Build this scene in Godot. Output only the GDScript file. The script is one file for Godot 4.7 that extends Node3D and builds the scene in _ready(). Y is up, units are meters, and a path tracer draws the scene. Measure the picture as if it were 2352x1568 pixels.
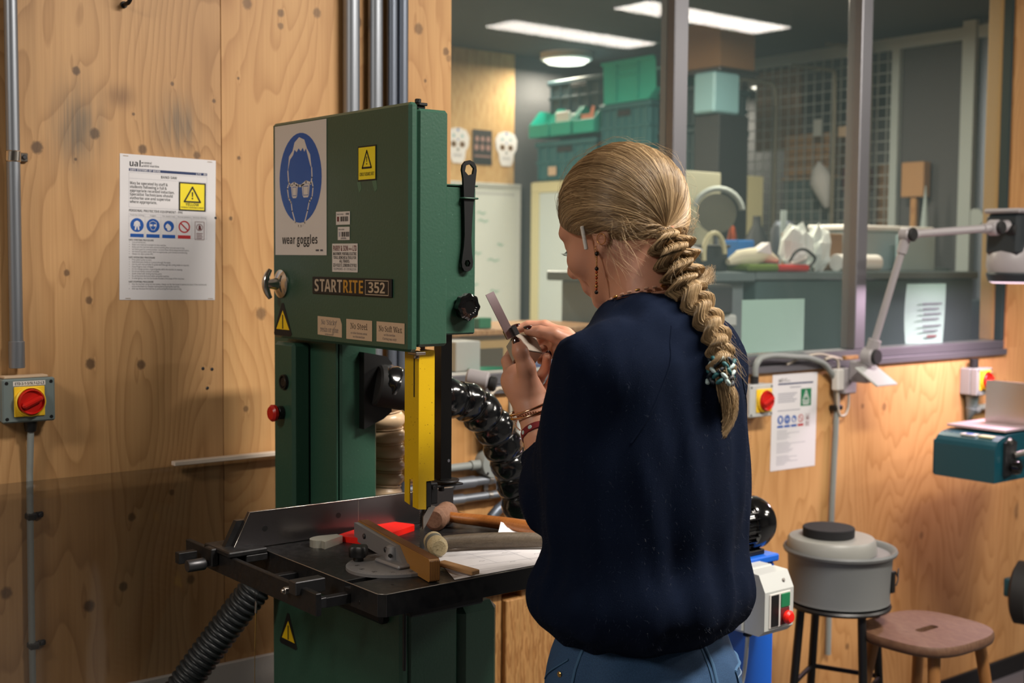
extends Node3D

# ---------------------------------------------------------------- helpers
var mats := {}
var used := {}

class B:
	var st := SurfaceTool.new()
	var t := Transform3D()
	var gn := 0
	var uvr := Rect2()
	func _init():
		st.begin(Mesh.PRIMITIVE_TRIANGLES)
	func v(p: Vector3):
		var q: Vector3 = t * p
		if uvr.size.x > 0.0:
			st.set_uv(Vector2((q.x - uvr.position.x) / uvr.size.x, 1.0 - (q.y - uvr.position.y) / uvr.size.y))
		st.add_vertex(q)
	func tri(a: Vector3, b: Vector3, c: Vector3, g := -1):
		st.set_smooth_group(g)
		v(a); v(c); v(b)
	func quad(a: Vector3, b: Vector3, c: Vector3, d: Vector3, g := -1):
		tri(a, b, c, g); tri(a, c, d, g)
	func box(c: Vector3, s: Vector3, bev := 0.0015) -> B:
		var h := s / 2.0
		var e: float = min(bev, min(h.x, min(h.y, h.z)) * 0.8)
		if e <= 0.0:
			e = 0.00001
		for ax in 3:
			var a1 := (ax + 1) % 3
			var a2 := (ax + 2) % 3
			for sg: float in [-1.0, 1.0]:
				var p := []
				for k in 4:
					var q := Vector3.ZERO
					q[ax] = sg * h[ax]
					q[a1] = (1.0 if k == 1 or k == 2 else -1.0) * (h[a1] - e)
					q[a2] = (1.0 if k >= 2 else -1.0) * (h[a2] - e)
					p.append(c + q)
				if sg > 0.0: quad(p[0], p[1], p[2], p[3])
				else: quad(p[3], p[2], p[1], p[0])
			for s1: float in [-1.0, 1.0]:
				for s2: float in [-1.0, 1.0]:
					var p := []
					for k in 4:
						var q := Vector3.ZERO
						q[ax] = (h[ax] - e) * (1.0 if k == 1 or k == 2 else -1.0)
						q[a1] = s1 * (h[a1] - (0.0 if k < 2 else e))
						q[a2] = s2 * (h[a2] - (e if k < 2 else 0.0))
						p.append(c + q)
					if s1 * s2 > 0.0: quad(p[0], p[1], p[2], p[3])
					else: quad(p[3], p[2], p[1], p[0])
		for sx: float in [-1.0, 1.0]:
			for sy: float in [-1.0, 1.0]:
				for sz: float in [-1.0, 1.0]:
					var a := c + Vector3(sx * h.x, sy * (h.y - e), sz * (h.z - e))
					var b := c + Vector3(sx * (h.x - e), sy * h.y, sz * (h.z - e))
					var d := c + Vector3(sx * (h.x - e), sy * (h.y - e), sz * h.z)
					if sx * sy * sz > 0.0: tri(a, b, d)
					else: tri(a, d, b)
		return self
	func bb(lo: Vector3, hi: Vector3, bev := 0.0015) -> B:
		return box((lo + hi) / 2.0, (hi - lo).abs(), bev)
	# profile of (radius, height) turned about the local y axis of xf
	func lathe(prof: Array, seg := 24, xf := Transform3D(), sq := 1.0, lobes := 0, lobe := 0.0) -> B:
		var keep := t
		t = t * xf
		gn += 1
		for i in prof.size() - 1:
			if i > 0:
				var d0: Vector2 = (prof[i] - prof[i - 1]).normalized()
				var d1: Vector2 = (prof[i + 1] - prof[i]).normalized()
				if d0.dot(d1) < 0.8: gn += 1
			var a: Vector2 = prof[i]
			var b: Vector2 = prof[i + 1]
			for k in seg:
				var p0 := TAU * k / seg
				var p1 := TAU * (k + 1) / seg
				var m0 := 1.0 + lobe * cos(lobes * p0)
				var m1 := 1.0 + lobe * cos(lobes * p1)
				var q0 := Vector3(a.x * cos(p0) * m0, a.y, -a.x * sin(p0) * sq * m0)
				var q1 := Vector3(a.x * cos(p1) * m1, a.y, -a.x * sin(p1) * sq * m1)
				var q2 := Vector3(b.x * cos(p1) * m1, b.y, -b.x * sin(p1) * sq * m1)
				var q3 := Vector3(b.x * cos(p0) * m0, b.y, -b.x * sin(p0) * sq * m0)
				if a.x < 0.00001: tri(q0, q2, q3, gn)
				elif b.x < 0.00001: tri(q0, q1, q2, gn)
				else: quad(q0, q1, q2, q3, gn)
		t = keep
		return self
	func cyl(a: Vector3, b: Vector3, r: float, seg := 16, bev := 0.001, r2 := -1.0) -> B:
		var h := (b - a).length()
		if r2 < 0.0: r2 = r
		var e: float = min(bev, min(min(r, r2), h) * 0.4)
		return lathe([Vector2(0, 0), Vector2(r - e, 0), Vector2(r, e), Vector2(r2, h - e), Vector2(r2 - e, h), Vector2(0, h)], seg, B.along(a, b - a))
	static func along(o: Vector3, d: Vector3) -> Transform3D:
		var y := d.normalized()
		var x := y.cross(Vector3(0, 0, 1))
		if x.length() < 0.01: x = Vector3(1, 0, 0)
		x = x.normalized()
		return Transform3D(Basis(x, y, x.cross(y)), o)
	# tube along points, radius r (float or array)
	func tube(pts: Array, r, sides := 10, caps := true, flat := 1.0) -> B:
		gn += 1
		var n := pts.size()
		var prev: Array = []
		var up := Vector3.ZERO
		for i in n:
			var d: Vector3 = (pts[min(i + 1, n - 1)] - pts[max(i - 1, 0)]).normalized()
			if up == Vector3.ZERO:
				up = Vector3(0, 1, 0) if abs(d.y) < 0.9 else Vector3(1, 0, 0)
			var x := d.cross(up).normalized()
			up = x.cross(d).normalized()
			var rr: float = r[i] if r is Array else r
			var ring := []
			for k in sides:
				var a := TAU * k / sides
				ring.append(pts[i] + (x * cos(a) + up * sin(a) * flat) * rr)
			if i > 0:
				for k in sides:
					var k2 := (k + 1) % sides
					quad(prev[k], prev[k2], ring[k2], ring[k], gn)
			elif caps:
				for k in sides: tri(pts[0], ring[(k + 1) % sides], ring[k], gn + 1)
			if i == n - 1 and caps:
				for k in sides: tri(pts[i], ring[k], ring[(k + 1) % sides], gn + 2)
			prev = ring
		gn += 2
		return self
	# polygon in the xy plane of xf, extruded from z = 0 to z = h
	func prism(poly: PackedVector2Array, h: float, xf := Transform3D(), smooth := false) -> B:
		var keep := t
		t = t * xf
		if Geometry2D.is_polygon_clockwise(poly):
			poly = poly.duplicate()
			poly.reverse()
		var ix := Geometry2D.triangulate_polygon(poly)
		for i in range(0, ix.size(), 3):
			var a := poly[ix[i]]
			var b := poly[ix[i + 1]]
			var c := poly[ix[i + 2]]
			if (b - a).cross(c - a) < 0.0:
				var w := b
				b = c
				c = w
			tri(Vector3(a.x, a.y, h), Vector3(b.x, b.y, h), Vector3(c.x, c.y, h))
			tri(Vector3(c.x, c.y, 0), Vector3(b.x, b.y, 0), Vector3(a.x, a.y, 0))
		gn += 1
		for i in poly.size():
			var a := poly[i]
			var b := poly[(i + 1) % poly.size()]
			quad(Vector3(a.x, a.y, 0), Vector3(b.x, b.y, 0), Vector3(b.x, b.y, h), Vector3(a.x, a.y, h), gn if smooth else -1)
		t = keep
		return self
	func mesh() -> ArrayMesh:
		st.generate_normals()
		return st.commit()

# flat print on a sheet: millimetres from the top left corner, y down
class P:
	var o: Vector3
	var u: Vector3
	var w: Vector3
	var host: Node
	var root
	var sts := {}
	func _init(root_, parent, at: Vector3, right: Vector3, up: Vector3):
		root = root_; host = parent; o = at; u = right; w = up
	func tool(m: String) -> SurfaceTool:
		if not sts.has(m):
			sts[m] = SurfaceTool.new()
			sts[m].begin(Mesh.PRIMITIVE_TRIANGLES)
		return sts[m]
	func poly(m: String, pts: Array, layer := 1):
		var s := tool(m)
		var n := u.cross(w)
		var ar := PackedVector2Array(pts)
		var ix := Geometry2D.triangulate_polygon(ar)
		for i in range(0, ix.size(), 3):
			var a := ar[ix[i]]
			var b := ar[ix[i + 1]]
			var c := ar[ix[i + 2]]
			if (b - a).cross(c - a) < 0.0:
				var z := b
				b = c
				c = z
			for q: Vector2 in [a, b, c]:
				s.set_normal(n)
				s.add_vertex(o + u * q.x * 0.001 - w * q.y * 0.001 + n * 0.00012 * layer)
	func rect(m: String, x: float, y: float, ww: float, h: float, layer := 1):
		poly(m, [Vector2(x, y), Vector2(x + ww, y), Vector2(x + ww, y + h), Vector2(x, y + h)], layer)
	func frame(m: String, x: float, y: float, ww: float, h: float, e: float, layer := 1):
		rect(m, x, y, ww, e, layer); rect(m, x, y + h - e, ww, e, layer)
		rect(m, x, y + e, e, h - 2 * e, layer); rect(m, x + ww - e, y + e, e, h - 2 * e, layer)
	func disc(m: String, x: float, y: float, r: float, layer := 1, ry := -1.0):
		var p := []
		if ry < 0.0: ry = r
		for k in 40: p.append(Vector2(x + r * cos(TAU * k / 40), y + ry * sin(TAU * k / 40)))
		poly(m, p, layer)
	func ring(m: String, x: float, y: float, r: float, e: float, layer := 1):
		for k in 40:
			var a := Vector2.from_angle(TAU * k / 40)
			var b := Vector2.from_angle(TAU * (k + 1) / 40)
			var c := Vector2(x, y)
			poly(m, [c + a * r, c + b * r, c + b * (r - e), c + a * (r - e)], layer)
	func line(m: String, pts: Array, e: float, layer := 1):
		for i in pts.size() - 1:
			var d: Vector2 = (pts[i + 1] - pts[i]).normalized()
			var n := Vector2(-d.y, d.x) * e / 2.0
			var ex := d * e * 0.3
			poly(m, [pts[i] + n - ex, pts[i + 1] + n + ex, pts[i + 1] - n + ex, pts[i] - n - ex], layer)
	# text centred on y; fitted to width when wide > 0; al 0 left, 1 centre
	func text(m: String, s: String, x: float, y: float, h: float, wide := 0.0, al := 0, bold := false, serif := false, layer := 1):
		var tm := TextMesh.new()
		tm.text = s
		tm.font = root.font(bold, serif)
		tm.font_size = 24
		tm.pixel_size = h * 0.001 / 24.0
		tm.depth = 0.0
		tm.curve_step = 3.0 if h > 6.0 else 7.0
		tm.horizontal_alignment = HORIZONTAL_ALIGNMENT_CENTER if al == 1 else HORIZONTAL_ALIGNMENT_LEFT
		var k := 1.0
		if wide > 0.0: k = wide * 0.001 / max(tm.get_aabb().size.x, 0.0001)
		var n := u.cross(w)
		var xf := Transform3D(Basis(u * k, w, n), o + u * x * 0.001 - w * y * 0.001 + n * 0.00012 * layer)
		tool(m + "#").append_from(tm, 0, xf)
	func done():
		for m in sts:
			var b := MeshInstance3D.new()
			b.name = "print"
			b.mesh = sts[m].commit()
			b.material_override = root.mats[m.trim_suffix("#")]
			root.put(host, b)

var fonts := {}
func font(bold: bool, serif: bool) -> Font:
	var k := str(bold) + str(serif)
	if not fonts.has(k):
		var f := SystemFont.new()
		f.font_names = PackedStringArray(["Droid Serif" if serif else "Droid Sans"])
		f.font_weight = 700 if bold else 400
		fonts[k] = f
	return fonts[k]

func numbered(n: String) -> String:
	if not used.has(n):
		used[n] = 0
		return n
	used[n] += 1
	return "%s_%03d" % [n, used[n]]
# world-space child: its parent may stand anywhere, unturned
func put(parent: Node, o: Node3D):
	parent.add_child(o, true)
	var off := Vector3.ZERO
	var q = parent
	while q is Node3D and q != self:
		off += q.position
		q = q.get_parent()
	o.position -= off
func thing(called: String, label: String, cat: String, at := Vector3.ZERO, group := "") -> Node3D:
	var o := Node3D.new()
	o.name = numbered(called)
	o.position = at
	add_child(o)
	meta(o, label, cat, group)
	return o
func meta(o: Node, label := "", cat := "", group := "", kind := ""):
	if label: o.set_meta("label", label)
	if cat: o.set_meta("category", cat)
	if group: o.set_meta("group", group)
	if kind: o.set_meta("kind", kind)
func part(parent: Node, called: String, b, m: String, label := "") -> MeshInstance3D:
	var o := MeshInstance3D.new()
	o.name = called
	o.mesh = b.mesh() if b is B else b
	o.material_override = mats[m]
	put(parent, o)
	if label: o.set_meta("label", label)
	return o
func solo(called: String, b, m: String, label: String, cat: String, group := "") -> MeshInstance3D:
	var o := MeshInstance3D.new()
	o.name = numbered(called)
	o.mesh = b.mesh() if b is B else b
	o.material_override = mats[m]
	add_child(o)
	meta(o, label, cat, group)
	return o
func struct(called: String, b, m: String, parent: Node = null) -> MeshInstance3D:
	var o := MeshInstance3D.new()
	o.name = called
	o.mesh = b.mesh() if b is B else b
	o.material_override = mats[m]
	if parent: put(parent, o)
	else:
		o.name = numbered(called)
		add_child(o)
		o.set_meta("kind", "structure")
	return o
func nb() -> B:
	return B.new()
func V(x: float, y: float, z: float) -> Vector3:
	return Vector3(x, y, z)
func mk(k: String, c: Color, rough := 0.6, metal := 0.0, more := {}) -> StandardMaterial3D:
	var m := StandardMaterial3D.new()
	m.resource_name = k
	m.albedo_color = c
	m.roughness = rough
	m.metallic = metal
	for p in more: m.set(p, more[p])
	mats[k] = m
	return m
func noise_tex(freq: float, oct := 3, sz := 256, ramp: Array = [], seed_ := 1, type := FastNoiseLite.TYPE_SIMPLEX_SMOOTH) -> NoiseTexture2D:
	var n := FastNoiseLite.new()
	n.noise_type = type
	n.frequency = freq
	n.fractal_octaves = oct
	n.seed = seed_
	var x := NoiseTexture2D.new()
	x.width = sz
	x.height = sz
	x.seamless = true
	x.noise = n
	if ramp:
		var g := Gradient.new()
		g.offsets = PackedFloat32Array()
		g.colors = PackedColorArray()
		var off := PackedFloat32Array()
		var cols := PackedColorArray()
		for r in ramp:
			off.append(r[0])
			cols.append(r[1])
		g.offsets = off
		g.colors = cols
		x.color_ramp = g
	return x
func tri_tex(k: String, tex: Texture2D, scale: Vector3):
	var m: StandardMaterial3D = mats[k]
	m.albedo_texture = tex
	m.uv1_triplanar = true
	m.uv1_world_triplanar = true
	m.uv1_scale = scale
func bump(k: String, tex: Texture2D, amount: float, scale := Vector3.ZERO):
	var m: StandardMaterial3D = mats[k]
	m.heightmap_enabled = true
	m.heightmap_texture = tex
	m.heightmap_scale = amount
	m.uv1_triplanar = true
	m.uv1_world_triplanar = true
	if scale != Vector3.ZERO: m.uv1_scale = scale

# veneer of plywood over a rectangle of wall, with knots and stains where the sheet has them
func veneer(area: Rect2, px: int, knots: Array, stains: Array, base: Color, dark: Color, sd: int, lines := 26.0) -> ImageTexture:
	var w := px
	var h := int(px * area.size.y / area.size.x)
	var n := FastNoiseLite.new()
	n.noise_type = FastNoiseLite.TYPE_SIMPLEX
	n.seed = sd
	n.frequency = 1.0
	n.fractal_octaves = 2
	var f := FastNoiseLite.new()
	f.noise_type = FastNoiseLite.TYPE_VALUE
	f.seed = sd + 7
	f.frequency = 1.0
	f.fractal_type = FastNoiseLite.FRACTAL_NONE
	var data := PackedByteArray()
	data.resize(w * h * 3)
	var i := 0
	for py in h:
		var y := area.end.y - (py + 0.5) / h * area.size.y
		for pxx in w:
			var x := area.position.x + (pxx + 0.5) / w * area.size.x
			var big := n.get_noise_2d(x * 1.7, y * 0.55)
			var r: float = x * lines * 0.55 + big * lines * 0.34 + n.get_noise_2d(x * 9.0 + 40.0, y * 2.2) * 0.55
			var spot := 0.0
			for kn in knots:
				var dx: float = x - kn[0]
				var dy: float = y - kn[1]
				var kr: float = kn[2]
				var q := dx * dx / (kr * kr) + dy * dy / (kr * kr * 6.0)
				if q < 14.0:
					r += (1.0 if dx > 0.0 else -1.0) * exp(-q * 0.35) * 0.9 * min(1.0, abs(dx) / kr)
					var dd := sqrt(dx * dx + dy * dy * 0.8) / kr
					if dd < 1.5: spot = max(spot, clamp((1.2 - dd + f.get_noise_2d(x * 300.0, y * 300.0) * 0.1) * 2.0, 0.0, 1.0) * kn[3])
			var fr: float = r - floor(r)
			var ln: float = fr * fr * fr
			if fr > 0.93: ln *= (1.0 - fr) / 0.07
			var streak := f.get_noise_2d(x * 900.0, y * 14.0) * 0.5 + f.get_noise_2d(x * 260.0 + 9.0, y * 5.0) * 0.5
			var a: float = clamp(0.22 + ln * 0.42 + streak * 0.12 + big * 0.2, 0.0, 1.0)
			var c := base.lerp(dark, a)
			c = c.lerp(Color(0.22, 0.15, 0.095), spot * 0.68)
			for s in stains:
				var ex: float = (x - s[0]) / s[2]
				var ey: float = (y - s[1]) / s[3]
				var e := ex * ex + ey * ey
				if e < 3.5:
					var am: float = exp(-e * 1.3) * s[4] * (0.75 + 0.6 * streak + 0.35 * n.get_noise_2d(x * 14.0, y * 5.0))
					c = c.lerp(s[5], clamp(am, 0.0, 1.0))
			data[i] = int(clamp(c.r, 0.0, 1.0) * 255.0)
			data[i + 1] = int(clamp(c.g, 0.0, 1.0) * 255.0)
			data[i + 2] = int(clamp(c.b, 0.0, 1.0) * 255.0)
			i += 3
	return ImageTexture.create_from_image(Image.create_from_data(w, h, false, Image.FORMAT_RGB8, data))
# speckled paint
func speckle(base: Color, dot: Color, count: int, sd: int, rmax := 1.6, vary := 0.03) -> ImageTexture:
	var im := Image.create(512, 512, false, Image.FORMAT_RGB8)
	var rng := RandomNumberGenerator.new()
	rng.seed = sd
	for y in 512:
		for x in 512:
			var k := 1.0 + rng.randf_range(-vary, vary)
			im.set_pixel(x, y, Color(base.r * k, base.g * k, base.b * k))
	for q in count:
		var cx := rng.randi_range(3, 508)
		var cy := rng.randi_range(3, 508)
		var r := rng.randf_range(0.5, rmax)
		var st := rng.randf_range(0.4, 1.0)
		for dy in range(-3, 4):
			for dx in range(-3, 4):
				if dx * dx + dy * dy <= r * r: im.set_pixel(cx + dx, cy + dy, im.get_pixel(cx + dx, cy + dy).lerp(dot, st))
	return ImageTexture.create_from_image(im)

func _ready():
	# ------------------------------------------------ camera
	var cam := Camera3D.new()
	cam.name = "camera"
	cam.fov = 30.3
	cam.near = 0.05
	cam.far = 60.0
	cam.transform = Transform3D(Basis(Vector3.UP, deg_to_rad(-38.7086)) * Basis(Vector3.RIGHT, deg_to_rad(-3.7955)) * Basis(Vector3.BACK, deg_to_rad(0.456)), V(0, 1.58, 2.51))
	var at := CameraAttributesPhysical.new()
	at.frustum_focal_length = 44.33
	at.exposure_aperture = 4.5
	at.frustum_focus_distance = 2.08
	at.frustum_near = 0.05
	at.frustum_far = 60.0
	cam.attributes = at
	add_child(cam)
	cam.current = true
	# ------------------------------------------------ air and exposure
	var we := WorldEnvironment.new()
	we.name = "environment"
	var en := Environment.new()
	en.background_mode = Environment.BG_COLOR
	en.background_color = Color(0.0, 0.0, 0.0)
	en.tonemap_mode = Environment.TONE_MAPPER_LINEAR
	en.tonemap_exposure = 0.72
	en.sdfgi_enabled = true
	en.ssao_enabled = true
	en.ssil_enabled = true
	we.environment = en
	add_child(we)
	# ------------------------------------------------ ceiling lights: [centre x, z, length along x, energy]
	materials()
	for f in [[5.3, 3.42, 1.2, 0.45], [5.5, 2.5, 1.2, 0.45], [2.1, 1.9, 1.2, 0.85], [-1.6, 1.3, 1.2, 0.42]]:  # last two: unseen strips placed to light wall, hair and saw door
		louvre_light(f[0], 2.98, f[1], f[2], f[3] * 20.0)
	round_light(4.84, 2.735, -3.05, 2.2, "round flush ceiling light above the green storage crates")
	round_light(6.6, 2.735, -3.0, 2.2, "round flush ceiling light beyond the mesh cage")
	round_light(4.2, 2.735, -0.95, 4.0, "unseen round ceiling light, lighting the steel chest")  # out of view, placed to light the chest and its clutter
	round_light(2.9, 2.735, -2.3, 12.0, "unseen round ceiling light, lighting the crates and far wall")  # out of view, placed to light the bin sides and far wall
	build_room()
	build_left_wall()
	build_saw()
	build_table_things()
	build_behind_saw()
	build_right_wall()
	build_right_machines()
	build_back_room()
	build_person()

func materials():
	# paint, metal, plastic
	mk("white_tube", Color(1, 1, 1), 0.4, 0.0, {"emission_enabled": true, "emission": Color(1.0, 0.97, 0.93), "emission_energy_multiplier": 9.0})
	mk("lamp_disc", Color(1, 1, 1), 0.4, 0.0, {"emission_enabled": true, "emission": Color(1.0, 0.98, 0.9), "emission_energy_multiplier": 3.0})
	mk("lamp_white", Color(0.9, 0.9, 0.88), 0.4)
	mk("floor_grey", Color(0.36, 0.36, 0.36), 0.6)
	mk("ceiling_paint", Color(0.62, 0.62, 0.61), 0.9)
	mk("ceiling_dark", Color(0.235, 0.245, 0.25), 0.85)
	mk("wall_paint", Color(0.42, 0.41, 0.4), 0.9)  # for unseen walls, kept dark so they bounce less light
	mk("dark_wall", Color(0.3, 0.3, 0.31), 0.9)
	mk("black_skirting", Color(0.05, 0.05, 0.055), 0.5)
	mk("alu", Color(0.52, 0.52, 0.54), 0.42, 0.75)
	mk("galv", Color(0.56, 0.58, 0.61), 0.42, 0.8)
	mk("galv_dark", Color(0.42, 0.45, 0.5), 0.45, 0.7)
	mk("steel", Color(0.62, 0.6, 0.58), 0.34, 0.95)
	mk("steel_bright", Color(0.8, 0.78, 0.75), 0.22, 1.0)
	mk("steel_dark", Color(0.3, 0.3, 0.31), 0.42, 0.85)
	mk("cast_iron", Color(0.2, 0.2, 0.205), 0.4, 0.75)
	mk("iron_black", Color(0.13, 0.13, 0.14), 0.5, 0.5)
	mk("blade", Color(0.5, 0.5, 0.5), 0.3, 0.9)
	mk("cast_alu", Color(0.56, 0.56, 0.57), 0.55, 0.6)
	mk("chrome", Color(0.78, 0.77, 0.75), 0.15, 1.0)
	mk("gold", Color(0.83, 0.64, 0.38), 0.25, 1.0)
	mk("brass", Color(0.75, 0.6, 0.35), 0.3, 1.0)
	mk("black", Color(0.045, 0.045, 0.05), 0.45)
	mk("black_gloss", Color(0.03, 0.032, 0.036), 0.14, 0.0, {"clearcoat_enabled": true, "clearcoat": 0.6, "clearcoat_roughness": 0.08})
	mk("rubber", Color(0.07, 0.07, 0.075), 0.7)
	mk("hose_black", Color(0.05, 0.055, 0.062), 0.17, 0.0, {"clearcoat_enabled": true, "clearcoat": 0.7, "clearcoat_roughness": 0.1})
	mk("hose_matt", Color(0.14, 0.155, 0.165), 0.42)
	mk("hose_clear", Color(0.86, 0.74, 0.6), 0.3, 0.0, {"backlight_enabled": true, "backlight": Color(0.35, 0.27, 0.2)})
	mk("green", Color(1, 1, 1), 0.38, 0.0)
	tri_tex("green", speckle(Color(0.175, 0.31, 0.25), Color(0.62, 0.75, 0.68), 60, 3, 1.0), Vector3(2.2, 2.2, 2.2))
	bump("green", noise_tex(0.3, 2, 256, [], 5), 0.022)
	mk("yellow_paint", Color(1, 1, 1), 0.42)
	tri_tex("yellow_paint", speckle(Color(0.80, 0.65, 0.03), Color(0.08, 0.07, 0.03), 90, 8, 2.6), Vector3(6, 6, 6))
	mk("yellow", Color(0.93, 0.78, 0.05), 0.5)
	mk("yellow_plate", Color(0.95, 0.78, 0.16), 0.45)
	mk("sign_white", Color(0.83, 0.81, 0.79), 0.5)
	mk("paper", Color(0.86, 0.85, 0.86), 0.8)
	mk("label_buff", Color(0.76, 0.66, 0.55), 0.7)
	mk("ink", Color(0.05, 0.05, 0.055), 0.6)
	mk("ink_grey", Color(0.33, 0.33, 0.36), 0.7)
	mk("ink_pale", Color(0.62, 0.62, 0.66), 0.7)
	mk("ink_blue", Color(0.0, 0.32, 0.66), 0.5)
	mk("ink_navy", Color(0.06, 0.16, 0.35), 0.6)
	mk("ink_red", Color(0.72, 0.13, 0.15), 0.6)
	mk("ink_maroon", Color(0.4, 0.12, 0.13), 0.6)
	mk("ink_green", Color(0.05, 0.45, 0.28), 0.6)
	mk("ink_yellow", Color(0.93, 0.85, 0.1), 0.5)
	mk("plate_silver", Color(0.75, 0.73, 0.68), 0.35, 0.6)
	mk("plate_gold", Color(0.75, 0.6, 0.25), 0.35, 0.6)
	mk("lamp_dark", Color(0.12, 0.15, 0.17), 0.5)
	mk("led", Color(1, 1, 1), 0.4, 0.0, {"emission_enabled": true, "emission": Color(1.0, 0.9, 0.98), "emission_energy_multiplier": 1.2})
	mk("platen", Color(0.8, 0.72, 0.75), 0.35, 0.6)
	mk("drum_lid", Color(0.54, 0.54, 0.52), 0.45)
	mk("marker", Color(0.45, 0.68, 0.62), 0.6)
	mk("print_dark", Color(0.14, 0.11, 0.11), 0.6)
	mk("print_skin", Color(0.6, 0.45, 0.42), 0.6)
	mk("pink_card", Color(0.85, 0.55, 0.45), 0.6)
	mk("galv_far", Color(0.62, 0.66, 0.66), 0.6, 0.0)
	mk("galv_mesh", Color(0.6, 0.62, 0.61), 0.6, 0.0)
	mk("wood_dull", Color(0.46, 0.35, 0.24), 0.7)
	mk("wood_dull2", Color(0.66, 0.5, 0.33), 0.7)
	mk("wood_yellow", Color(0.7, 0.58, 0.36), 0.7)
	mk("wood_hollow", Color(0.32, 0.27, 0.19), 0.9)
	mk("chest_grey", Color(0.36, 0.42, 0.43), 0.5)
	mk("chest_grey2", Color(0.4, 0.45, 0.46), 0.5)
	mk("rag", Color(0.72, 0.72, 0.72), 0.9)
	mk("sky_grey", Color(0.62, 0.68, 0.69), 0.6)
	mk("sky_grey2", Color(0.62, 0.73, 0.75), 0.6)
	mk("rod_dull", Color(0.46, 0.44, 0.38), 0.5, 0.4)
	mk("jamb_wood", Color(0.62, 0.5, 0.3), 0.6)
	mk("green_dark", Color(0.12, 0.2, 0.2), 0.6)
	mk("crate_black", Color(0.08, 0.1, 0.12), 0.6)
	mk("tray_green", Color(0.35, 0.45, 0.1), 0.5)
	mk("tray_red", Color(0.75, 0.1, 0.08), 0.5)
	mk("paper_cream", Color(0.82, 0.8, 0.7), 0.8)
	mk("beige", Color(0.62, 0.62, 0.54), 0.7)
	mk("mirror_grey", Color(0.45, 0.45, 0.4), 0.25, 0.3)
	mk("alu_dull", Color(0.35, 0.33, 0.34), 0.6)
	mk("blue_deep", Color(0.04, 0.13, 0.4), 0.5)
	mk("bead_dark", Color(0.1, 0.06, 0.04), 0.3)
	mk("bead_pink", Color(0.72, 0.55, 0.46), 0.35)
	mk("rose_gold", Color(0.82, 0.63, 0.5), 0.18, 1.0)
	mk("band_red", Color(0.42, 0.03, 0.06), 0.8)
	mk("steel_held", Color(0.66, 0.62, 0.57), 0.42, 0.45)
	mk("steel_blade", Color(0.66, 0.6, 0.62), 0.35, 0.9)
	mk("tape", Color(0.25, 0.42, 0.33), 0.3)
	mk("fence_steel", Color(0.4, 0.385, 0.39), 0.27, 0.9)
	mk("spanner_black", Color(0.085, 0.09, 0.095), 0.45, 0.4)
	mk("silver_wax", Color(0.72, 0.71, 0.66), 0.35, 0.5)
	mk("wood_board", Color(0.56, 0.39, 0.17), 0.5)
	mk("collar_grey", Color(0.4, 0.41, 0.38), 0.6)
	mk("hopper", Color(0.75, 0.56, 0.28), 0.5)
	mk("red", Color(0.75, 0.09, 0.05), 0.35)
	mk("red_case", Color(0.9, 0.1, 0.045), 0.42)
	mk("grey_plastic", Color(0.55, 0.57, 0.56), 0.5)
	mk("grey_box", Color(0.42, 0.47, 0.47), 0.45)
	mk("grey_pale", Color(0.72, 0.73, 0.72), 0.45)
	mk("drum_grey", Color(0.42, 0.43, 0.43), 0.5)
	mk("foam_black", Color(0.09, 0.09, 0.1), 0.95)
	mk("lamp_grey", Color(0.62, 0.6, 0.61), 0.4)
	mk("cream_cable", Color(0.72, 0.68, 0.62), 0.5)
	mk("white_plastic", Color(0.85, 0.84, 0.82), 0.35)
	mk("blue_paint", Color(0.05, 0.36, 0.78), 0.45)
	mk("teal_paint", Color(0.03, 0.26, 0.31), 0.36)
	mk("teal_bin", Color(0.02, 0.64, 0.56), 0.5)
	mk("crate", Color(0.10, 0.36, 0.38), 0.55)
	mk("crate_dark", Color(0.11, 0.22, 0.25), 0.6)
	mk("chest_teal", Color(0.2, 0.31, 0.32), 0.5)
	mk("cream", Color(0.78, 0.76, 0.6), 0.55)
	mk("board_white", Color(0.82, 0.84, 0.83), 0.3)
	mk("frosted", Color(0.74, 0.79, 0.8), 0.45)
	mk("card", Color(0.52, 0.39, 0.26), 0.85)
	mk("sky_box", Color(0.5, 0.68, 0.72), 0.4)
	mk("green_plastic", Color(0.05, 0.5, 0.34), 0.45)
	mk("blue_plastic", Color(0.03, 0.42, 0.72), 0.45)
	mk("film", Color(0.86, 0.89, 0.88), 0.32, 0.0, {"backlight_enabled": true, "backlight": Color(0.3, 0.32, 0.32)})
	mk("tube_white", Color(0.9, 0.9, 0.89), 0.5)
	mk("green_sheet", Color(0.58, 0.7, 0.65), 0.7, 0.0, {"backlight_enabled": true, "backlight": Color(0.25, 0.3, 0.28)})
	mk("maroon", Color(0.35, 0.1, 0.12), 0.5)
	mk("copper", Color(0.72, 0.35, 0.2), 0.35, 0.9)
	mk("glass", Color(0.6, 0.7, 0.7, 0.06), 0.02, 0.0, {"transparency": BaseMaterial3D.TRANSPARENCY_ALPHA, "metallic_specular": 0.22})  # milky tint lays a greyish veil over the store room
	mk("perspex", Color(0.16, 0.14, 0.12, 0.18), 0.05, 0.0, {"transparency": BaseMaterial3D.TRANSPARENCY_ALPHA})  # dark see-through tint darkens the wall behind the sheet
	mk("perspex_edge", Color(0.84, 0.78, 0.72), 0.35)
	mk("wood_pale", Color(0.72, 0.54, 0.33), 0.6)
	tri_tex("wood_pale", noise_tex(0.02, 3, 256, [[0.0, Color(0.82, 0.8, 0.76)], [0.5, Color(1, 1, 1)], [0.62, Color(0.78, 0.72, 0.66)], [1.0, Color(1, 0.98, 0.95)]], 11), Vector3(14, 1.6, 14))
	mk("wood_ply", Color(0.66, 0.42, 0.18), 0.55)
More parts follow.
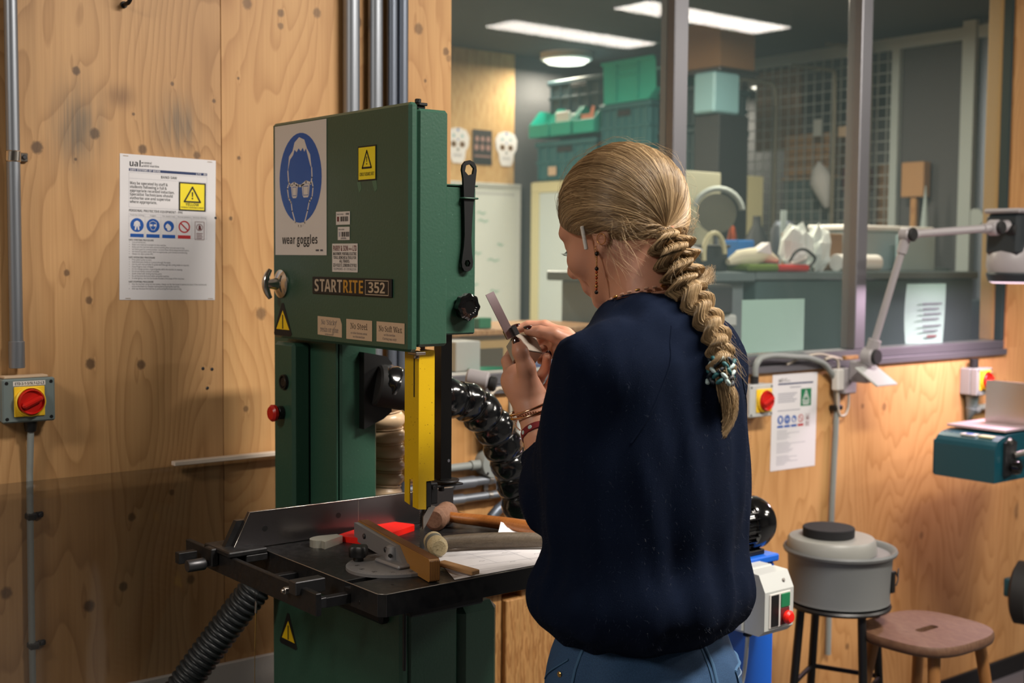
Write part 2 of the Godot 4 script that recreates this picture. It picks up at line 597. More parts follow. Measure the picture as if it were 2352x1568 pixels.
	mk("wood_edge", Color(0.42, 0.26, 0.12), 0.7)
	mk("wood_handle", Color(0.62, 0.38, 0.17), 0.42)
	tri_tex("wood_handle", noise_tex(0.03, 3, 256, [[0.0, Color(0.7, 0.66, 0.6)], [0.5, Color(1, 1, 1)], [1.0, Color(0.72, 0.65, 0.58)]], 12), Vector3(3, 30, 30))
	mk("wood_grey", Color(0.4, 0.35, 0.29), 0.6)
	tri_tex("wood_grey", noise_tex(0.03, 3, 256, [[0.0, Color(0.6, 0.58, 0.55)], [0.5, Color(1, 1, 1)], [1.0, Color(0.62, 0.6, 0.56)]], 13), Vector3(3, 30, 30))
	mk("rawhide", Color(0.5, 0.37, 0.29), 0.75)
	tri_tex("rawhide", noise_tex(0.03, 4, 256, [[0.0, Color(0.7, 0.62, 0.58)], [0.5, Color(1, 1, 1)], [1.0, Color(0.75, 0.7, 0.66)]], 14), Vector3(12, 12, 12))
	mk("nylon_head", Color(0.78, 0.72, 0.57), 0.6)
	tri_tex("nylon_head", noise_tex(0.04, 4, 256, [[0.0, Color(0.6, 0.55, 0.48)], [0.45, Color(1, 1, 1)], [1.0, Color(0.88, 0.85, 0.8)]], 15), Vector3(20, 20, 20))
	mk("seat_wood", Color(0.41, 0.295, 0.215), 0.6)
	tri_tex("seat_wood", noise_tex(0.02, 4, 256, [[0.0, Color(0.78, 0.72, 0.72)], [0.4, Color(1, 1, 1)], [0.6, Color(0.86, 0.8, 0.78)], [1.0, Color(1, 1, 1)]], 16), Vector3(9, 3, 2.4))
	mk("leg_wood", Color(0.55, 0.37, 0.19), 0.55)
	mk("ply_far", Color(0.78, 0.64, 0.43), 0.7)
	tri_tex("ply_far", noise_tex(0.015, 3, 256, [[0.0, Color(0.86, 0.8, 0.72)], [0.5, Color(1, 1, 1)], [1.0, Color(0.9, 0.84, 0.76)]], 17), Vector3(6, 1.2, 6))
	bump("cast_iron", noise_tex(0.3, 2, 256, [], 21), 0.002, Vector3(8, 8, 8))
	mats["cast_iron"].roughness_texture = noise_tex(0.02, 4, 256, [[0.0, Color(0.55, 0.55, 0.55)], [1.0, Color(1.0, 1.0, 1.0)]], 22)
	mats["cast_iron"].roughness = 0.55
	# plywood sheets of the partition
	var lk := [[0.902, 1.942, 0.008, 0.9], [0.823, 1.787, 0.011, 0.9], [0.937, 1.821, 0.010, 0.9], [1.036, 1.796, 0.009, 0.8], [0.922, 1.36, 0.010, 0.9], [1.028, 1.353, 0.009, 0.85], [0.921, 1.488, 0.007, 0.8], [0.877, 1.543, 0.006, 0.8], [1.004, 1.037, 0.008, 0.7], [0.984, 0.894, 0.009, 0.8], [0.912, 0.865, 0.011, 0.9], [1.133, 0.886, 0.009, 0.7], [0.749, 0.918, 0.011, 0.8], [1.092, 1.079, 0.006, 0.6], [1.155, 1.79, 0.008, 0.7], [1.102, 1.935, 0.004, 0.8], [1.195, 1.907, 0.004, 0.8], [0.898, 1.768, 0.003, 0.9], [1.018, 1.866, 0.003, 0.8], [1.165, 1.338, 0.003, 0.9], [1.185, 1.336, 0.003, 0.9], [1.174, 1.295, 0.003, 0.9]]
	var st := [[0.90, 1.835, 0.055, 0.09, 0.55, Color(0.3, 0.29, 0.28)], [1.11, 1.855, 0.06, 0.06, 0.5, Color(0.32, 0.31, 0.3)], [0.99, 1.90, 0.03, 0.025, 0.6, Color(0.33, 0.22, 0.13)]]
	mk("veneer_a", Color(1, 1, 1), 0.55)
	mats["veneer_a"].albedo_texture = veneer(Rect2(0.62, 0.5, 0.62, 1.75), 560, lk, st, Color(0.78, 0.61, 0.415), Color(0.55, 0.385, 0.22), 4)
	var bk := [[1.303, 1.453, 0.012, 0.6], [1.274, 2.121, 0.011, 0.6], [1.445, 2.123, 0.010, 0.6], [1.355, 2.111, 0.008, 0.7], [1.354, 2.083, 0.007, 0.6], [1.55, 2.115, 0.012, 0.8], [1.72, 2.12, 0.012, 0.6], [1.80, 2.075, 0.009, 0.7], [1.808, 2.06, 0.008, 0.4], [1.74, 2.0, 0.004, 0.7], [1.252, 1.79, 0.004, 0.8], [1.252, 1.96, 0.003, 0.8], [1.232, 1.66, 0.004, 0.8], [1.38, 1.84, 0.004, 0.8], [1.265, 1.245, 0.006, 0.6]]
	mk("veneer_b", Color(1, 1, 1), 0.55)
	mats["veneer_b"].albedo_texture = veneer(Rect2(1.205, 0.7, 0.64, 1.75), 520, bk, [], Color(0.80, 0.625, 0.415), Color(0.61, 0.42, 0.235), 9, 18.0)
	mk("veneer_c", Color(1, 1, 1), 0.5)
	mats["veneer_c"].albedo_texture = veneer(Rect2(1.8, 0.0, 2.7, 1.26), 900, [[3.62, 1.09, 0.012, 0.5], [3.5, 1.1, 0.008, 0.5], [4.5, 0.63, 0.03, 0.5], [3.86, 0.62, 0.012, 0.4], [3.45, 0.3, 0.01, 0.6], [1.95, 0.86, 0.012, 0.8], [2.03, 0.86, 0.01, 0.8]], [], Color(0.82, 0.63, 0.41), Color(0.61, 0.415, 0.22), 31, 16.0)

# louvred fluorescent fitting: steel trough, two tubes, cross blades
func louvre_light(x: float, y: float, z: float, ln: float, e: float):
	var o := thing("ceiling_light", ["louvred strip light under the ceiling nearest the window", "louvred strip light parallel to the one nearest the window", "unseen louvred strip light overhead, lighting the band saw and wall", "unseen louvred strip light at the left, lighting the saw door"][used.get("ceiling_light", -1) + 1], "light", V(x, y + 0.1, z), "louvred strip lights")
	part(o, "housing", nb().bb(V(x - ln / 2, y + 0.07, z - 0.15), V(x + ln / 2, y + 0.10, z + 0.15), 0.004), "lamp_white")
	for s: float in [-1.0, 1.0]:
		part(o, "side_rail", nb().bb(V(x - ln / 2, y, z + s * 0.15 - 0.004), V(x + ln / 2, y + 0.07, z + s * 0.15 + 0.004), 0.001), "lamp_white")
		part(o, "end_plate", nb().bb(V(x + s * ln / 2 - 0.004, y, z - 0.15), V(x + s * ln / 2 + 0.004, y + 0.07, z + 0.15), 0.001), "lamp_white")
		part(o, "tube", nb().cyl(V(x - ln / 2 + 0.02, y + 0.045, z + s * 0.07), V(x + ln / 2 - 0.02, y + 0.045, z + s * 0.07), 0.013, 10), "white_tube")
	var n := 14
	for i in n:
		var bx := x - ln / 2 + ln * (i + 0.5) / n
		part(o, "louvre", nb().bb(V(bx - 0.001, y, z - 0.145), V(bx + 0.001, y + 0.028, z + 0.145), 0.0003), "lamp_white")
	var l := AreaLight3D.new()
	l.name = "strip_glow"
	l.area_size = Vector2(ln, 0.28)
	l.light_energy = e
	l.light_color = Color(1.0, 0.965, 0.92)
	l.shadow_enabled = true
	l.rotation_degrees.x = -90
	l.position = V(0, -0.108, 0)
	l.set("area_range", 14.0)
	o.add_child(l)
func round_light(x: float, y: float, z: float, e: float, label: String):
	var o := thing("round_ceiling_light", label, "light", V(x, y, z), "round ceiling lights")
	part(o, "rim", nb().lathe([Vector2(0.14, 0.02), Vector2(0.15, 0.02), Vector2(0.15, -0.012), Vector2(0.135, -0.02), Vector2(0.13, -0.01)], 32, Transform3D(Basis(), V(x, y, z))), "lamp_white")
	part(o, "diffuser", nb().lathe([Vector2(0.134, -0.012), Vector2(0.11, -0.034), Vector2(0.0, -0.042)], 32, Transform3D(Basis().rotated(Vector3.RIGHT, 0.0), V(x, y, z))), "lamp_disc")
	var l := AreaLight3D.new()
	l.name = "disc_glow"
	l.area_size = Vector2(0.22, 0.22)
	l.light_energy = e
	l.light_color = Color(1.0, 0.96, 0.86)
	l.shadow_enabled = true
	l.rotation_degrees.x = -90
	l.position = V(0, -0.05, 0)
	o.add_child(l)

func build_room():
	struct("floor", nb().bb(V(-2.6, -0.12, -3.6), V(7.8, 0.0, 6.4), 0.0), "floor_grey")
	struct("ceiling", nb().bb(V(-2.6, 3.1, -0.1), V(7.8, 3.2, 6.4), 0.0), "ceiling_paint")
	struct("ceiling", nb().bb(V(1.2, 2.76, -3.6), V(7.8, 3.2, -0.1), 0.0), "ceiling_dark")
	# the partition at z = 0: plywood sheets round the window band
	var w := Node3D.new()
	w.name = "wall_front"
	add_child(w)
	w.set_meta("kind", "structure")
	var core := nb()
	core.bb(V(-2.6, 0, -0.1), V(1.80, 3.1, -0.012), 0.0)
	core.bb(V(1.80, 0, -0.1), V(4.36, 1.235, -0.012), 0.0)
	core.bb(V(1.80, 2.78, -0.1), V(4.36, 3.1, -0.012), 0.0)
	core.bb(V(4.36, 0, -0.1), V(7.8, 3.1, -0.012), 0.0)
	struct("stud_frame", core, "wood_pale", w)
	var b := nb(); b.uvr = Rect2(0.62, 0.5, 0.62, 1.75)
	struct("plywood_sheet", b.bb(V(-0.01, 0, -0.012), V(1.2108, 3.1, 0), 0.0006), "veneer_a", w)
	b = nb(); b.uvr = Rect2(0.62, 0.5, 0.62, 1.75)
	struct("plywood_sheet", b.bb(V(-2.6, 0, -0.012), V(-0.0115, 3.1, 0), 0.0006), "veneer_a", w)
	b = nb(); b.uvr = Rect2(1.205, 0.7, 0.64, 1.75)
	struct("plywood_sheet", b.bb(V(1.2122, 0, -0.012), V(1.816, 3.1, 0), 0.0006), "veneer_b", w)
	b = nb(); b.uvr = Rect2(1.8, 0.0, 2.7, 1.26)
	struct("plywood_sheet", b.bb(V(1.8175, 0, -0.012), V(4.37, 1.235, 0), 0.0006), "veneer_c", w)
	b = nb(); b.uvr = Rect2(1.8, 0.0, 2.7, 1.26)
	struct("plywood_sheet", b.bb(V(4.3715, 0, -0.012), V(7.8, 3.1, 0), 0.0006), "veneer_c", w)
	b = nb(); b.uvr = Rect2(1.8, 0.0, 2.7, 1.26)
	struct("plywood_sheet", b.bb(V(1.8175, 2.78, -0.012), V(4.37, 3.1, 0), 0.0006), "veneer_c", w)
	struct("baseboard_front", nb().bb(V(1.9, 0, 0.0), V(7.8, 0.07, 0.012), 0.002), "black_skirting")
	# windows
	var xs := [1.816, 2.628, 3.492, 4.36]
	for i in 3:
		var n := Node3D.new()
		n.name = "window_%d" % (i + 1)
		add_child(n)
		n.set_meta("kind", "structure")
		var x0: float = xs[i]
		var x1: float = xs[i + 1]
		var e0 := 0.012 if i == 0 else 0.028
		var e1 := 0.016 if i == 2 else 0.028
		if i > 0: struct("mullion", nb().bb(V(x0 - 0.028, 1.288, -0.07), V(x0 + 0.028, 2.745, -0.012), 0.003), "alu", n)
		if i > 0: struct("dark_gap_strip", nb().bb(V(x0 + 0.0285, 1.288, -0.05), V(x0 + 0.037, 2.745, -0.036), 0.001), "rubber", n)  # dark strip drawn for the gap beside the mullion
		struct("pane", nb().bb(V(x0 + e0, 1.28, -0.046), V(x1 - e1, 2.75, -0.040), 0.0), "glass", n)
	var fr := Node3D.new()
	fr.name = "trim_1"
	add_child(fr)
	fr.set_meta("kind", "structure")
	struct("sill_rail", nb().bb(V(1.816, 1.236, -0.085), V(4.36, 1.258, 0.014), 0.002), "alu", fr)
	struct("sill_rail", nb().bb(V(1.816, 1.258, -0.075), V(4.36, 1.288, 0.0), 0.003), "alu", fr)
	struct("head_rail", nb().bb(V(1.816, 2.745, -0.075), V(4.36, 2.78, 0.0), 0.003), "alu", fr)
	struct("jamb", nb().bb(V(4.343, 1.288, -0.095), V(4.36, 2.745, -0.035), 0.003), "jamb_wood", fr)
	struct("jamb", nb().bb(V(4.343, 1.288, -0.034), V(4.36, 2.745, -0.001), 0.002), "green_dark", fr)
	# white painted board low on the wall, left of the saw
	struct("trim_2", nb().bb(V(-0.6, 0.0, 0.0), V(1.7, 0.69, 0.012), 0.002), "sign_white")
	# the rest of the workshop
	struct("wall_left", nb().bb(V(-2.75, 0, -0.1), V(-2.6, 3.1, 6.4), 0.0), "wall_paint")
	struct("wall_right", nb().bb(V(7.8, 0, -3.6), V(7.95, 3.1, 6.4), 0.0), "dark_wall")
	struct("wall_back", nb().bb(V(-2.6, 0, 6.4), V(7.8, 3.1, 6.55), 0.0), "wall_paint")
	# the store room behind the glass
	struct("wall_far", nb().bb(V(1.2, 0, -3.45), V(4.66, 2.76, -3.3), 0.0), "ply_far")
	struct("wall_far", nb().bb(V(4.66, 0, -3.46), V(7.8, 2.76, -3.31), 0.0), "dark_wall")
	struct("wall_store_side", nb().bb(V(1.05, 0, -3.6), V(1.2, 2.76, -0.1), 0.0), "ply_far")

# coil of ribs along a path
func ribs(pts: Array, r: float, pitch: float, depth: float, sub := 6) -> Array:
	var c := Curve3D.new()
	for p in pts: c.add_point(p)
	for i in pts.size():
		var d: Vector3 = (pts[min(i + 1, pts.size() - 1)] - pts[max(i - 1, 0)]) * 0.22
		c.set_point_in(i, -d)
		c.set_point_out(i, d)
	var ln := c.get_baked_length()
	var n := int(ln / pitch * sub)
	var out := []
	var rad := []
	for i in n + 1:
		var s := ln * i / n
		out.append(c.sample_baked(s, true))
		var ph := fposmod(float(i), float(sub)) / sub
		rad.append(r + depth * (pow(abs(sin(PI * ph)), 0.7) - 0.5))
	return [out, rad]
func smooth_path(pts: Array, n: int) -> Array:
	var c := Curve3D.new()
	c.bake_interval = 0.004
	for i in pts.size():
		var d: Vector3 = (pts[min(i + 1, pts.size() - 1)] - pts[max(i - 1, 0)]) * 0.25
		c.add_point(pts[i], -d, d)
	var out := []
	for i in n + 1: out.append(c.sample_baked(c.get_baked_length() * i / n, true))
	return out

# isolator switch: enclosure, yellow plate, red turn knob; face towards +z at (x, y)
func isolator(o: Node3D, x: float, y: float, z: float, w: float, h: float, d: float, kx: float, ky: float, ks: float, boxm := "grey_box"):
	part(o, "enclosure", nb().bb(V(x, y, z), V(x + w, y + h, z + d * 0.6), 0.003), boxm)
	part(o, "lid", nb().bb(V(x - 0.001, y - 0.001, z + d * 0.6 + 0.0008), V(x + w + 0.001, y + h + 0.001, z + d), 0.003), boxm)
	for sx: float in [0.0, 1.0]:
		for sy: float in [0.0, 1.0]:
			part(o, "screw", nb().cyl(V(lerp(x + 0.007, x + w - 0.007, sx), lerp(y + 0.007, y + h - 0.007, sy), z + d - 0.002), V(lerp(x + 0.007, x + w - 0.007, sx), lerp(y + 0.007, y + h - 0.007, sy), z + d + 0.0006), 0.0035, 10, 0.0003), "black")
	part(o, "yellow_plate", nb().bb(V(kx - ks / 2, ky - ks / 2, z + d), V(kx + ks / 2, ky + ks / 2, z + d + 0.003), 0.001), "yellow_plate")
	var rr := ks * 0.48
	part(o, "collar", nb().lathe([Vector2(rr * 1.04, 0), Vector2(rr * 1.04, 0.008), Vector2(rr * 0.96, 0.010), Vector2(rr * 0.9, 0.006), Vector2(0, 0.006)], 32, B.along(V(kx, ky, z + d + 0.002), V(0, 0, 1))), "yellow_plate")
	var k := part(o, "knob", nb().lathe([Vector2(rr * 0.88, 0), Vector2(rr * 0.88, 0.014), Vector2(rr * 0.82, 0.017), Vector2(rr * 0.72, 0.012), Vector2(0, 0.012)], 32, B.along(V(kx, ky, z + d + 0.002), V(0, 0, 1))), "red")
	var b := nb()
	b.t = Transform3D(Basis(Vector3.BACK, deg_to_rad(24)), V(kx, ky, z + d + 0.018))
	b.box(V(0, 0, 0), V(rr * 1.5, rr * 0.42, 0.016), 0.004)
	part(k, "grip", b, "red")

func build_left_wall():
	# galvanised conduit with its saddle
	var o := thing("conduit", "thick galvanised conduit running down the wall to the switch box", "pipe", V(0.77, 1.37, 0.02))
	part(o, "pipe", nb().cyl(V(0.772, 1.362, 0.018), V(0.772, 3.08, 0.018), 0.0125, 20), "galv")
	part(o, "coupling", nb().cyl(V(0.772, 1.36, 0.018), V(0.772, 1.412, 0.018), 0.0148, 20), "galv")
	var sd := part(o, "saddle", nb().cyl(V(0.772, 1.755, 0.018), V(0.772, 1.777, 0.018), 0.0143, 20, 0.002).bb(V(0.784, 1.757, 0.0), V(0.804, 1.775, 0.008), 0.002), "steel_bright")
	part(sd, "screw", nb().cyl(V(0.796, 1.766, 0.007), V(0.796, 1.766, 0.0115), 0.0045, 12), "steel_dark")
	# isolator
	o = thing("isolator_switch", "grey isolator box with large red rotary knob at the left edge", "switch", V(0.79, 1.257, 0), "isolator switches")
	isolator(o, 0.738, 1.257, 0.0, 0.098, 0.083, 0.04, 0.787, 1.2965, 0.058)
	part(o, "top_plate", nb().bb(V(0.742, 1.3412, 0.006), V(0.825, 1.346, 0.036), 0.001), "label_buff")
	var lb := part(o, "label_strip", nb().bb(V(0.757, 1.327, 0.04), V(0.818, 1.336, 0.0406), 0.0001), "sign_white")
	var p := P.new(self, lb, V(0.757, 1.336, 0.0407), Vector3.RIGHT, Vector3.UP)
	p.text("ink", "ETD-3-1-5/5L1-L2-L3", 3, 4.5, 7.5, 55, 0, true)
	p.done()
	part(o, "gland", nb().cyl(V(0.795, 1.257, 0.02), V(0.795, 1.235, 0.02), 0.0135, 14, 0.001, 0.011), "black")
	# flexible cord with clips
	o = thing("armoured_cable", "grey braided cable clipped down the wall below the isolator", "cable", V(0.795, 0.02, 0.012))
	var pts := []
	var rad := []
	for i in 240:
		var y := 1.236 - i * 0.005
		pts.append(V(0.795 - 0.002 * sin(i * 0.02), y, 0.012 if y < 1.15 else 0.012 + (y - 1.15) * 0.1))
		rad.append(0.0062 + (0.0005 if i % 2 == 0 else 0.0))
	part(o, "sheath", nb().tube(pts, rad, 10), "grey_plastic")
	for y: float in [1.066, 0.808, 0.5, 0.2]:
		part(o, "clip", nb().bb(V(0.786, y - 0.007, 0.0), V(0.806, y + 0.007, 0.0205), 0.003).bb(V(0.806, y - 0.005, 0), V(0.822, y + 0.006, 0.008), 0.002), "black")
		part(o, "screw", nb().cyl(V(0.815, y, 0.006), V(0.815, y, 0.0105), 0.004, 10), "steel_dark")
	# hook at the top
	o = thing("coat_hook", "black bent steel hook screwed into the plywood near the top", "hook", V(1.0, 2.085, 0))
	part(o, "hook", nb().tube(smooth_path([V(1.0, 2.083, 0.0), V(1.0, 2.083, 0.014), V(1.0015, 2.086, 0.026), V(1.003, 2.10, 0.032), V(1.004, 2.13, 0.034)], 16), 0.0042, 10), "iron_black")
	part(o, "collar", nb().cyl(V(1.0, 2.083, 0), V(1.0, 2.083, 0.004), 0.007, 12), "iron_black")
	# notice
	poster_bandsaw()
	# clear sheet leaning on the wall
	o = thing("clear_acrylic_sheet", "clear acrylic sheet standing against the lower left plywood", "panel", V(0.6, 0.69, 0.02))
	part(o, "sheet", nb().bb(V(-0.4, 0.0, 0.026), V(1.7, 1.139, 0.029), 0.0004), "perspex")
	part(o, "edge_strip", nb().bb(V(1.085, 1.1395, 0.014), V(1.7, 1.149, 0.032), 0.0015), "perspex_edge", "pale strip along the top of the sheet")
	for i in 3:
		part(o, "foot", nb().bb(V(-0.2 + i * 0.8, 0.0, 0.0125), V(-0.16 + i * 0.8, 0.02, 0.0255), 0.001), "black")
	# a few screws left in the wall
	for s in [[1.118, 2.117, "small screw head at the top of the left plywood wall"], [1.196, 1.66, "screw head beside the right edge of the pinned notice"], [1.165, 1.3385, "left screw head of the pair below the notice"], [1.186, 1.336, "right screw head of the pair below the notice"], [1.175, 1.296, "screw head just below the pair of screws"]]:
		solo("wall_screw", nb().lathe([Vector2(0, 0.0012), Vector2(0.0025, 0.001), Vector2(0.0036, 0.0), Vector2(0, 0.0)], 12, B.along(V(s[0], s[1], 0), V(0, 0, 1))), "steel_dark", s[2], "screw", "screws in the left plywood wall")

func warn_triangle(p: P, x: float, y: float, w: float, h: float, e: float, m := "ink"):
	p.line(m, [Vector2(x, y - h / 2), Vector2(x - w / 2, y + h / 2), Vector2(x + w / 2, y + h / 2), Vector2(x, y - h / 2)], e, 3)
	p.poly(m, [Vector2(x - w * 0.045, y - h * 0.16), Vector2(x + w * 0.045, y - h * 0.16), Vector2(x + w * 0.03, y + h * 0.16), Vector2(x - w * 0.03, y + h * 0.16)], 3)
	p.disc(m, x, y + h * 0.27, w * 0.05, 3)

func pictograms(p: P, y: float, k: float, x0: float, step: float, r: float):
	# man in overalls, goggles, tied hair, no jewellery, no loose clothing
	var c := Vector2(x0, y)
	for i in 3:
		p.disc("ink_blue", x0 + step * i, y, r * (0.8 if i == 2 else 1.0), 2)
		p.rect("ink_blue", x0 + step * i - r, y + r * 1.25, r * 2, r * 0.5, 2)
	p.poly("paper", [c + Vector2(-0.12, -0.62) * r, c + Vector2(0.12, -0.62) * r, c + Vector2(0.42, -0.4) * r, c + Vector2(0.5, 0.15) * r, c + Vector2(0.36, 0.18) * r, c + Vector2(0.25, -0.2) * r, c + Vector2(0.36, 0.7) * r, c + Vector2(0.15, 0.7) * r, c + Vector2(0, 0.1) * r, c + Vector2(-0.15, 0.7) * r, c + Vector2(-0.36, 0.7) * r, c + Vector2(-0.25, -0.2) * r, c + Vector2(-0.36, 0.18) * r, c + Vector2(-0.5, 0.15) * r, c + Vector2(-0.42, -0.4) * r], 3)
	c.x += step
	p.line("paper", [c + Vector2(-0.5, -0.45) * r, c + Vector2(0, -0.68) * r, c + Vector2(0.5, -0.45) * r, c + Vector2(0.5, 0.05) * r, c + Vector2(0.22, 0.62) * r, c + Vector2(-0.22, 0.62) * r, c + Vector2(-0.5, 0.05) * r, c + Vector2(-0.5, -0.45) * r], r * 0.07, 3)
	p.rect("paper", c.x - r * 0.5, c.y - r * 0.2, r * 0.42, r * 0.3, 3)
	p.rect("paper", c.x + r * 0.08, c.y - r * 0.2, r * 0.42, r * 0.3, 3)
	c.x += step
	p.poly("paper", [c + Vector2(-0.5, -0.1) * r, c + Vector2(-0.2, -0.4) * r, c + Vector2(0.1, -0.2) * r, c + Vector2(0.35, 0.1) * r, c + Vector2(0.3, 0.5) * r, c + Vector2(0.05, 0.7) * r, c + Vector2(-0.25, 0.6) * r, c + Vector2(-0.3, 0.3) * r, c + Vector2(-0.5, 0.25) * r], 3)
	c.x += step
	p.ring("ink_red", c.x, c.y, r * 0.9, r * 0.2, 2)
	p.line("ink_red", [c + Vector2(-0.55, -0.5) * r, c + Vector2(0.55, 0.5) * r], r * 0.2, 2)
	p.rect("ink_red", c.x - r, y + r * 1.25, r * 2, r * 0.5, 2)
	c.x += step
	p.frame("ink_maroon", c.x - r * 0.75, y - r * 0.85, r * 1.5, r * 2.7, r * 0.06, 2)
	p.ring("ink_maroon", c.x, c.y, r * 0.52, r * 0.09, 2)
	p.poly("ink_maroon", [c + Vector2(-0.12, -0.35) * r, c + Vector2(0.14, -0.3) * r, c + Vector2(0.3, 0.35) * r, c + Vector2(-0.2, 0.38) * r], 2)
	for i in 4: p.rect("ink_maroon", c.x - r * 0.5, y + r * (0.85 + i * 0.24), r * (1.0 - 0.1 * (i % 2)), r * 0.1, 2)

func poster_bandsaw():
	var o := thing("safety_notice", "white band saw safety notice pinned to the left plywood wall", "notice", V(1.09, 1.488, 0), "safety notices")
	var b := Basis(Vector3.BACK, deg_to_rad(-0.9))
	var org := V(0.988, 1.785, 0.0009)
	var n := nb()
	n.t = Transform3D(b, org)
	part(o, "sheet", n.bb(V(0, -0.297, -0.0005), V(0.21, 0, 0.0), 0.0), "paper")
	for q in [[0.012, -0.004], [0.196, -0.004], [0.018, -0.294], [0.2, -0.294]]:
		n = nb()
		n.t = Transform3D(b, org)
		part(o, "staple", n.box(V(q[0], q[1], 0.0003), V(0.011, 0.0008, 0.0008), 0.0001), "brass")
	var p := P.new(self, o, org, b.x, b.y)
	p.text("ink", "ual:", 19, 18, 18, 28, 0, true)
	p.text("ink", "central", 49, 15.5, 6.5, 18, 0, true)
	p.text("ink", "saint martins", 49, 21.5, 6.5, 34, 0, true)
	p.rect("ink_navy", 19, 28.5, 171, 5.5)
	p.text("paper", "SAFE SYSTEMS OF WORK", 21, 31.2, 5.5, 65, 0, true, false, 2)
	p.text("paper", "L112", 165, 31.2, 5, 11, 0, true, false, 2)
	p.text("paper", "03", 182, 31.2, 5, 6, 0, true, false, 2)
	p.frame("ink_pale", 19, 36.5, 171, 71.5, 0.5)
	p.rect("ink_pale", 19, 48.5, 171, 0.5)
	p.text("ink", "BAND SAW", 105, 42.6, 7.5, 35, 1, true)
	var ls := ["May be operated by staff &", "students following a full &", "appropriate recorded induction.", "Specialist Technicians should", "authorise use and supervise", "where appropriate."]
	var lw := [81, 79, 96, 92, 87, 58]
	for i in 6: p.text("ink", ls[i], 21, 58 + i * 7.6, 8.2, lw[i], 0, true)
	p.rect("ink", 126.5, 50, 61, 60, 2)
	p.rect("ink_yellow", 130, 53, 54, 54, 3)
	var q := P.new(self, o, org + b.z * 0.0004, b.x, b.y)
	warn_triangle(q, 157, 75, 36, 31, 3.2)
	q.text("ink", "YELLOW", 157, 96, 8.5, 30, 1, true)
	q.text("ink", "CONSULT GUIDANCE SHEET", 157, 102.5, 4.2, 51, 1, true)
	q.done()
	p.text("ink", "PERSONAL PROTECTIVE EQUIPMENT - PPE", 19, 114, 7, 116, 0, true)
	p.frame("ink_pale", 19, 120, 171, 48, 0.4)
	p.rect("ink_pale", 19, 126, 171, 0.35)
	var hd := ["Protective clothing", "Goggles", "Tie back hair", "Remove jewellery", "No loose clothing"]
	for i in 5:
		p.text("ink_grey", hd[i], 36.5 + 34.2 * i, 123, 4, 29 if i != 1 else 13, 1)
		if i > 0: p.rect("ink_pale", 19 + 34.2 * i, 120, 0.35, 48)
	pictograms(p, 143.5, 1.0, 36.5, 34.3, 14.2)
	var tx := [["SAFE STARTING PROCEDURE", 1, 53], ["Consult technician.", 0, 30], ["Make sure material is suitable for this machine.", 0, 74], ["Make sure the machine table and surrounding floor area are clean & tidy.", 0, 115], ["Set blade guard in correct position - no more than 10mm above the work piece.", 0, 125], ["Set measuring slides and/or fence as appropriate, prior to work commencing.", 0, 121], ["Always use appropriate PPE.", 0, 46], ["", 0, 0], ["SAFE OPERATING PROCEDURE", 1, 56], ["Press green button to start.", 0, 42], ["Hold work piece firmly as it passes through the blade.", 0, 84], ["Use the push stick provided to guide work through the cutting blade as required.", 0, 125], ["Keep fingers clear of blade.", 0, 47], ["Do not change position of guard/guides while the machine is running.", 0, 110], ["Do not put excess pressure on blade.", 0, 59], ["Avoid contact with moving machine parts.", 0, 65], ["Do not become distracted while using this machine.", 0, 81], ["In emergency, use the foot brake located at the base of the machine.", 0, 115], ["", 0, 0], ["SAFE STOPPING PROCEDURE", 1, 53], ["Stop the machine using red stop button. Always use the foot brake located at the base of the machine and", 0, 165], ["ensure the blade has stopped running before leaving the machine.", 0, 104], ["After use the leave the machine & surrounding floor area clean & tidy.", 0, 109]]
	var y := 174.0
	for t in tx:
		if t[0] == "":
			y += 2.5
			continue
		if t[1]: p.text("ink", t[0], 19, y, 5, t[2], 0, true)
		else:
			p.text("ink_grey", t[0], 26, y, 4.6, t[2] * 0.995)
			if not t[0].begins_with("ensure"): p.disc("ink_grey", 20.5, y, 0.6)
		y += 4.75
	p.done()

const DZ := Vector3(0, 0, 1)   # to the right on faces that look towards -x
func circle(r: float, n := 24, c := Vector2.ZERO, a0 := 0.0) -> PackedVector2Array:
	var p := PackedVector2Array()
	for k in n: p.append(c + Vector2.from_angle(a0 + TAU * k / n) * r)
	return p
func sticker(o: Node3D, called: String, z0: float, y0: float, z1: float, y1: float, m: String, x := 1.2075) -> MeshInstance3D:
	return part(o, called, nb().bb(V(x - 0.0005, y0, z0), V(x + 0.0002, y1, z1), 0.0), m)
func saw_triangle(o: Node3D, z: float, y0: float, y1: float, w: float, x: float):
	var t := part(o, "blade_warning_triangle", nb().prism(PackedVector2Array([Vector2(z - w / 2, y0), Vector2(z - w / 2 + 0.006, y0 - 0.004), Vector2(z + w / 2 - 0.006, y0 - 0.004), Vector2(z + w / 2, y0), Vector2(z + 0.004, y1), Vector2(z - 0.004, y1)]), 0.0006, Transform3D(Basis(DZ, Vector3.UP, Vector3.LEFT), V(x, 0, 0))), "ink")
	var h := y1 - y0
	var p := P.new(self, t, V(x - 0.0006, y1, z - w / 2), DZ, Vector3.UP)
	var k := w * 1000.0
	var q := h * 1000.0
	p.poly("yellow", [Vector2(k / 2, q * 0.24), Vector2(k * 0.86, q * 0.86), Vector2(k * 0.14, q * 0.86)], 1)
	p.rect("ink", k * 0.47, q * 0.38, k * 0.045, q * 0.46, 2)
	for i in 9: p.poly("ink", [Vector2(k * 0.512, q * (0.4 + i * 0.048)), Vector2(k * 0.56, q * (0.425 + i * 0.048)), Vector2(k * 0.512, q * (0.44 + i * 0.048))], 2)
	p.done()

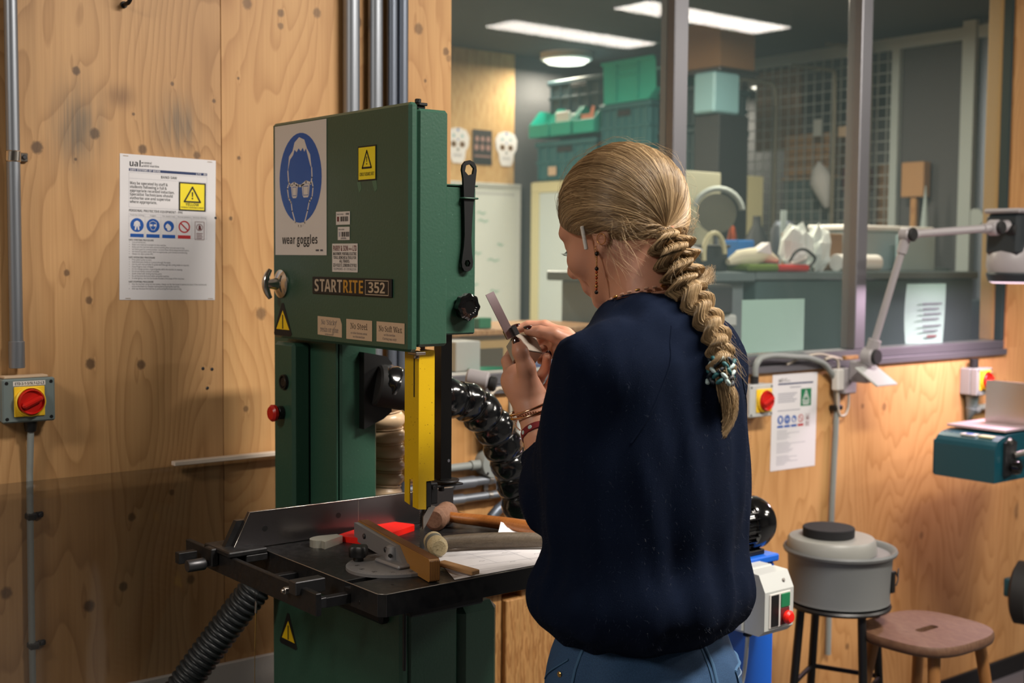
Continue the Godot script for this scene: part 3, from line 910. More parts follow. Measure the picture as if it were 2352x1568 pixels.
func build_saw():
	var o := thing("bandsaw", "green upright band saw with yellow blade guard", "bandsaw", V(1.3, 0, 0.45))
	# upper wheel housing and its door
	part(o, "upper_housing", nb().bb(V(1.2265, 1.425, 0.242), V(1.291, 1.833, 0.7195), 0.005), "green")
	var d := part(o, "upper_door", nb().bb(V(1.208, 1.417, 0.234), V(1.226, 1.842, 0.722), 0.005), "green")
	part(o, "tension_housing", nb().bb(V(1.2915, 1.442, 0.56), V(1.372, 1.706, 0.692), 0.003).bb(V(1.2915, 1.706, 0.56), V(1.375, 1.709, 0.694), 0.001), "green")
	part(o, "catch", nb().bb(V(1.229, 1.8335, 0.69), V(1.247, 1.8375, 0.712), 0.001).bb(V(1.231, 1.838, 0.692), V(1.249, 1.843, 0.716), 0.001).cyl(V(1.236, 1.843, 0.705), V(1.236, 1.850, 0.705), 0.0055, 8), "black")
	part(o, "lower_catch", nb().bb(V(1.226, 1.411, 0.69), V(1.247, 1.416, 0.716), 0.001).cyl(V(1.236, 1.411, 0.703), V(1.236, 1.404, 0.703), 0.005, 8), "steel")
	# wing handle
	var hd := part(d, "door_handle", nb().lathe([Vector2(0, 0), Vector2(0.027, 0), Vector2(0.028, 0.004), Vector2(0.02, 0.009), Vector2(0.012, 0.012), Vector2(0.009, 0.034), Vector2(0, 0.034)], 24, B.along(V(1.208, 1.525, 0.272), Vector3.LEFT)), "chrome")
	var wing := []
	var wr := []
	for i in 15:
		var a := (i - 7) / 7.0
		wing.append(V(1.172 + 0.010 * a * a, 1.525 + a * 0.028, 0.272))
		wr.append(0.0075 - 0.003 * a * a)
	part(hd, "wing", nb().tube(wing, wr, 12), "chrome")
	# goggles sign
	var s := sticker(d, "goggles_sign", 0.247, 1.582, 0.447, 1.835, "sign_white")
	var p := P.new(self, s, V(1.2069, 1.835, 0.247), DZ, Vector3.UP)
	p.disc("ink_blue", 101, 105, 82, 1, 86)
	var hp := func(a: Array, sx: float) -> Array:
		var r := []
		for q in a: r.append(Vector2(101 + sx * (q[0] - 101), q[1]))
		return r
	# hair
	p.poly("sign_white", [Vector2(52, 92), Vector2(58, 62), Vector2(72, 52), Vector2(80, 36), Vector2(98, 27), Vector2(118, 33), Vector2(128, 50), Vector2(140, 62), Vector2(146, 90), Vector2(140, 82), Vector2(130, 62), Vector2(124, 50), Vector2(118, 56), Vector2(112, 48), Vector2(104, 54), Vector2(96, 48), Vector2(88, 55), Vector2(80, 50), Vector2(74, 60), Vector2(62, 68)], 2)
	# face outline
	p.line("sign_white", [Vector2(53, 90), Vector2(56, 112), Vector2(62, 117)], 4.0, 2)
	p.line("sign_white", [Vector2(146, 88), Vector2(147, 106), Vector2(142, 117)], 4.0, 2)
	p.line("sign_white", [Vector2(55, 117), Vector2(51, 124), Vector2(56, 143), Vector2(62, 148), Vector2(66, 152), Vector2(70, 168), Vector2(82, 190), Vector2(94, 197), Vector2(104, 197), Vector2(118, 191), Vector2(130, 168), Vector2(136, 152), Vector2(141, 148), Vector2(147, 143), Vector2(151, 124), Vector2(147, 114)], 3.6, 2)
	# goggles
	p.line("sign_white", [Vector2(62, 118), Vector2(78, 114), Vector2(96, 120), Vector2(106, 120), Vector2(124, 113), Vector2(142, 117)], 5, 2)
	for g in [[66, 117, 92, 143], [108, 117, 138, 143]]:
		p.poly("sign_white", [Vector2(g[0] + 2, g[1]), Vector2(g[2] - 2, g[1]), Vector2(g[2], g[1] + 3), Vector2(g[2] - 3, g[3] - 4), Vector2(g[2] - 7, g[3]), Vector2(g[0] + 7, g[3]), Vector2(g[0] + 3, g[3] - 4), Vector2(g[0], g[1] + 3)], 2)
		p.frame("ink_blue", g[0] + 5, g[1] + 4, g[2] - g[0] - 10, g[3] - g[1] - 8, 1.2, 3)
	p.text("ink", "wear goggles", 98, 223, 24, 138, 1, true)
	p.rect("ink_grey", 160, 242, 12, 3.5); p.rect("ink_grey", 177, 242, 10, 3.5)
	p.done()
	# yellow caution sticker
	s = sticker(d, "caution_sticker", 0.5575, 1.7145, 0.618, 1.7765, "ink")
	p = P.new(self, s, V(1.2069, 1.7765, 0.5575), DZ, Vector3.UP)
	p.rect("ink_yellow", 2.5, 2.5, 55.5, 57, 1)
	warn_triangle(p, 30.5, 24, 30, 30, 3.4)
	p.text("ink", "CONSULT GUIDANCE SHEET", 30.5, 50, 8.5, 48, 1, true, false, 2)
	p.done()
	for k in 2:
		part(d, "tape_remnant", nb().prism(PackedVector2Array([Vector2(0, 0), Vector2(0.012, 0), Vector2(0.016, -0.012), Vector2(0.008, -0.02)]) if k == 0 else PackedVector2Array([Vector2(0, 0), Vector2(0.014, 0.002), Vector2(0.018, -0.014), Vector2(0.010, -0.02)]), 0.0002, Transform3D(Basis(DZ, Vector3.UP, Vector3.LEFT), V(1.2079, 1.7135, 0.553 + 0.05 * k))), "tape")
	# asset labels
	for q in [[0.4815, 1.638, 0.53, 1.662, "0200"], [0.4875, 1.61, 0.529, 1.634, ""]]:
		s = sticker(d, "asset_label", q[0], q[1], q[2], q[3], "sign_white")
		p = P.new(self, s, V(1.2069, q[3], q[0]), DZ, Vector3.UP)
		var ww: float = (q[2] - q[0]) * 1000.0
		p.text("ink_grey", "Asset number", 3, 4.5, 4.5, ww * 0.5)
		if q[4]: p.text("ink", q[4], ww - 14, 4.5, 5.5, 11, 0, true)
		var x := 0.0
		for i in 14:
			p.rect("ink", ww * 0.32 + x, 9, 0.7 + 0.6 * ((i * 7) % 3), 9)
			x += 1.5 + 0.35 * ((i * 5) % 4)
		p.rect("ink_maroon" if q[4] else "ink_pale", 4, 9, ww * 0.14, 9)
		if not q[4]:
			p.rect("ink_grey", ww * 0.3, 19.5, ww * 0.4, 1.0); p.rect("ink_grey", ww * 0.25, 21.3, ww * 0.5, 0.9)
		p.done()
	# dealer's plate
	s = sticker(d, "dealer_plate", 0.4675, 1.5515, 0.5565, 1.6035, "sign_white")
	p = P.new(self, s, V(1.2069, 1.6035, 0.4675), DZ, Vector3.UP)
	p.text("ink_maroon", "PARRY & SON", 3, 8.5, 14, 52, 0, true)
	p.text("ink_maroon", "(TOOLS)", 58, 10, 5, 12, 0, true)
	p.text("ink_maroon", "LTD", 72, 8.5, 14, 13, 0, true)
	p.text("ink", "MACHINERY, PORTABLE ELECTRIC", 44.5, 18.5, 7.5, 82, 1, true)
	p.text("ink", "TOOLS, BENCHES & TOOLS FOR", 44.5, 25.5, 7.5, 80, 1, true)
	p.text("ink", "ALL TRADES.", 44.5, 32, 7.5, 36, 1, true)
	p.text("ink", "325-9 OLD ST, LONDON EC1V 9LQ", 44.5, 39.5, 8.5, 82, 1, true)
	p.text("ink_grey", "TELEPHONES - 01-739 9422/3/4", 44.5, 46.5, 6, 80, 1)
	p.done()
	# name plate
	s = part(d, "name_plate", nb().bb(V(1.2048, 1.509, 0.397), V(1.2078, 1.5415, 0.671), 0.001), "ink")
	p = P.new(self, s, V(1.2047, 1.5415, 0.397), DZ, Vector3.UP)
	p.text("plate_silver", "START", 8, 16, 33, 100, 0, true)
	p.text("plate_gold", "RITE", 111, 16, 33, 68, 0, true)
	p.frame("plate_silver", 189, 3, 76, 26.5, 1.4)
	p.text("plate_silver", "352", 227, 16, 27, 54, 1, true)
	p.done()
	# three buff labels
	s = part(d, "buff_label", nb().prism(PackedVector2Array([Vector2(0.413, 1.432), Vector2(0.501, 1.4305), Vector2(0.501, 1.455), Vector2(0.494, 1.466), Vector2(0.413, 1.467)]), 0.0006, Transform3D(Basis(DZ, Vector3.UP, Vector3.LEFT), V(1.2079, 0, 0))), "label_buff")
	p = P.new(self, s, V(1.2072, 1.467, 0.413), DZ, Vector3.UP)
	p.text("ink_grey", "No 'Sticky'", 42, 10.5, 13, 58, 1, false, true)
	p.text("ink_grey", "resin or glue", 43, 24, 13, 66, 1, false, true)
	p.text("ink_grey", "on this machine", 43, 33, 4, 31, 1, false, true)
	p.done()
	s = sticker(d, "buff_label", 0.5175, 1.4295, 0.605, 1.466, "label_buff")
	p = P.new(self, s, V(1.2069, 1.466, 0.5175), DZ, Vector3.UP)
	p.text("ink", "No Steel", 43.5, 12, 15, 58, 1, false, true)
	p.text("ink_grey", "or other ferrous metal", 43.5, 24.5, 5.5, 56, 1, false, true)
	p.text("ink_grey", "on this machine", 43.5, 31, 5.5, 40, 1, false, true)
	p.done()
	s = sticker(d, "buff_label", 0.62, 1.4305, 0.7085, 1.466, "label_buff")
	p = P.new(self, s, V(1.2069, 1.466, 0.62), DZ, Vector3.UP)
	p.text("ink", "No Soft Wax", 44, 12, 14, 74, 1, false, true)
	p.text("ink_grey", "on this machine", 42, 22.5, 5, 36, 1, false, true)
	p.text("ink_grey", "(Carving wax only)", 42, 29.5, 5.5, 44, 1, false, true)
	p.done()
	saw_triangle(d, 0.2755, 1.426, 1.487, 0.074, 1.208)
	# tension side: knob and the clip that holds the spanner
	part(o, "tension_knob", nb().lathe([Vector2(0, 0), Vector2(0.020, 0), Vector2(0.0235, 0.004), Vector2(0.0235, 0.016), Vector2(0.020, 0.02), Vector2(0.013, 0.021), Vector2(0.012, 0.0185), Vector2(0, 0.0185)], 64, B.along(V(1.3445, 1.492, 0.694), DZ), 1.0, 8, 0.055), "black_gloss")
	part(o, "spanner_clip", nb().tube([V(1.3365, 1.685, 0.692), V(1.3365, 1.685, 0.7015), V(1.3385, 1.685, 0.7035), V(1.3665, 1.685, 0.7035), V(1.3685, 1.685, 0.7015), V(1.3685, 1.685, 0.692)], 0.0016, 8), "green")
	# column, switch cover with buttons
	part(o, "column", nb().bb(V(1.25, 0.9, 0.16), V(1.2555, 1.43, 0.4085), 0.0015).bb(V(1.258, 0.9, 0.16), V(1.341, 1.43, 0.412), 0.004), "green")
	var sc := part(o, "switch_cover", nb().bb(V(1.21, 0.95, 0.232), V(1.25, 1.4085, 0.312), 0.006), "green")
	part(sc, "start_button", nb().lathe([Vector2(0, 0.004), Vector2(0.009, 0.005), Vector2(0.011, 0.003), Vector2(0.012, 0.006), Vector2(0.0145, 0.006), Vector2(0.0155, 0.0), Vector2(0, 0)], 24, Transform3D(Basis(DZ, Vector3.LEFT, Vector3.UP), V(1.21, 1.33, 0.279)), 1.0), "black")
	part(sc, "stop_button_base", nb().cyl(V(1.21, 1.268, 0.268), V(1.198, 1.268, 0.268), 0.0135, 20), "black")
	part(sc, "stop_button", nb().lathe([Vector2(0, 0), Vector2(0.010, 0), Vector2(0.0165, 0.005), Vector2(0.017, 0.011), Vector2(0.013, 0.0155), Vector2(0, 0.0165)], 24, Transform3D(Basis(DZ, Vector3.LEFT, Vector3.UP), V(1.198, 1.268, 0.268))), "red")
	# blade guard: folded yellow sheet
	var g := nb()
	g.prism(PackedVector2Array([Vector2(1.243, 1.138), Vector2(1.2595, 1.136), Vector2(1.2595, 1.186), Vector2(1.2765, 1.186), Vector2(1.2765, 1.417), Vector2(1.243, 1.417)]), 0.0018, Transform3D(Basis(), V(0, 0, 0.6982)))
	var side := Transform3D(Basis(DZ, Vector3.UP, Vector3.LEFT), V(1.2448, 0, 0))
	g.prism(PackedVector2Array([Vector2(0.656, 1.146), Vector2(0.672, 1.142), Vector2(0.672, 1.188), Vector2(0.682, 1.188), Vector2(0.682, 1.140), Vector2(0.6981, 1.138), Vector2(0.6981, 1.417), Vector2(0.656, 1.417)]), 0.0018, side)
	g.bb(V(1.2748, 1.186, 0.666), V(1.2765, 1.417, 0.6981), 0.0003)
	part(o, "blade_guard", g, "yellow_paint")
	part(o, "guard_gap", nb().bb(V(1.2424, 1.335, 0.6845), V(1.2430, 1.417, 0.6875), 0.0), "ink")
	var gp := nb()
	gp.prism(PackedVector2Array([Vector2(1.305, 1.18), Vector2(1.3285, 1.18), Vector2(1.3285, 1.46), Vector2(1.305, 1.46)]), 0.022, Transform3D(Basis(), V(0, 0, 0.658)))
	part(o, "guide_post", gp, "black_gloss")
	part(o, "post_hole", nb().cyl(V(1.3225, 1.214, 0.6795), V(1.3225, 1.214, 0.6805), 0.003, 10), "ink_grey")
	part(o, "guide_bracket", nb().bb(V(1.2605, 1.138, 0.664), V(1.2735, 1.185, 0.6975), 0.002).bb(V(1.2735, 1.142, 0.668), V(1.29, 1.18, 0.694), 0.002).cyl(V(1.279, 1.172, 0.694), V(1.279, 1.172, 0.6975), 0.004, 8), "iron_black")
	part(o, "guide_disc", nb().lathe([Vector2(0, 0), Vector2(0.026, 0), Vector2(0.027, 0.0015), Vector2(0.026, 0.003), Vector2(0, 0.003)], 28, Transform3D(Basis(), V(1.322, 1.176, 0.668))).bb(V(1.272, 1.168, 0.655), V(1.352, 1.172, 0.685), 0.001).cyl(V(1.312, 1.168, 0.672), V(1.312, 1.159, 0.672), 0.006, 6), "iron_black")
	part(o, "guide_finger", nb().prism(PackedVector2Array([Vector2(1.2625, 1.098), Vector2(1.2665, 1.102), Vector2(1.289, 1.136), Vector2(1.276, 1.139), Vector2(1.2625, 1.12)]), 0.004, Transform3D(Basis(), V(0, 0, 0.683))), "steel")
	# blade with teeth towards -x
	var bl := PackedVector2Array([Vector2(1.2695, 1.0), Vector2(1.2695, 1.43)])
	for i in 108:
		var y := 1.43 - i * 0.004
		bl.append(Vector2(1.2585, y))
		bl.append(Vector2(1.2608, y - 0.0035))
	part(o, "saw_blade", nb().prism(bl, 0.0009, Transform3D(Basis(), V(0, 0, 0.6796))), "blade")
	# table
	var tb := Node3D.new()
	tb.name = "table"
	put(o, tb)
	var ts := nb()
	var tx := Transform3D(Basis(Vector3.RIGHT, PI / 2), V(0, 1.06, 0))
	# outline in (x, z) with chamfered near corner and mitre slot ends; the slot is cut between two slabs
	var top := 1.06
	ts.prism(PackedVector2Array([Vector2(1.04, 0.42), Vector2(1.515, 0.42), Vector2(1.515, 0.787), Vector2(1.04, 0.787)]), 0.036, tx)
	ts.prism(PackedVector2Array([Vector2(1.04, 0.806), Vector2(1.515, 0.806), Vector2(1.515, 0.885), Vector2(1.505, 0.895), Vector2(1.050, 0.895), Vector2(1.04, 0.885)]), 0.036, tx)
	ts.prism(PackedVector2Array([Vector2(1.04, 0.7865), Vector2(1.515, 0.7865), Vector2(1.515, 0.8065), Vector2(1.04, 0.8065)]), 0.027, Transform3D(Basis(Vector3.RIGHT, PI / 2), V(0, 1.051, 0)))
	ts.bb(V(1.041, 1.0592, 0.421), V(1.514, 1.0603, 0.7868), 0.0005)
	part(tb, "plate", ts, "cast_iron")
	part(tb, "edge_highlight", nb().tube([V(1.0405, 1.0597, 0.43), V(1.0405, 1.0597, 0.885), V(1.0502, 1.0597, 0.8948), V(1.51, 1.0597, 0.8948)], 0.0009, 6), "steel")  # highlight of the table edge put in as a bright steel line
	for q in [[1.0402, 0.8852], [1.0500, 0.8950]]: part(tb, "corner_edge", nb().cyl(V(q[0], 1.025, q[1]), V(q[0], 1.0595, q[1]), 0.0006, 6, 0.0), "steel_dark")
	part(tb, "blade_insert", nb().cyl(V(1.2645, 1.0595, 0.68), V(1.2645, 1.0609, 0.68), 0.026, 32, 0.0003), "steel_dark")
	part(tb, "edge_bolt", nb().cyl(V(1.0405, 1.035, 0.83), V(1.0395, 1.035, 0.83), 0.004, 12, 0.0002), "black")
	for q in [[1.105, 0.52], [1.092, 0.85]]: part(tb, "set_screw", nb().cyl(V(q[0], 1.0597, q[1]), V(q[0], 1.0606, q[1]), 0.004, 14, 0.0002), "black")
	part(tb, "trunnion", nb().bb(V(1.19, 0.93, 0.5), V(1.39, 1.0235, 0.66), 0.006).cyl(V(1.18, 0.985, 0.70), V(1.18, 0.985, 0.66), 0.02, 16).bb(V(1.20, 0.96, 0.66), V(1.36, 1.01, 0.74), 0.004), "iron_black")
	part(tb, "tilt_lever", nb().cyl(V(1.145, 1.02, 0.80), V(1.145, 0.995, 0.80), 0.017, 16, 0.002, 0.013).cyl(V(1.147, 1.0, 0.80), V(1.147, 0.895, 0.80), 0.003, 10), "black")
	# rail along the front edge of the table
	var rl := Node3D.new()
	rl.name = "fence_rail"
	put(o, rl)
	part(rl, "rail_bar", nb().bb(V(0.968, 1.022, 0.345), V(0.978, 1.058, 0.822), 0.0012), "cast_iron")
	part(rl, "rail_ledge", nb().bb(V(0.978, 1.030, 0.36), V(0.994, 1.046, 0.81), 0.001), "steel_dark")
	for zz: float in [0.44, 0.62, 0.79]: part(rl, "rail_spacer", nb().bb(V(0.994, 1.028, zz), V(1.04, 1.044, zz + 0.016), 0.001), "iron_black")
	part(rl, "end_stop", nb().bb(V(0.958, 1.046, 0.752), V(1.012, 1.068, 0.776), 0.0015), "steel_dark")
	part(rl, "thumb_screw", nb().cyl(V(0.968, 1.047, 0.738), V(0.957, 1.047, 0.738), 0.0065, 6).cyl(V(0.957, 1.047, 0.738), V(0.953, 1.047, 0.738), 0.0035, 10), "steel")
	# lower cabinet
	part(o, "lower_door", nb().bb(V(1.208, 0.06, 0.226), V(1.226, 0.985, 0.697), 0.005), "green")
	part(o, "lower_housing", nb().bb(V(1.2265, 0.0, 0.232), V(1.334, 0.965, 0.6955), 0.005), "green")
	part(o, "motor_housing", nb().bb(V(1.339, 0.0, 0.25), V(1.432, 0.945, 0.6945), 0.014), "green")
	saw_triangle(o, 0.293, 0.802, 0.866, 0.073, 1.208)
	part(o, "yellow_tab", nb().bb(V(1.2055, 0.945, 0.40), V(1.2078, 0.962, 0.425), 0.0004), "yellow")
	part(o, "lower_latch", nb().lathe([Vector2(0, 0), Vector2(0.016, 0), Vector2(0.017, 0.005), Vector2(0.009, 0.009), Vector2(0, 0.010)], 20, B.along(V(1.208, 0.905, 0.30), Vector3.LEFT)), "chrome")
	# black dust outlet behind the column
	part(o, "dust_outlet", nb().prism(PackedVector2Array([Vector2(1.30, 1.395), Vector2(1.352, 1.385), Vector2(1.364, 1.372), Vector2(1.364, 1.275), Vector2(1.345, 1.262), Vector2(1.30, 1.245)]), 0.10, Transform3D(Basis(), V(0, 0, 0.33))), "black")
	# fence
	var f := thing("rip_fence", "dark steel rip fence standing across the saw table", "fence", V(1.2, 1.061, 0.49))
	part(f, "fence_plate", nb().prism(PackedVector2Array([Vector2(0.9875, 1.0622), Vector2(1.021, 1.1265), Vector2(1.4665, 1.1235), Vector2(1.4665, 1.0612)]), 0.009, Transform3D(Basis(), V(0, 0, 0.488))), "fence_steel")
	part(f, "fence_highlight", nb().tube([V(0.9878, 1.0625, 0.4968), V(1.0212, 1.1262, 0.4968), V(1.4665, 1.1232, 0.4968)], 0.0008, 6), "steel_bright")  # bright line stands for the highlight along the fence top
	part(f, "backing_bar", nb().prism(PackedVector2Array([Vector2(0.975, 1.064), Vector2(1.000, 1.112), Vector2(1.42, 1.11), Vector2(1.42, 1.0612)]), 0.012, Transform3D(Basis(), V(0, 0, 0.4755))), "cast_iron")
	for q in [[1.0505, 1.094], [1.202, 1.099]]: part(f, "bolt_recess", nb().cyl(V(q[0], q[1], 0.4969), V(q[0], q[1], 0.4974), 0.0052, 16, 0.0001), "black")
	part(f, "fence_joint", nb().bb(V(1.2445, 1.0625, 0.4969), V(1.2457, 1.1245, 0.4973), 0.0), "steel")
	part(f, "clamp_block", nb().bb(V(0.962, 1.059, 0.435), V(1.036, 1.0685, 0.535), 0.002).bb(V(0.995, 1.047, 0.47), V(1.036, 1.059, 0.535), 0.001).bb(V(0.953, 1.035, 0.455), V(0.9665, 1.067, 0.485), 0.002), "cast_iron")
	part(f, "clamp_screw", nb().cyl(V(0.967, 1.04, 0.47), V(0.946, 1.04, 0.47), 0.006, 14), "iron_black")
	var kb := nb()
	kb.lathe([Vector2(0, 0), Vector2(0.0095, 0), Vector2(0.0105, 0.0015), Vector2(0.0105, 0.031), Vector2(0.0095, 0.033), Vector2(0, 0.033)], 60, B.along(V(0.947, 1.04, 0.47), Vector3.LEFT), 1.0, 30, 0.025)
	part(f, "knurled_knob", kb, "steel_dark")
	part(f, "lock_tab", nb().bb(V(0.925, 1.03, 0.395), V(0.96, 1.05, 0.412), 0.001), "cast_iron")
	# spanner on its clip
	var w := nb()
	var R := [[1.334, 1.735], [1.337, 1.72], [1.3385, 1.69], [1.340, 1.65], [1.3405, 1.62], [1.339, 1.60], [1.3365, 1.585], [1.3345, 1.572], [1.3355, 1.563], [1.340, 1.5565], [1.347, 1.5545], [1.354, 1.557], [1.3585, 1.563], [1.3595, 1.572], [1.357, 1.588], [1.3555, 1.61], [1.3575, 1.65], [1.361, 1.69], [1.3645, 1.72], [1.3665, 1.735], [1.3655, 1.742], [1.3605, 1.749], [1.3515, 1.7525], [1.3415, 1.750], [1.3355, 1.743]]
	var out := PackedVector2Array()
	for q in R: out.append(Vector2(q[0], q[1]))
	# the two hexagonal eyes join the outline through thin slits
	for hx in [[1.3505, 1.7355, 0.0105, 0.3], [1.347, 1.5695, 0.0068, 0.1]]:
		var hole := circle(hx[2], 6, Vector2(hx[0], hx[1]), hx[3])
		var best := 0
		var bi := 0
		var bd := 9.0
		for i in out.size():
			for k in 6:
				var dd := out[i].distance_to(hole[k])
				if dd < bd:
					bd = dd
					best = i
					bi = k
		var ring := PackedVector2Array()
		for k in 7: ring.append(hole[(bi - k + 12) % 6])
		var nw := PackedVector2Array()
		for i in out.size():
			nw.append(out[i])
			if i == best:
				var eps := (hole[bi] - out[i]).orthogonal().normalized() * 0.00008
				for k in 7: nw.append(ring[k] + (eps if k == 6 else -eps) * (1.0 if k == 0 or k == 6 else 0.0))
				nw.append(out[i] + eps)
		out = nw
	w.prism(out, 0.005, Transform3D(Basis(), V(0, 0, 0.6955)))
	solo("ring_spanner", w, "spanner_black", "black flat ring spanner clipped to the side of the band saw head", "spanner")

func build_table_things():
	var T := 1.0604
	# red phone case, lying askew
	var o := thing("phone_case", "bright red phone case lying on the saw table by the blade", "case", V(1.26, T, 0.54))
	var b := nb()
	var rot := Basis(Vector3.UP, deg_to_rad(23.0))
	var cx := V(1.262, T, 0.537)
	var rr := PackedVector2Array()
	for c in [[0.077, 0.038, 0], [-0.077, 0.038, 1], [-0.077, -0.038, 2], [0.077, -0.038, 3]]:
		for k in 7:
			var a: float = c[2] * PI / 2 + k * PI / 12
			rr.append(Vector2(c[0] - sign(c[0]) * 0.011 + 0.011 * cos(a), c[1] - sign(c[1]) * 0.011 + 0.011 * sin(a)))
	b.prism(rr, 0.0105, Transform3D(rot * Basis(Vector3.RIGHT, -PI / 2), cx), true)
	part(o, "shell", b, "red_case")
	var lens := nb()
	var rl := PackedVector2Array()
	for k in 20: rl.append(Vector2(-0.056 + 0.012 * sign(cos(TAU * (k + 0.5) / 20)) + 0.007 * cos(TAU * k / 20), -0.026 + 0.007 * sin(TAU * k / 20)))
	lens.prism(rl, 0.0004, Transform3D(rot * Basis(Vector3.RIGHT, -PI / 2), cx + V(0, 0.0105, 0)))
	part(o, "camera_opening", lens, "black_gloss")
	# pale rounded block: flat end and round end
	var pl := PackedVector2Array([Vector2(1.1235, -0.581), Vector2(1.178, -0.548)])
	pl = PackedVector2Array()
	var cc := Vector2(1.140, 0.549)
	pl.append(Vector2(1.126, 0.578)); pl.append(Vector2(1.178, 0.552)); pl.append(Vector2(1.176, 0.535))
	for k in 14:
		var a := deg_to_rad(-68 - k * 13.0)
		pl.append(cc + Vector2(cos(a), sin(a)) * Vector2(0.026, 0.021))
	var mir := PackedVector2Array()
	for q in pl: mir.append(Vector2(q.x, -q.y))
	solo("wax_block", nb().prism(mir, 0.0135, Transform3D(Basis(Vector3.RIGHT, -PI / 2), V(0, T, 0))), "silver_wax", "small pale silver block with one rounded end beside the red case", "block")
	# mitre gauge
	o = thing("mitre_gauge", "cast mitre gauge with wooden facing board on the saw table", "gauge", V(1.12, T, 0.76))
	var hb := PackedVector2Array()
	for k in 25: hb.append(Vector2(1.170, 0.756) + Vector2.from_angle(PI / 2 - 0.25 + (PI + 0.25) * k / 24.0) * Vector2(0.098, 0.079))
	mir = PackedVector2Array()
	for q in hb: mir.append(Vector2(q.x, -q.y))
	part(o, "protractor_head", nb().prism(mir, 0.005, Transform3D(Basis(Vector3.RIGHT, -PI / 2), V(0, T, 0))), "cast_alu")
	var sc := P.new(self, o, V(0, T + 0.0052, 0), Vector3.RIGHT, Vector3.FORWARD)
	for k in 31:
		var a := PI / 2 + 0.1 + (PI - 0.2) * k / 30.0
		var c1 := Vector2(1170, 756) + Vector2(cos(a) * 95.0, sin(a) * 76.0)
		var c2 := Vector2(1170, 756) + Vector2(cos(a) * (86.0 if k % 5 == 0 else 90.0), sin(a) * (69.0 if k % 5 == 0 else 72.0))
		sc.line("ink_grey", [c1, c2], 0.5)
	for k in 7:
		var a := PI / 2 + 0.25 + (PI - 0.5) * k / 6.0
		sc.text("ink", str(60 + k * 10 if k < 4 else 120 - k * 10), 1170 + cos(a) * 78, 756 + sin(a) * 62, 8.0, 0.0, 1)
	sc.done()
	# upright flange: follows the board, board along z from (1.222,.555) to (1.153,.885)
	var dirb := (V(1.158, 0, 0.885) - V(1.226, 0, 0.56)).normalized()
	var yb := Vector3.UP
	var nbv := dirb.cross(yb).normalized()   # towards +x side
	var fx := Transform3D(Basis(dirb, yb, nbv), V(1.226, T, 0.56))
	var LB := 0.332
	part(o, "facing_board", nb().prism(PackedVector2Array([Vector2(0.0, 0.001), Vector2(LB - 0.003, 0.001), Vector2(LB, 0.004), Vector2(LB, 0.034), Vector2(LB - 0.004, 0.038), Vector2(0, 0.038)]), 0.018, fx), "wood_board")
	for i in 6: part(o, "ply_layer", nb().prism(PackedVector2Array([Vector2(LB, 0.003), Vector2(LB + 0.0003, 0.003), Vector2(LB + 0.0003, 0.036), Vector2(LB, 0.036)]), 0.0013, Transform3D(fx.basis, fx.origin + nbv * (0.001 + i * 0.003))), "wood_edge")
	part(o, "top_strip", nb().prism(PackedVector2Array([Vector2(0.001, 0.0381), Vector2(LB - 0.005, 0.0381), Vector2(LB - 0.005, 0.0386), Vector2(0.001, 0.0386)]), 0.017, fx), "wood_edge")
	part(o, "flange", nb().prism(PackedVector2Array([Vector2(0.004, 0.004), Vector2(0.25, 0.004), Vector2(0.205, 0.035), Vector2(0.004, 0.036)]), 0.009, Transform3D(fx.basis, fx.origin + nbv * 0.0182)), "cast_alu")
	for q in [[0.06, 0.022], [0.165, 0.02]]: part(o, "bolt", nb().cyl(fx * V(q[0], q[1], 0.0272), fx * V(q[0], q[1], 0.0305), 0.005, 6), "steel_dark")
	part(o, "pivot_boss", nb().bb(V(1.135, T + 0.005, 0.725), V(1.175, T + 0.012, 0.80), 0.003).cyl(V(1.158, T + 0.005, 0.748), V(1.158, T + 0.034, 0.748), 0.014, 8, 0.002, 0.011), "cast_alu")
	part(o, "boss_hole", nb().cyl(V(1.1475, T + 0.02, 0.756), V(1.146, T + 0.02, 0.7575), 0.0035, 10), "black")
	part(o, "locking_knob", nb().cyl(V(1.118, T + 0.005, 0.703), V(1.118, T + 0.013, 0.703), 0.009, 12, 0.001).lathe([Vector2(0, 0), Vector2(0.015, 0), Vector2(0.016, 0.002), Vector2(0.016, 0.015), Vector2(0.014, 0.018), Vector2(0, 0.0185)], 48, Transform3D(Basis(), V(1.118, T + 0.013, 0.703)), 1.0, 4, 0.13), "black")
	# drawing sheets
	o = thing("drawing_sheets", "white sheets with line drawings under the hammers on the saw table", "paper", V(1.35, T, 0.78), "")
	var qd := [V(1.262, T + 0.0003, 0.715), V(1.185, T + 0.0003, 0.888), V(1.535, T + 0.0006, 0.905), V(1.535, T + 0.0006, 0.70)]
	b = nb()
	b.quad(qd[0], qd[1], qd[2], qd[3])
	b.quad(qd[0] + V(0, 0.0002, 0), qd[3] + V(0, 0.0002, 0), qd[2] + V(0, 0.0002, 0), qd[1] + V(0, 0.0002, 0))
	b = nb().prism(PackedVector2Array([Vector2(1.262, -0.715), Vector2(1.185, -0.888), Vector2(1.512, -0.893), Vector2(1.51, -0.70)]), 0.0003, Transform3D(Basis(Vector3.RIGHT, -PI / 2), V(0, T + 0.0001, 0)))
	part(o, "sheet", b, "paper")
	var pp := P.new(self, o, V(1.25, T + 0.0005, 0.72), Vector3.RIGHT, Vector3.FORWARD)
	for l in [[20, 30, 250, 80], [18, 36, 250, 88], [60, 30, 60, 120], [0, 110, 240, 150], [130, 40, 120, 140], [200, 50, 195, 150], [40, 60, 140, 84], [30, 66, 130, 90], [0, 140, 90, 152], [-10, 150, 90, 162]]:
		pp.line("ink_pale", [Vector2(l[0], l[1]), Vector2(l[2], l[3])], 0.7)
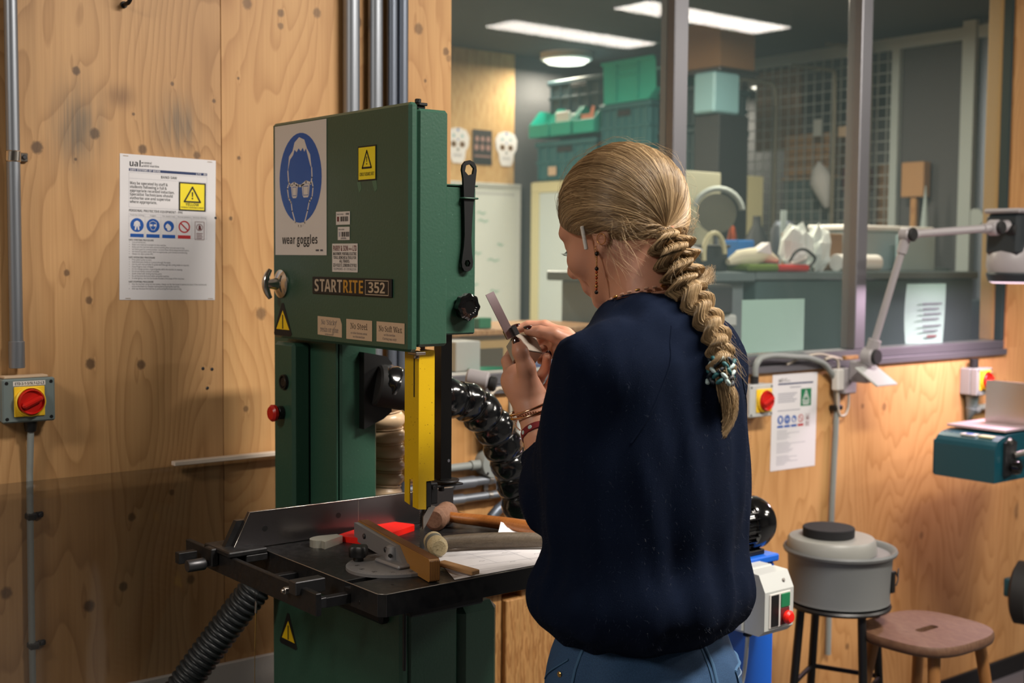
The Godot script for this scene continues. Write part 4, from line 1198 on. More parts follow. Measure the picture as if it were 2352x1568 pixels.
	for q in [[40, 95], [110, 70], [150, 110], [210, 100], [80, 130]]: pp.line("ink_grey", [Vector2(q[0], q[1]), Vector2(q[0] + 4, q[1] - 2), Vector2(q[0] + 7, q[1] + 1), Vector2(q[0] + 12, q[1])], 0.8)
	pp.done()
	b = nb()
	var prev := []
	for i in 7:
		var a := i / 6.0
		var row := [V(1.40 + 0.055 * a, T + 0.0008 + 0.022 * a * a, 0.715 - 0.05 * a), V(1.52 - 0.012 * a, T + 0.0008 + 0.004 * a, 0.74 - 0.055 * a)]
		if i > 0:
			b.quad(prev[0], prev[1], row[1], row[0], 1)
		prev = row
	part(o, "curled_corner", b, "paper")
	# ruler-like wooden strip
	b = nb()
	b.t = Transform3D(Basis(Vector3.UP, atan2(0.008, 0.09)), V(1.218, T + 0.0042, 0.852))
	solo("wood_offcut", b.box(V(0, 0.0037, 0), V(0.018, 0.0075, 0.088), 0.0012), "wood_dull2", "short grey wooden offcut at the front edge of the saw table", "wood")
	# nylon hammer
	o = thing("nylon_hammer", "small hammer with cream nylon head and worn grey handle", "hammer", V(1.27, T, 0.73), "")
	var hax := V(0.028, 0, -0.062).normalized()
	var hc := V(1.262, T + 0.0185, 0.726)
	var face := hc - hax * 0.032
	part(o, "nylon_face", nb().lathe([Vector2(0, 0), Vector2(0.012, 0.0005), Vector2(0.0165, 0.005), Vector2(0.0178, 0.014), Vector2(0.0175, 0.024), Vector2(0, 0.024)], 28, B.along(face, hax)), "nylon_head")
	part(o, "metal_collar", nb().lathe([Vector2(0.0, 0.024), Vector2(0.0172, 0.024), Vector2(0.0166, 0.034), Vector2(0.0168, 0.044), Vector2(0, 0.044)], 28, B.along(face, hax)), "collar_grey")
	part(o, "nylon_face", nb().lathe([Vector2(0, 0.044), Vector2(0.017, 0.044), Vector2(0.0174, 0.055), Vector2(0.014, 0.064), Vector2(0, 0.065)], 28, B.along(face, hax)), "nylon_head")
	var hp := smooth_path([hc + V(0.006, 0.0, 0.0), hc + V(0.036, -0.001, 0.0), hc + V(0.112, -0.002, 0.036), hc + V(0.172, -0.002, 0.078), hc + V(0.225, -0.002, 0.122)], 24)
	var hr := []
	for i in 25: hr.append(0.0085 + 0.0028 * sin(i / 24.0 * PI * 1.1) + (0.0015 if i > 20 else 0.0))
	part(o, "handle", nb().tube(hp, hr, 14, true, 1.25), "wood_grey")
	# rawhide mallet
	o = thing("rawhide_mallet", "rawhide mallet with brown hide head and varnished wooden handle", "mallet", V(1.39, T, 0.57), "")
	hax = V(0.083, 0.0, -0.056).normalized()
	hc = V(1.397, T + 0.0225, 0.553)
	part(o, "hide_head", nb().lathe([Vector2(0, 0), Vector2(0.016, 0.0), Vector2(0.0222, 0.005), Vector2(0.0222, 0.011), Vector2(0.0208, 0.013), Vector2(0.0202, 0.06), Vector2(0.0222, 0.063), Vector2(0.0222, 0.07), Vector2(0.018, 0.074), Vector2(0, 0.074)], 32, B.along(hc - hax * 0.037, hax)), "rawhide")
	hp = smooth_path([hc + V(0.008, 0.0, 0.006), hc + V(0.022, -0.002, 0.028), hc + V(0.06, -0.005, 0.082), hc + V(0.092, -0.007, 0.16), hc + V(0.118, -0.008, 0.235)], 24)
	hr = []
	for i in 25: hr.append(0.0095 + 0.0055 * pow(i / 24.0, 0.8))
	part(o, "handle", nb().tube(hp, hr, 14), "wood_handle")

func build_behind_saw():
	# glossy black extraction hose
	var rb := ribs([V(1.335, 1.328, 0.43), V(1.39, 1.318, 0.45), V(1.46, 1.30, 0.45), V(1.53, 1.286, 0.45), V(1.585, 1.248, 0.45), V(1.628, 1.19, 0.45), V(1.662, 1.11, 0.45), V(1.695, 1.02, 0.45), V(1.76, 0.92, 0.44), V(1.88, 0.84, 0.43), V(2.0, 0.74, 0.42), V(2.06, 0.5, 0.40), V(2.07, 0.03, 0.38)], 0.0385, 0.046, 0.007, 12)
	var o := thing("extraction_hose", "glossy black ribbed extraction hose behind the blade guard", "hose", V(2.07, 0.0, 0.38))
	var b := nb()
	var rng := RandomNumberGenerator.new()
	rng.seed = 5
	var nz := FastNoiseLite.new()
	nz.seed = 3
	nz.frequency = 4.5
	# a dented skin: radius varies round the hose too
	var pts: Array = rb[0]
	var rad: Array = rb[1]
	var up := Vector3(0, 0, 1)
	var prev := []
	for i in pts.size():
		var d: Vector3 = (pts[min(i + 1, pts.size() - 1)] - pts[max(i - 1, 0)]).normalized()
		var x := d.cross(up).normalized()
		var y := x.cross(d)
		var ring := []
		for k in 36:
			var a := TAU * k / 36
			var q := x * cos(a) + y * sin(a)
			var r: float = rad[i] + 0.007 * nz.get_noise_3dv(pts[i] * 3.0 + q * 0.14)
			ring.append(pts[i] + q * r)
		if i > 0:
			for k in 36: b.quad(prev[k], prev[(k + 1) % 36], ring[(k + 1) % 36], ring[k], 1)
		prev = ring
	part(o, "skin", b, "hose_black")
	for i in range(0, pts.size(), 12):
		if i + 1 >= pts.size(): break
		var d: Vector3 = pts[i + 1] - pts[i]
		part(o, "wire_ring", torus(pts[i], d, 0.0372, 0.0013), "hose_black")
	part(o, "cuff", nb().cyl(V(1.325, 1.33, 0.43), V(1.385, 1.318, 0.448), 0.041, 28, 0.004), "rubber")
	# grey flange rim seen beside the wrist
	o = thing("hose_flange", "dark round hose flange beside the bracelets", "flange", V(1.70, 1.25, 0.42))
	part(o, "rim", nb().lathe([Vector2(0.020, 0.0), Vector2(0.038, 0.0), Vector2(0.042, 0.004), Vector2(0.040, 0.03), Vector2(0.036, 0.03), Vector2(0.020, 0.012), Vector2(0.0, 0.012)], 28, B.along(V(1.694, 1.25, 0.50), V(-0.75, 0.25, 0.6))), "hose_black")
	# clear ribbed hose
	rb = ribs([V(1.43, 1.285, 0.30), V(1.437, 1.22, 0.30), V(1.436, 1.15, 0.30), V(1.43, 1.08, 0.30), V(1.42, 0.9, 0.29), V(1.42, 0.5, 0.2), V(1.42, 0.02, 0.15)], 0.0335, 0.0315, 0.012, 8)
	o = thing("clear_hose", "translucent cream ribbed hose hanging behind the saw column", "hose", V(1.42, 0, 0.2))
	part(o, "skin", nb().tube(rb[0], rb[1], 32), "hose_clear")
	for i in range(0, rb[0].size() - 1, 8): part(o, "wire_ring", torus(rb[0][i], rb[0][i + 1] - rb[0][i], 0.0335, 0.0016), "hose_clear")
	# black corrugated hose at lower left
	rb = ribs([V(1.20, 0.955, 0.24), V(1.165, 0.915, 0.24), V(1.115, 0.83, 0.20), V(1.055, 0.735, 0.165), V(1.0, 0.64, 0.14), V(0.95, 0.5, 0.14), V(0.93, 0.03, 0.16)], 0.029, 0.0135, 0.0085, 8)
	o = thing("corrugated_hose", "matt black corrugated hose hanging below the saw table at left", "hose", V(0.93, 0, 0.16))
	part(o, "skin", nb().tube(rb[0], rb[1], 32), "hose_matt")
	# thin hanging wire with a rod
	o = thing("hanging_wire", "thin wire with brass rod hanging below the fence rail", "wire", V(1.02, 0.3, 0.52))
	part(o, "loop", nb().tube([V(1.02, 1.022, 0.55), V(1.02, 0.99, 0.53), V(1.02, 0.97, 0.523), V(1.02, 0.99, 0.515), V(1.02, 1.022, 0.5)], 0.0006, 6), "steel_dark")
	part(o, "sleeve", nb().cyl(V(1.02, 0.972, 0.521), V(1.02, 0.95, 0.519), 0.0022, 10), "steel")
	part(o, "rod", nb().cyl(V(1.02, 0.95, 0.519), V(1.02, 0.885, 0.515), 0.0016, 8, 0.0005, 0.001), "brass")
	part(o, "wire", nb().tube([V(1.02, 0.886, 0.515), V(1.02, 0.7, 0.511), V(1.02, 0.3, 0.51)], 0.0006, 6), "brass")
	solo("bench_clip", nb().prism(PackedVector2Array([Vector2(0, 0), Vector2(0.012, 0), Vector2(0.017, -0.03), Vector2(0.016, -0.045), Vector2(0.011, -0.046), Vector2(0.004, -0.03)]), 0.012, Transform3D(Basis(DZ, Vector3.UP, Vector3.LEFT), V(1.16, 0.985, 0.37))), "cream", "pale hooked clip under the saw table beside the corrugated hose", "clip")
	# conduits up the wall behind the saw
	for q in [[1.521, 0.019, "leftmost of the grey conduits rising behind the saw head", 0.022], [1.585, 0.017, "second grey conduit rising behind the saw head", 0.022], [1.632, 0.0125, "thin third conduit from the left behind the saw head", 0.02], [1.661, 0.0135, "rightmost conduit behind the saw head, nearest the window", 0.02]]:
		o = thing("wall_conduit", q[2], "pipe", V(q[0], 0.75, q[3]), "conduits behind the saw head")
		part(o, "pipe", nb().cyl(V(q[0], 0.75, q[3]), V(q[0], 3.09, q[3]), q[1], 20), "galv" if q[1] > 0.015 else "galv_dark")
		part(o, "saddle", nb().cyl(V(q[0], 2.5, q[3]), V(q[0], 2.52, q[3]), q[1] + 0.0015, 20), "steel")
	# pipework below the window
	o = thing("round_junction_box", "round grey conduit junction box on the plywood behind the saw", "junction box", V(1.93, 1.02, 0.0))
	part(o, "body", nb().lathe([Vector2(0, 0), Vector2(0.037, 0), Vector2(0.037, 0.03), Vector2(0.034, 0.034), Vector2(0, 0.034)], 28, B.along(V(1.93, 1.063, 0.0), DZ)), "grey_plastic")
	for q in [[0.02, 0.022], [-0.02, -0.022]]: part(o, "screw", nb().cyl(V(1.93 + q[0], 1.063 + q[1], 0.033), V(1.93 + q[0], 1.063 + q[1], 0.0355), 0.004, 10), "steel_dark")
	part(o, "spigot", nb().cyl(V(1.898, 1.063, 0.017), V(1.868, 1.063, 0.017), 0.0125, 18), "grey_plastic")
	part(o, "feed_pipe", nb().cyl(V(1.868, 1.063, 0.017), V(1.60, 1.063, 0.017), 0.0095, 16), "grey_plastic")
	part(o, "riser", nb().cyl(V(1.93, 1.098, 0.017), V(1.93, 1.235, 0.017), 0.0105, 16), "grey_plastic")
	for q in [[1.022, 0.0115, "upper grey conduit running along the wall behind the saw table"], [0.982, 0.0105, "lower grey conduit running along the wall behind the saw table"]]:
		o = thing("wall_pipe", q[2], "pipe", V(1.9, q[0], 0.02), "grey pipes along the wall behind the saw")
		part(o, "pipe", nb().cyl(V(1.45, q[0], 0.018), V(2.6, q[0], 0.018), q[1], 18), "galv")
		part(o, "coupling", nb().cyl(V(1.81 if q[0] > 1.0 else 1.78, q[0], 0.018), V(1.88 if q[0] > 1.0 else 1.845, q[0], 0.018), q[1] + 0.003, 18), "galv")
		part(o, "saddle", nb().bb(V(1.92, q[0] + q[1] - 0.002, 0.0), V(1.934, q[0] + q[1] + 0.018, 0.006), 0.001).cyl(V(1.92, q[0], 0.018), V(1.934, q[0], 0.018), q[1] + 0.0015, 18), "steel")
	o = thing("bent_pipe", "thick grey pipe bending down the wall behind the mallet", "pipe", V(1.905, 0.3, 0.035))
	part(o, "pipe", nb().tube(smooth_path([V(2.6, 0.962, 0.04), V(2.1, 0.962, 0.04), V(1.99, 0.96, 0.04), V(1.935, 0.945, 0.04), V(1.908, 0.905, 0.04), V(1.90, 0.85, 0.04), V(1.90, 0.3, 0.04)], 60), 0.0135, 18), "galv_dark")
	# boarded timber bench under the window behind the saw
	o = thing("timber_bench", "pale timber framed bench below the saw table beside her elbow", "bench", V(1.95, 0, 0.12))
	var i := 0
	for q in [[1.80, 1.905, 0.10], [1.908, 1.965, 0.115], [1.968, 2.10, 0.10], [2.103, 2.25, 0.10], [2.253, 2.4, 0.10]]:
		part(o, "board", nb().bb(V(q[0], 0.0, 0.06), V(q[1], 0.755 - 0.02 * (i % 2), q[2]), 0.002), "wood_pale")
		i += 1
	part(o, "top_board", nb().bb(V(1.79, 0.757, 0.014), V(2.42, 0.785, 0.12), 0.002), "wood_pale")
	# cream hopper behind the guard
	solo("plastic_hopper", nb().lathe([Vector2(0.035, 0), Vector2(0.085, 0.13), Vector2(0.087, 0.17), Vector2(0.08, 0.17), Vector2(0.03, 0.01), Vector2(0.0, 0.01)], 28, Transform3D(Basis(), V(1.62, 1.07, 0.12))), "hopper", "yellowish plastic funnel seen behind the yellow guard", "funnel")
	# under-window task lamp bracket and cord
	o = thing("lamp_bracket", "grey lamp joint and short arm behind the black hose", "lamp", V(1.87, 1.25, 0.05))
	part(o, "arm", nb().cyl(V(1.855, 1.275, 0.06), V(1.905, 1.20, 0.06), 0.0115, 16), "lamp_grey")
	part(o, "joint", nb().cyl(V(1.835, 1.288, 0.045), V(1.872, 1.28, 0.085), 0.022, 20, 0.004), "lamp_grey")
	part(o, "joint_cap", nb().cyl(V(1.872, 1.275, 0.085), V(1.885, 1.272, 0.098), 0.019, 20, 0.004), "rubber")
	part(o, "clamp", nb().bb(V(1.89, 1.16, 0.015), V(1.94, 1.2, 0.08), 0.004), "rubber")
	solo("cream_cable", nb().tube(smooth_path([V(1.885, 1.21, 0.06), V(1.90, 1.24, 0.055), V(1.935, 1.255, 0.05), V(1.965, 1.235, 0.045), V(1.975, 1.20, 0.04), V(1.985, 1.1, 0.03), V(1.99, 0.8, 0.02)], 40), 0.005, 10), "cream_cable", "cream cord looping behind the black hose", "cord")
	solo("socket_box", nb().bb(V(2.0, 1.12, 0.0), V(2.12, 1.18, 0.04), 0.004).bb(V(2.0, 1.18, 0.0), V(2.06, 1.21, 0.03), 0.004), "grey_pale", "pale socket box on the plywood behind her wrist", "socket")

func torus(c: Vector3, ax: Vector3, r: float, rt: float) -> B:
	var b := nb()
	var xf := B.along(c, ax)
	var pts := []
	for k in 29:
		var a := TAU * k / 28.0
		pts.append(xf * V(cos(a) * r, 0, sin(a) * r))
	b.tube(pts, rt, 6, false)
	return b

func build_right_wall():
	# second notice, slightly smaller in view
	var o := thing("safety_notice", "white safety notice with green square sign on the right plywood", "notice", V(3.14, 0.93, 0), "safety notices")
	var b := Basis(Vector3.BACK, deg_to_rad(-0.6))
	var org := V(3.038, 1.2285, 0.0012)
	var n := nb()
	n.t = Transform3D(b, org)
	part(o, "sheet", n.bb(V(0, -0.30, -0.0005), V(0.219, 0, 0.0), 0.0), "paper")
	var p := P.new(self, o, org, b.x, b.y)
	p.text("ink", "ual:", 27, 19, 17, 22, 0, true)
	p.text("ink", "central", 52, 16, 6, 16, 0, true)
	p.text("ink", "saint martins", 52, 22, 6, 32, 0, true)
	p.rect("ink_navy", 27, 29, 171, 5)
	p.rect("ink_pale", 84, 41, 54, 4)
	for i in 5: p.rect("ink_pale", 27, 60 + i * 6.5, 92 - (i % 3) * 9, 3.2)
	p.rect("ink_green", 138, 50, 52, 55, 2)
	p.line("paper", [Vector2(164, 56), Vector2(148, 88), Vector2(180, 88), Vector2(164, 56)], 3, 3)
	p.line("paper", [Vector2(158, 80), Vector2(164, 68), Vector2(170, 80)], 3, 3)
	p.rect("paper", 146, 93, 36, 3, 3); p.rect("paper", 150, 98, 28, 2.5, 3)
	p.rect("ink_pale", 27, 113, 110, 3)
	pictograms(p, 143, 1.0, 42, 33, 14)
	var yy := 176.0
	for i in 22:
		if i in [7, 15]: yy += 6
		p.rect("ink_pale", 27, yy, [50, 46, 110, 60, 52, 64, 48, 58, 140, 70, 66, 62, 80, 74, 60, 58, 100, 62, 70, 104, 50, 40][i], 1.6)
		yy += 4.5
	p.done()
	# isolator partly behind her shoulder
	o = thing("isolator_switch", "pale isolator box with red knob beside her sweater sleeve", "switch", V(2.93, 1.11, 0), "isolator switches")
	isolator(o, 2.875, 1.112, 0.0, 0.105, 0.096, 0.052, 2.937, 1.16, 0.07, "grey_pale")
	part(o, "gland", nb().cyl(V(2.925, 1.209, 0.025), V(2.925, 1.232, 0.025), 0.013, 14), "rubber")
	# grey flexible cables from the window sill to the drum
	o = thing("looped_cable", "thick pale cable arching from the isolator and down the plywood", "cable", V(3.34, 0.79, 0.02))
	part(o, "sheath", nb().tube(smooth_path([V(2.925, 1.232, 0.028), V(2.925, 1.268, 0.032), V(2.965, 1.290, 0.035), V(3.08, 1.285, 0.035), V(3.2, 1.27, 0.03), V(3.29, 1.23, 0.022), V(3.335, 1.16, 0.016), V(3.34, 1.05, 0.014), V(3.335, 0.9, 0.013), V(3.33, 0.7, 0.013), V(3.33, 0.3, 0.013)], 90), 0.0095, 12), "grey_plastic")
	part(o, "clip", nb().bb(V(3.318, 1.10, 0.0), V(3.358, 1.116, 0.028), 0.003), "black")
	# third isolator
	o = thing("isolator_switch", "grey isolator box with red knob on the far right plywood", "switch", V(4.12, 1.10, 0), "isolator switches")
	isolator(o, 4.07, 1.105, 0.0, 0.095, 0.095, 0.07, 4.118, 1.158, 0.07, "grey_plastic")
	part(o, "gland", nb().cyl(V(4.11, 1.2, 0.03), V(4.11, 1.232, 0.03), 0.016, 14), "rubber")
	part(o, "lower_gland", nb().cyl(V(4.105, 1.105, 0.03), V(4.108, 1.055, 0.028), 0.024, 16, 0.003, 0.02).cyl(V(4.108, 1.056, 0.028), V(4.10, 1.01, 0.02), 0.022, 16, 0.006, 0.008), "grey_box")
	o = thing("wall_pipe", "short grey conduit running right from the far isolator", "pipe", V(4.4, 1.05, 0.02), "")
	part(o, "pipe", nb().cyl(V(4.125, 1.052, 0.022), V(5.4, 1.052, 0.022), 0.012, 16), "grey_pale")
	part(o, "elbow", nb().cyl(V(4.12, 1.048, 0.022), V(4.15, 1.048, 0.022), 0.02, 16, 0.004), "grey_plastic")
	# wood chip on the sill
	solo("wood_scrap", nb().bb(V(3.385, 1.2585, -0.002), V(3.455, 1.272, 0.013), 0.002), "wood_pale", "small wood scrap lying on the window rail by the lamp", "wood")
	# task lamp
	o = thing("task_lamp", "grey jointed task lamp clamped below the window", "lamp", V(3.39, 1.19, 0.0))
	var base := V(3.392, 1.276, 0.10)
	var j1 := V(3.425, 1.662, 0.20)
	var j2 := V(3.76, 1.689, 0.30)
	part(o, "wall_bracket", nb().bb(V(3.36, 1.15, 0.0), V(3.425, 1.235, 0.03), 0.004).bb(V(3.375, 1.19, 0.03), V(3.41, 1.26, 0.10), 0.006), "lamp_grey")
	var pl := nb()
	pl.t = Transform3D(Basis(Vector3.RIGHT, deg_to_rad(32)), V(3.392, 1.215, 0.125))
	part(o, "clamp_plate", pl.box(V(0, 0, 0), V(0.11, 0.008, 0.10), 0.003), "grey_pale")
	part(o, "base_joint", nb().cyl(base + V(0, 0, -0.02), base + V(0.0, 0, 0.02), 0.03, 24, 0.004), "lamp_grey")
	part(o, "joint_cap", nb().cyl(base + V(-0.002, 0, 0.02), base + V(-0.002, 0, 0.032), 0.025, 24, 0.004), "rubber")
	part(o, "lower_arm", nb().cyl(base, base.lerp(j1, 0.14), 0.021, 16).cyl(base.lerp(j1, 0.14), base.lerp(j1, 0.85), 0.0115, 16).cyl(base.lerp(j1, 0.85), j1, 0.016, 16), "lamp_grey")
	part(o, "elbow_joint", nb().cyl(j1 + V(0, 0, -0.02), j1 + V(0, 0, 0.015), 0.022, 20, 0.004), "lamp_grey")
	part(o, "elbow_cap", nb().cyl(j1 + V(0, 0, 0.015), j1 + V(0, 0, 0.028), 0.022, 20, 0.004), "rubber")
	part(o, "upper_arm", nb().cyl(j1, j2, 0.0125, 16).cyl(j1, j1.lerp(j2, 0.12), 0.015, 16).cyl(j1.lerp(j2, 0.86), j2, 0.016, 16), "lamp_grey")
	part(o, "head_joint", nb().cyl(j2 + V(0, 0, -0.02), j2 + V(0, 0, 0.015), 0.026, 20, 0.004).cyl(j2, j2 + V(0.045, 0.006, 0.02), 0.02, 16), "lamp_grey")
	part(o, "head_cap", nb().cyl(j2 + V(0, 0, 0.015), j2 + V(0, 0, 0.03), 0.022, 20, 0.004), "rubber")
	part(o, "head_cap", nb().cyl(j2 + V(0.05, -0.006, 0.02), j2 + V(0.05, -0.006, 0.05), 0.021, 20, 0.004), "rubber")
	part(o, "neck", nb().bb(V(3.80, 1.60, 0.24), V(4.02, 1.735, 0.36), 0.012), "lamp_dark")
	part(o, "neck_top", nb().bb(V(3.795, 1.736, 0.235), V(4.03, 1.752, 0.365), 0.006), "lamp_grey")
	part(o, "head_shell", nb().lathe([Vector2(0.0, 0.105), Vector2(0.075, 0.105), Vector2(0.115, 0.09), Vector2(0.13, 0.06), Vector2(0.132, 0.02), Vector2(0.125, 0.0), Vector2(0.0, 0.0)], 40, Transform3D(Basis(), V(3.925, 1.545, 0.30)), 0.75), "lamp_grey")
	part(o, "head_band", nb().lathe([Vector2(0.0, 0.0), Vector2(0.128, 0.0), Vector2(0.132, -0.006), Vector2(0.122, -0.03), Vector2(0.0, -0.03)], 40, Transform3D(Basis(), V(3.925, 1.545, 0.30)), 0.75), "lamp_dark")
	part(o, "light_panel", nb().lathe([Vector2(0.0, -0.036), Vector2(0.105, -0.036), Vector2(0.118, -0.031), Vector2(0.0, -0.0305)], 40, Transform3D(Basis(), V(3.925, 1.545, 0.30)), 0.75), "led")
	var l := AreaLight3D.new()
	l.name = "lamp_glow"
	l.area_size = Vector2(0.2, 0.15)
	l.light_energy = 1.6
	l.light_color = Color(1.0, 0.86, 0.93)
	l.shadow_enabled = true
	l.rotation_degrees.x = -90
	o.add_child(l)
	l.position = V(3.925, 1.503, 0.30) - o.position
	# cord of the lamp
	o = thing("white_flex", "thin white flex with inline plug below the task lamp", "cord", V(3.3, 1.1, 0.02))
	part(o, "cord", nb().tube(smooth_path([V(3.36, 1.262, 0.016), V(3.3, 1.275, 0.02), V(3.19, 1.285, 0.03), V(3.08, 1.26, 0.02)], 24), 0.004, 8), "cream_cable")
	part(o, "drop", nb().tube(smooth_path([V(3.26, 1.268, 0.026), V(3.305, 1.27, 0.03), V(3.325, 1.24, 0.03), V(3.325, 1.16, 0.028), V(3.335, 1.10, 0.026), V(3.36, 1.08, 0.024), V(3.39, 1.10, 0.022), V(3.395, 1.15, 0.02)], 30), 0.0045, 8), "cream_cable")
	part(o, "inline_plug", nb().bb(V(3.308, 1.165, 0.016), V(3.342, 1.235, 0.042), 0.004), "white_plastic")

func superellipse(cx: float, cz: float, a: float, b: float, e: float, n := 48) -> PackedVector2Array:
	var p := PackedVector2Array()
	for k in n:
		var t := TAU * k / n
		p.append(Vector2(cx + a * sign(cos(t)) * pow(abs(cos(t)), 2.0 / e), -(cz + b * sign(sin(t)) * pow(abs(sin(t)), 2.0 / e))))
	return p

func build_right_machines():
	var lay := Basis(Vector3.RIGHT, -PI / 2)
	# belt linisher at the right edge
	var o := thing("belt_linisher", "teal belt linisher with steel platen at the right edge", "machine", V(3.8, 0, 0.38))
	var pr := PackedVector2Array()
	# side profile in (x, y): rounded nose towards -x
	for q in [[3.50, 0.91], [3.50, 1.012], [3.504, 1.024], [3.515, 1.036], [3.535, 1.045], [3.58, 1.052], [4.4, 1.058], [4.4, 0.91]]: pr.append(Vector2(q[0], q[1]))
	part(o, "nose_cover", nb().prism(pr, 0.205, Transform3D(Basis(), V(0, 0, 0.272))), "teal_paint")
	part(o, "side_flange", nb().bb(V(3.503, 0.912, 0.263), V(3.60, 1.022, 0.272), 0.003), "teal_paint")
	part(o, "platen", nb().bb(V(3.57, 1.0585, 0.268), V(4.4, 1.066, 0.47), 0.001), "platen")
	part(o, "end_stop", nb().bb(V(3.72, 1.067, 0.31), V(3.732, 1.20, 0.47), 0.001), "steel_bright")
	var s := part(o, "goggles_sticker", nb().bb(V(3.522, 1.0415, 0.345), V(3.552, 1.0475, 0.395), 0.001), "sign_white")
	part(s, "blue_disc", nb().cyl(V(3.537, 1.0472, 0.37), V(3.537, 1.0482, 0.37), 0.013, 20, 0.0002), "ink_blue")
	part(o, "yellow_sticker", nb().bb(V(3.522, 1.0415, 0.405), V(3.550, 1.0475, 0.452), 0.001), "cream")
	part(o, "tracking_plate", nb().prism(PackedVector2Array([Vector2(3.545, 0.93), Vector2(3.545, 1.03), Vector2(3.575, 1.045), Vector2(3.61, 1.03), Vector2(3.60, 0.93)]), 0.008, Transform3D(Basis(), V(0, 0, 0.478))), "steel_dark")
	part(o, "tension_arm", nb().cyl(V(3.59, 0.99, 0.487), V(3.66, 1.005, 0.52), 0.009, 14).cyl(V(3.555, 1.035, 0.487), V(3.555, 1.035, 0.50), 0.008, 12), "steel")
	part(o, "knob", nb().lathe([Vector2(0, 0), Vector2(0.012, 0), Vector2(0.022, 0.012), Vector2(0.02, 0.03), Vector2(0.0, 0.038)], 20, B.along(V(3.575, 0.955, 0.486), V(0.2, 0.1, 1))), "black_gloss")
	part(o, "pedestal", nb().bb(V(3.92, 0.0, 0.36), V(4.35, 0.91, 0.56), 0.01), "teal_paint")
	part(o, "drive_wheel", nb().lathe([Vector2(0, 0), Vector2(0.08, 0), Vector2(0.1, 0.01), Vector2(0.1, 0.05), Vector2(0.08, 0.06), Vector2(0, 0.06)], 32, B.along(V(3.74, 0.53, 0.42), V(0.3, 0, 1))), "rubber")
	part(o, "wheel_arm", nb().bb(V(3.76, 0.5, 0.37), V(3.93, 0.56, 0.41), 0.004), "teal_paint")
	# stool
	o = thing("wooden_stool", "low wooden stool with scuffed pink-brown seat and hand slot", "stool", V(2.95, 0, 0.62))
	var seat := CSGCombiner3D.new()
	var sh := nb()
	var lo := superellipse(2.945, 0.617, 0.170, 0.150, 3.0)
	# shaped slab with rounded rim and a slot through it
	var ring := []
	for q in [[0.94, 0.571], [0.985, 0.575], [1.0, 0.583], [0.995, 0.594], [0.975, 0.600]]:
		var r := []
		for v in lo: r.append(V(2.945 + (v.x - 2.945) * q[0], q[1], 0.617 + (-v.y - 0.617) * q[0]))
		ring.append(r)
	var N := lo.size()
	for i in 4:
		for k in N:
			var k2 := (k + 1) % N
			sh.quad(ring[i][k2], ring[i][k], ring[i + 1][k], ring[i + 1][k2], 1)
	var slot := []
	for k in N:
		var t := TAU * k / N
		slot.append(V(2.95 + 0.042 * sign(cos(t)) * pow(abs(cos(t)), 0.3), 0.0, 0.617 + 0.013 * sign(sin(t)) * pow(abs(sin(t)), 0.5)))
	for k in N:
		var k2 := (k + 1) % N
		var a: Vector3 = slot[k]
		var c: Vector3 = slot[k2]
		sh.quad(ring[4][k2], ring[4][k], V(a.x, 0.598, a.z), V(c.x, 0.598, c.z))
		sh.quad(ring[0][k], ring[0][k2], V(c.x, 0.571, c.z), V(a.x, 0.571, a.z))
		sh.quad(V(c.x, 0.598, c.z), V(a.x, 0.598, a.z), V(a.x, 0.571, a.z), V(c.x, 0.571, c.z), 2)
	seat.free()
	part(o, "seat", sh, "seat_wood")
	for q in [[-0.10, -0.09], [0.11, -0.09], [-0.10, 0.09], [0.11, 0.09]]:
		part(o, "leg", nb().cyl(V(2.945 + q[0], 0.575, 0.617 + q[1]), V(2.945 + q[0] * 1.75, 0.0, 0.617 + q[1] * 1.75), 0.0165, 16, 0.002, 0.0125), "leg_wood")
	for q in [[-1.0, -1.0, -1.0, 1.0], [1.0, -1.0, 1.0, 1.0], [-1.0, -1.0, 1.0, -1.0], [-1.0, 1.0, 1.0, 1.0]]:
		part(o, "rung", nb().cyl(V(2.945 + q[0] * 0.155, 0.2, 0.617 + q[1] * 0.135), V(2.945 + q[2] * 0.155, 0.2, 0.617 + q[3] * 0.135), 0.009, 12), "leg_wood")
	# polishing drum on its black stand
	o = thing("pickling_drum", "round grey drum with lid and black foam disc, on a black stand", "drum", V(2.82, 0.655, 0.42))
	var c := V(2.822, 0.0, 0.425)
	part(o, "body", nb().lathe([Vector2(0, 0.655), Vector2(0.128, 0.655), Vector2(0.136, 0.66), Vector2(0.134, 0.668), Vector2(0.139, 0.775), Vector2(0.141, 0.785), Vector2(0.15, 0.79), Vector2(0.1525, 0.797), Vector2(0.1495, 0.803), Vector2(0.14, 0.80), Vector2(0.132, 0.79), Vector2(0.0, 0.79)], 56, Transform3D(Basis(), c)), "drum_grey")
	part(o, "lid", nb().lathe([Vector2(0.119, 0.791), Vector2(0.12, 0.797), Vector2(0.117, 0.825), Vector2(0.112, 0.831), Vector2(0, 0.833)], 56, Transform3D(Basis(), c + V(-0.022, 0, -0.012))), "drum_lid")
	part(o, "foam_disc", nb().lathe([Vector2(0, 0.8335), Vector2(0.069, 0.8335), Vector2(0.0695, 0.855), Vector2(0.068, 0.857), Vector2(0, 0.857)], 40, Transform3D(Basis(), c + V(-0.025, 0, -0.02))), "foam_black")
	for a: float in [0.25, -0.15]: part(o, "vent_slot", nb().tube([c + V(0.131 * cos(a), 0.795, 0.131 * -sin(a)), c + V(0.131 * cos(a + 0.12), 0.795, 0.131 * -sin(a + 0.12)), c + V(0.131 * cos(a + 0.24), 0.795, 0.131 * -sin(a + 0.24))], 0.004, 8), "black")
	var ca := deg_to_rad(-62.0)
	var cp := c + V(0.139 * cos(ca), 0.72, -0.139 * sin(ca))
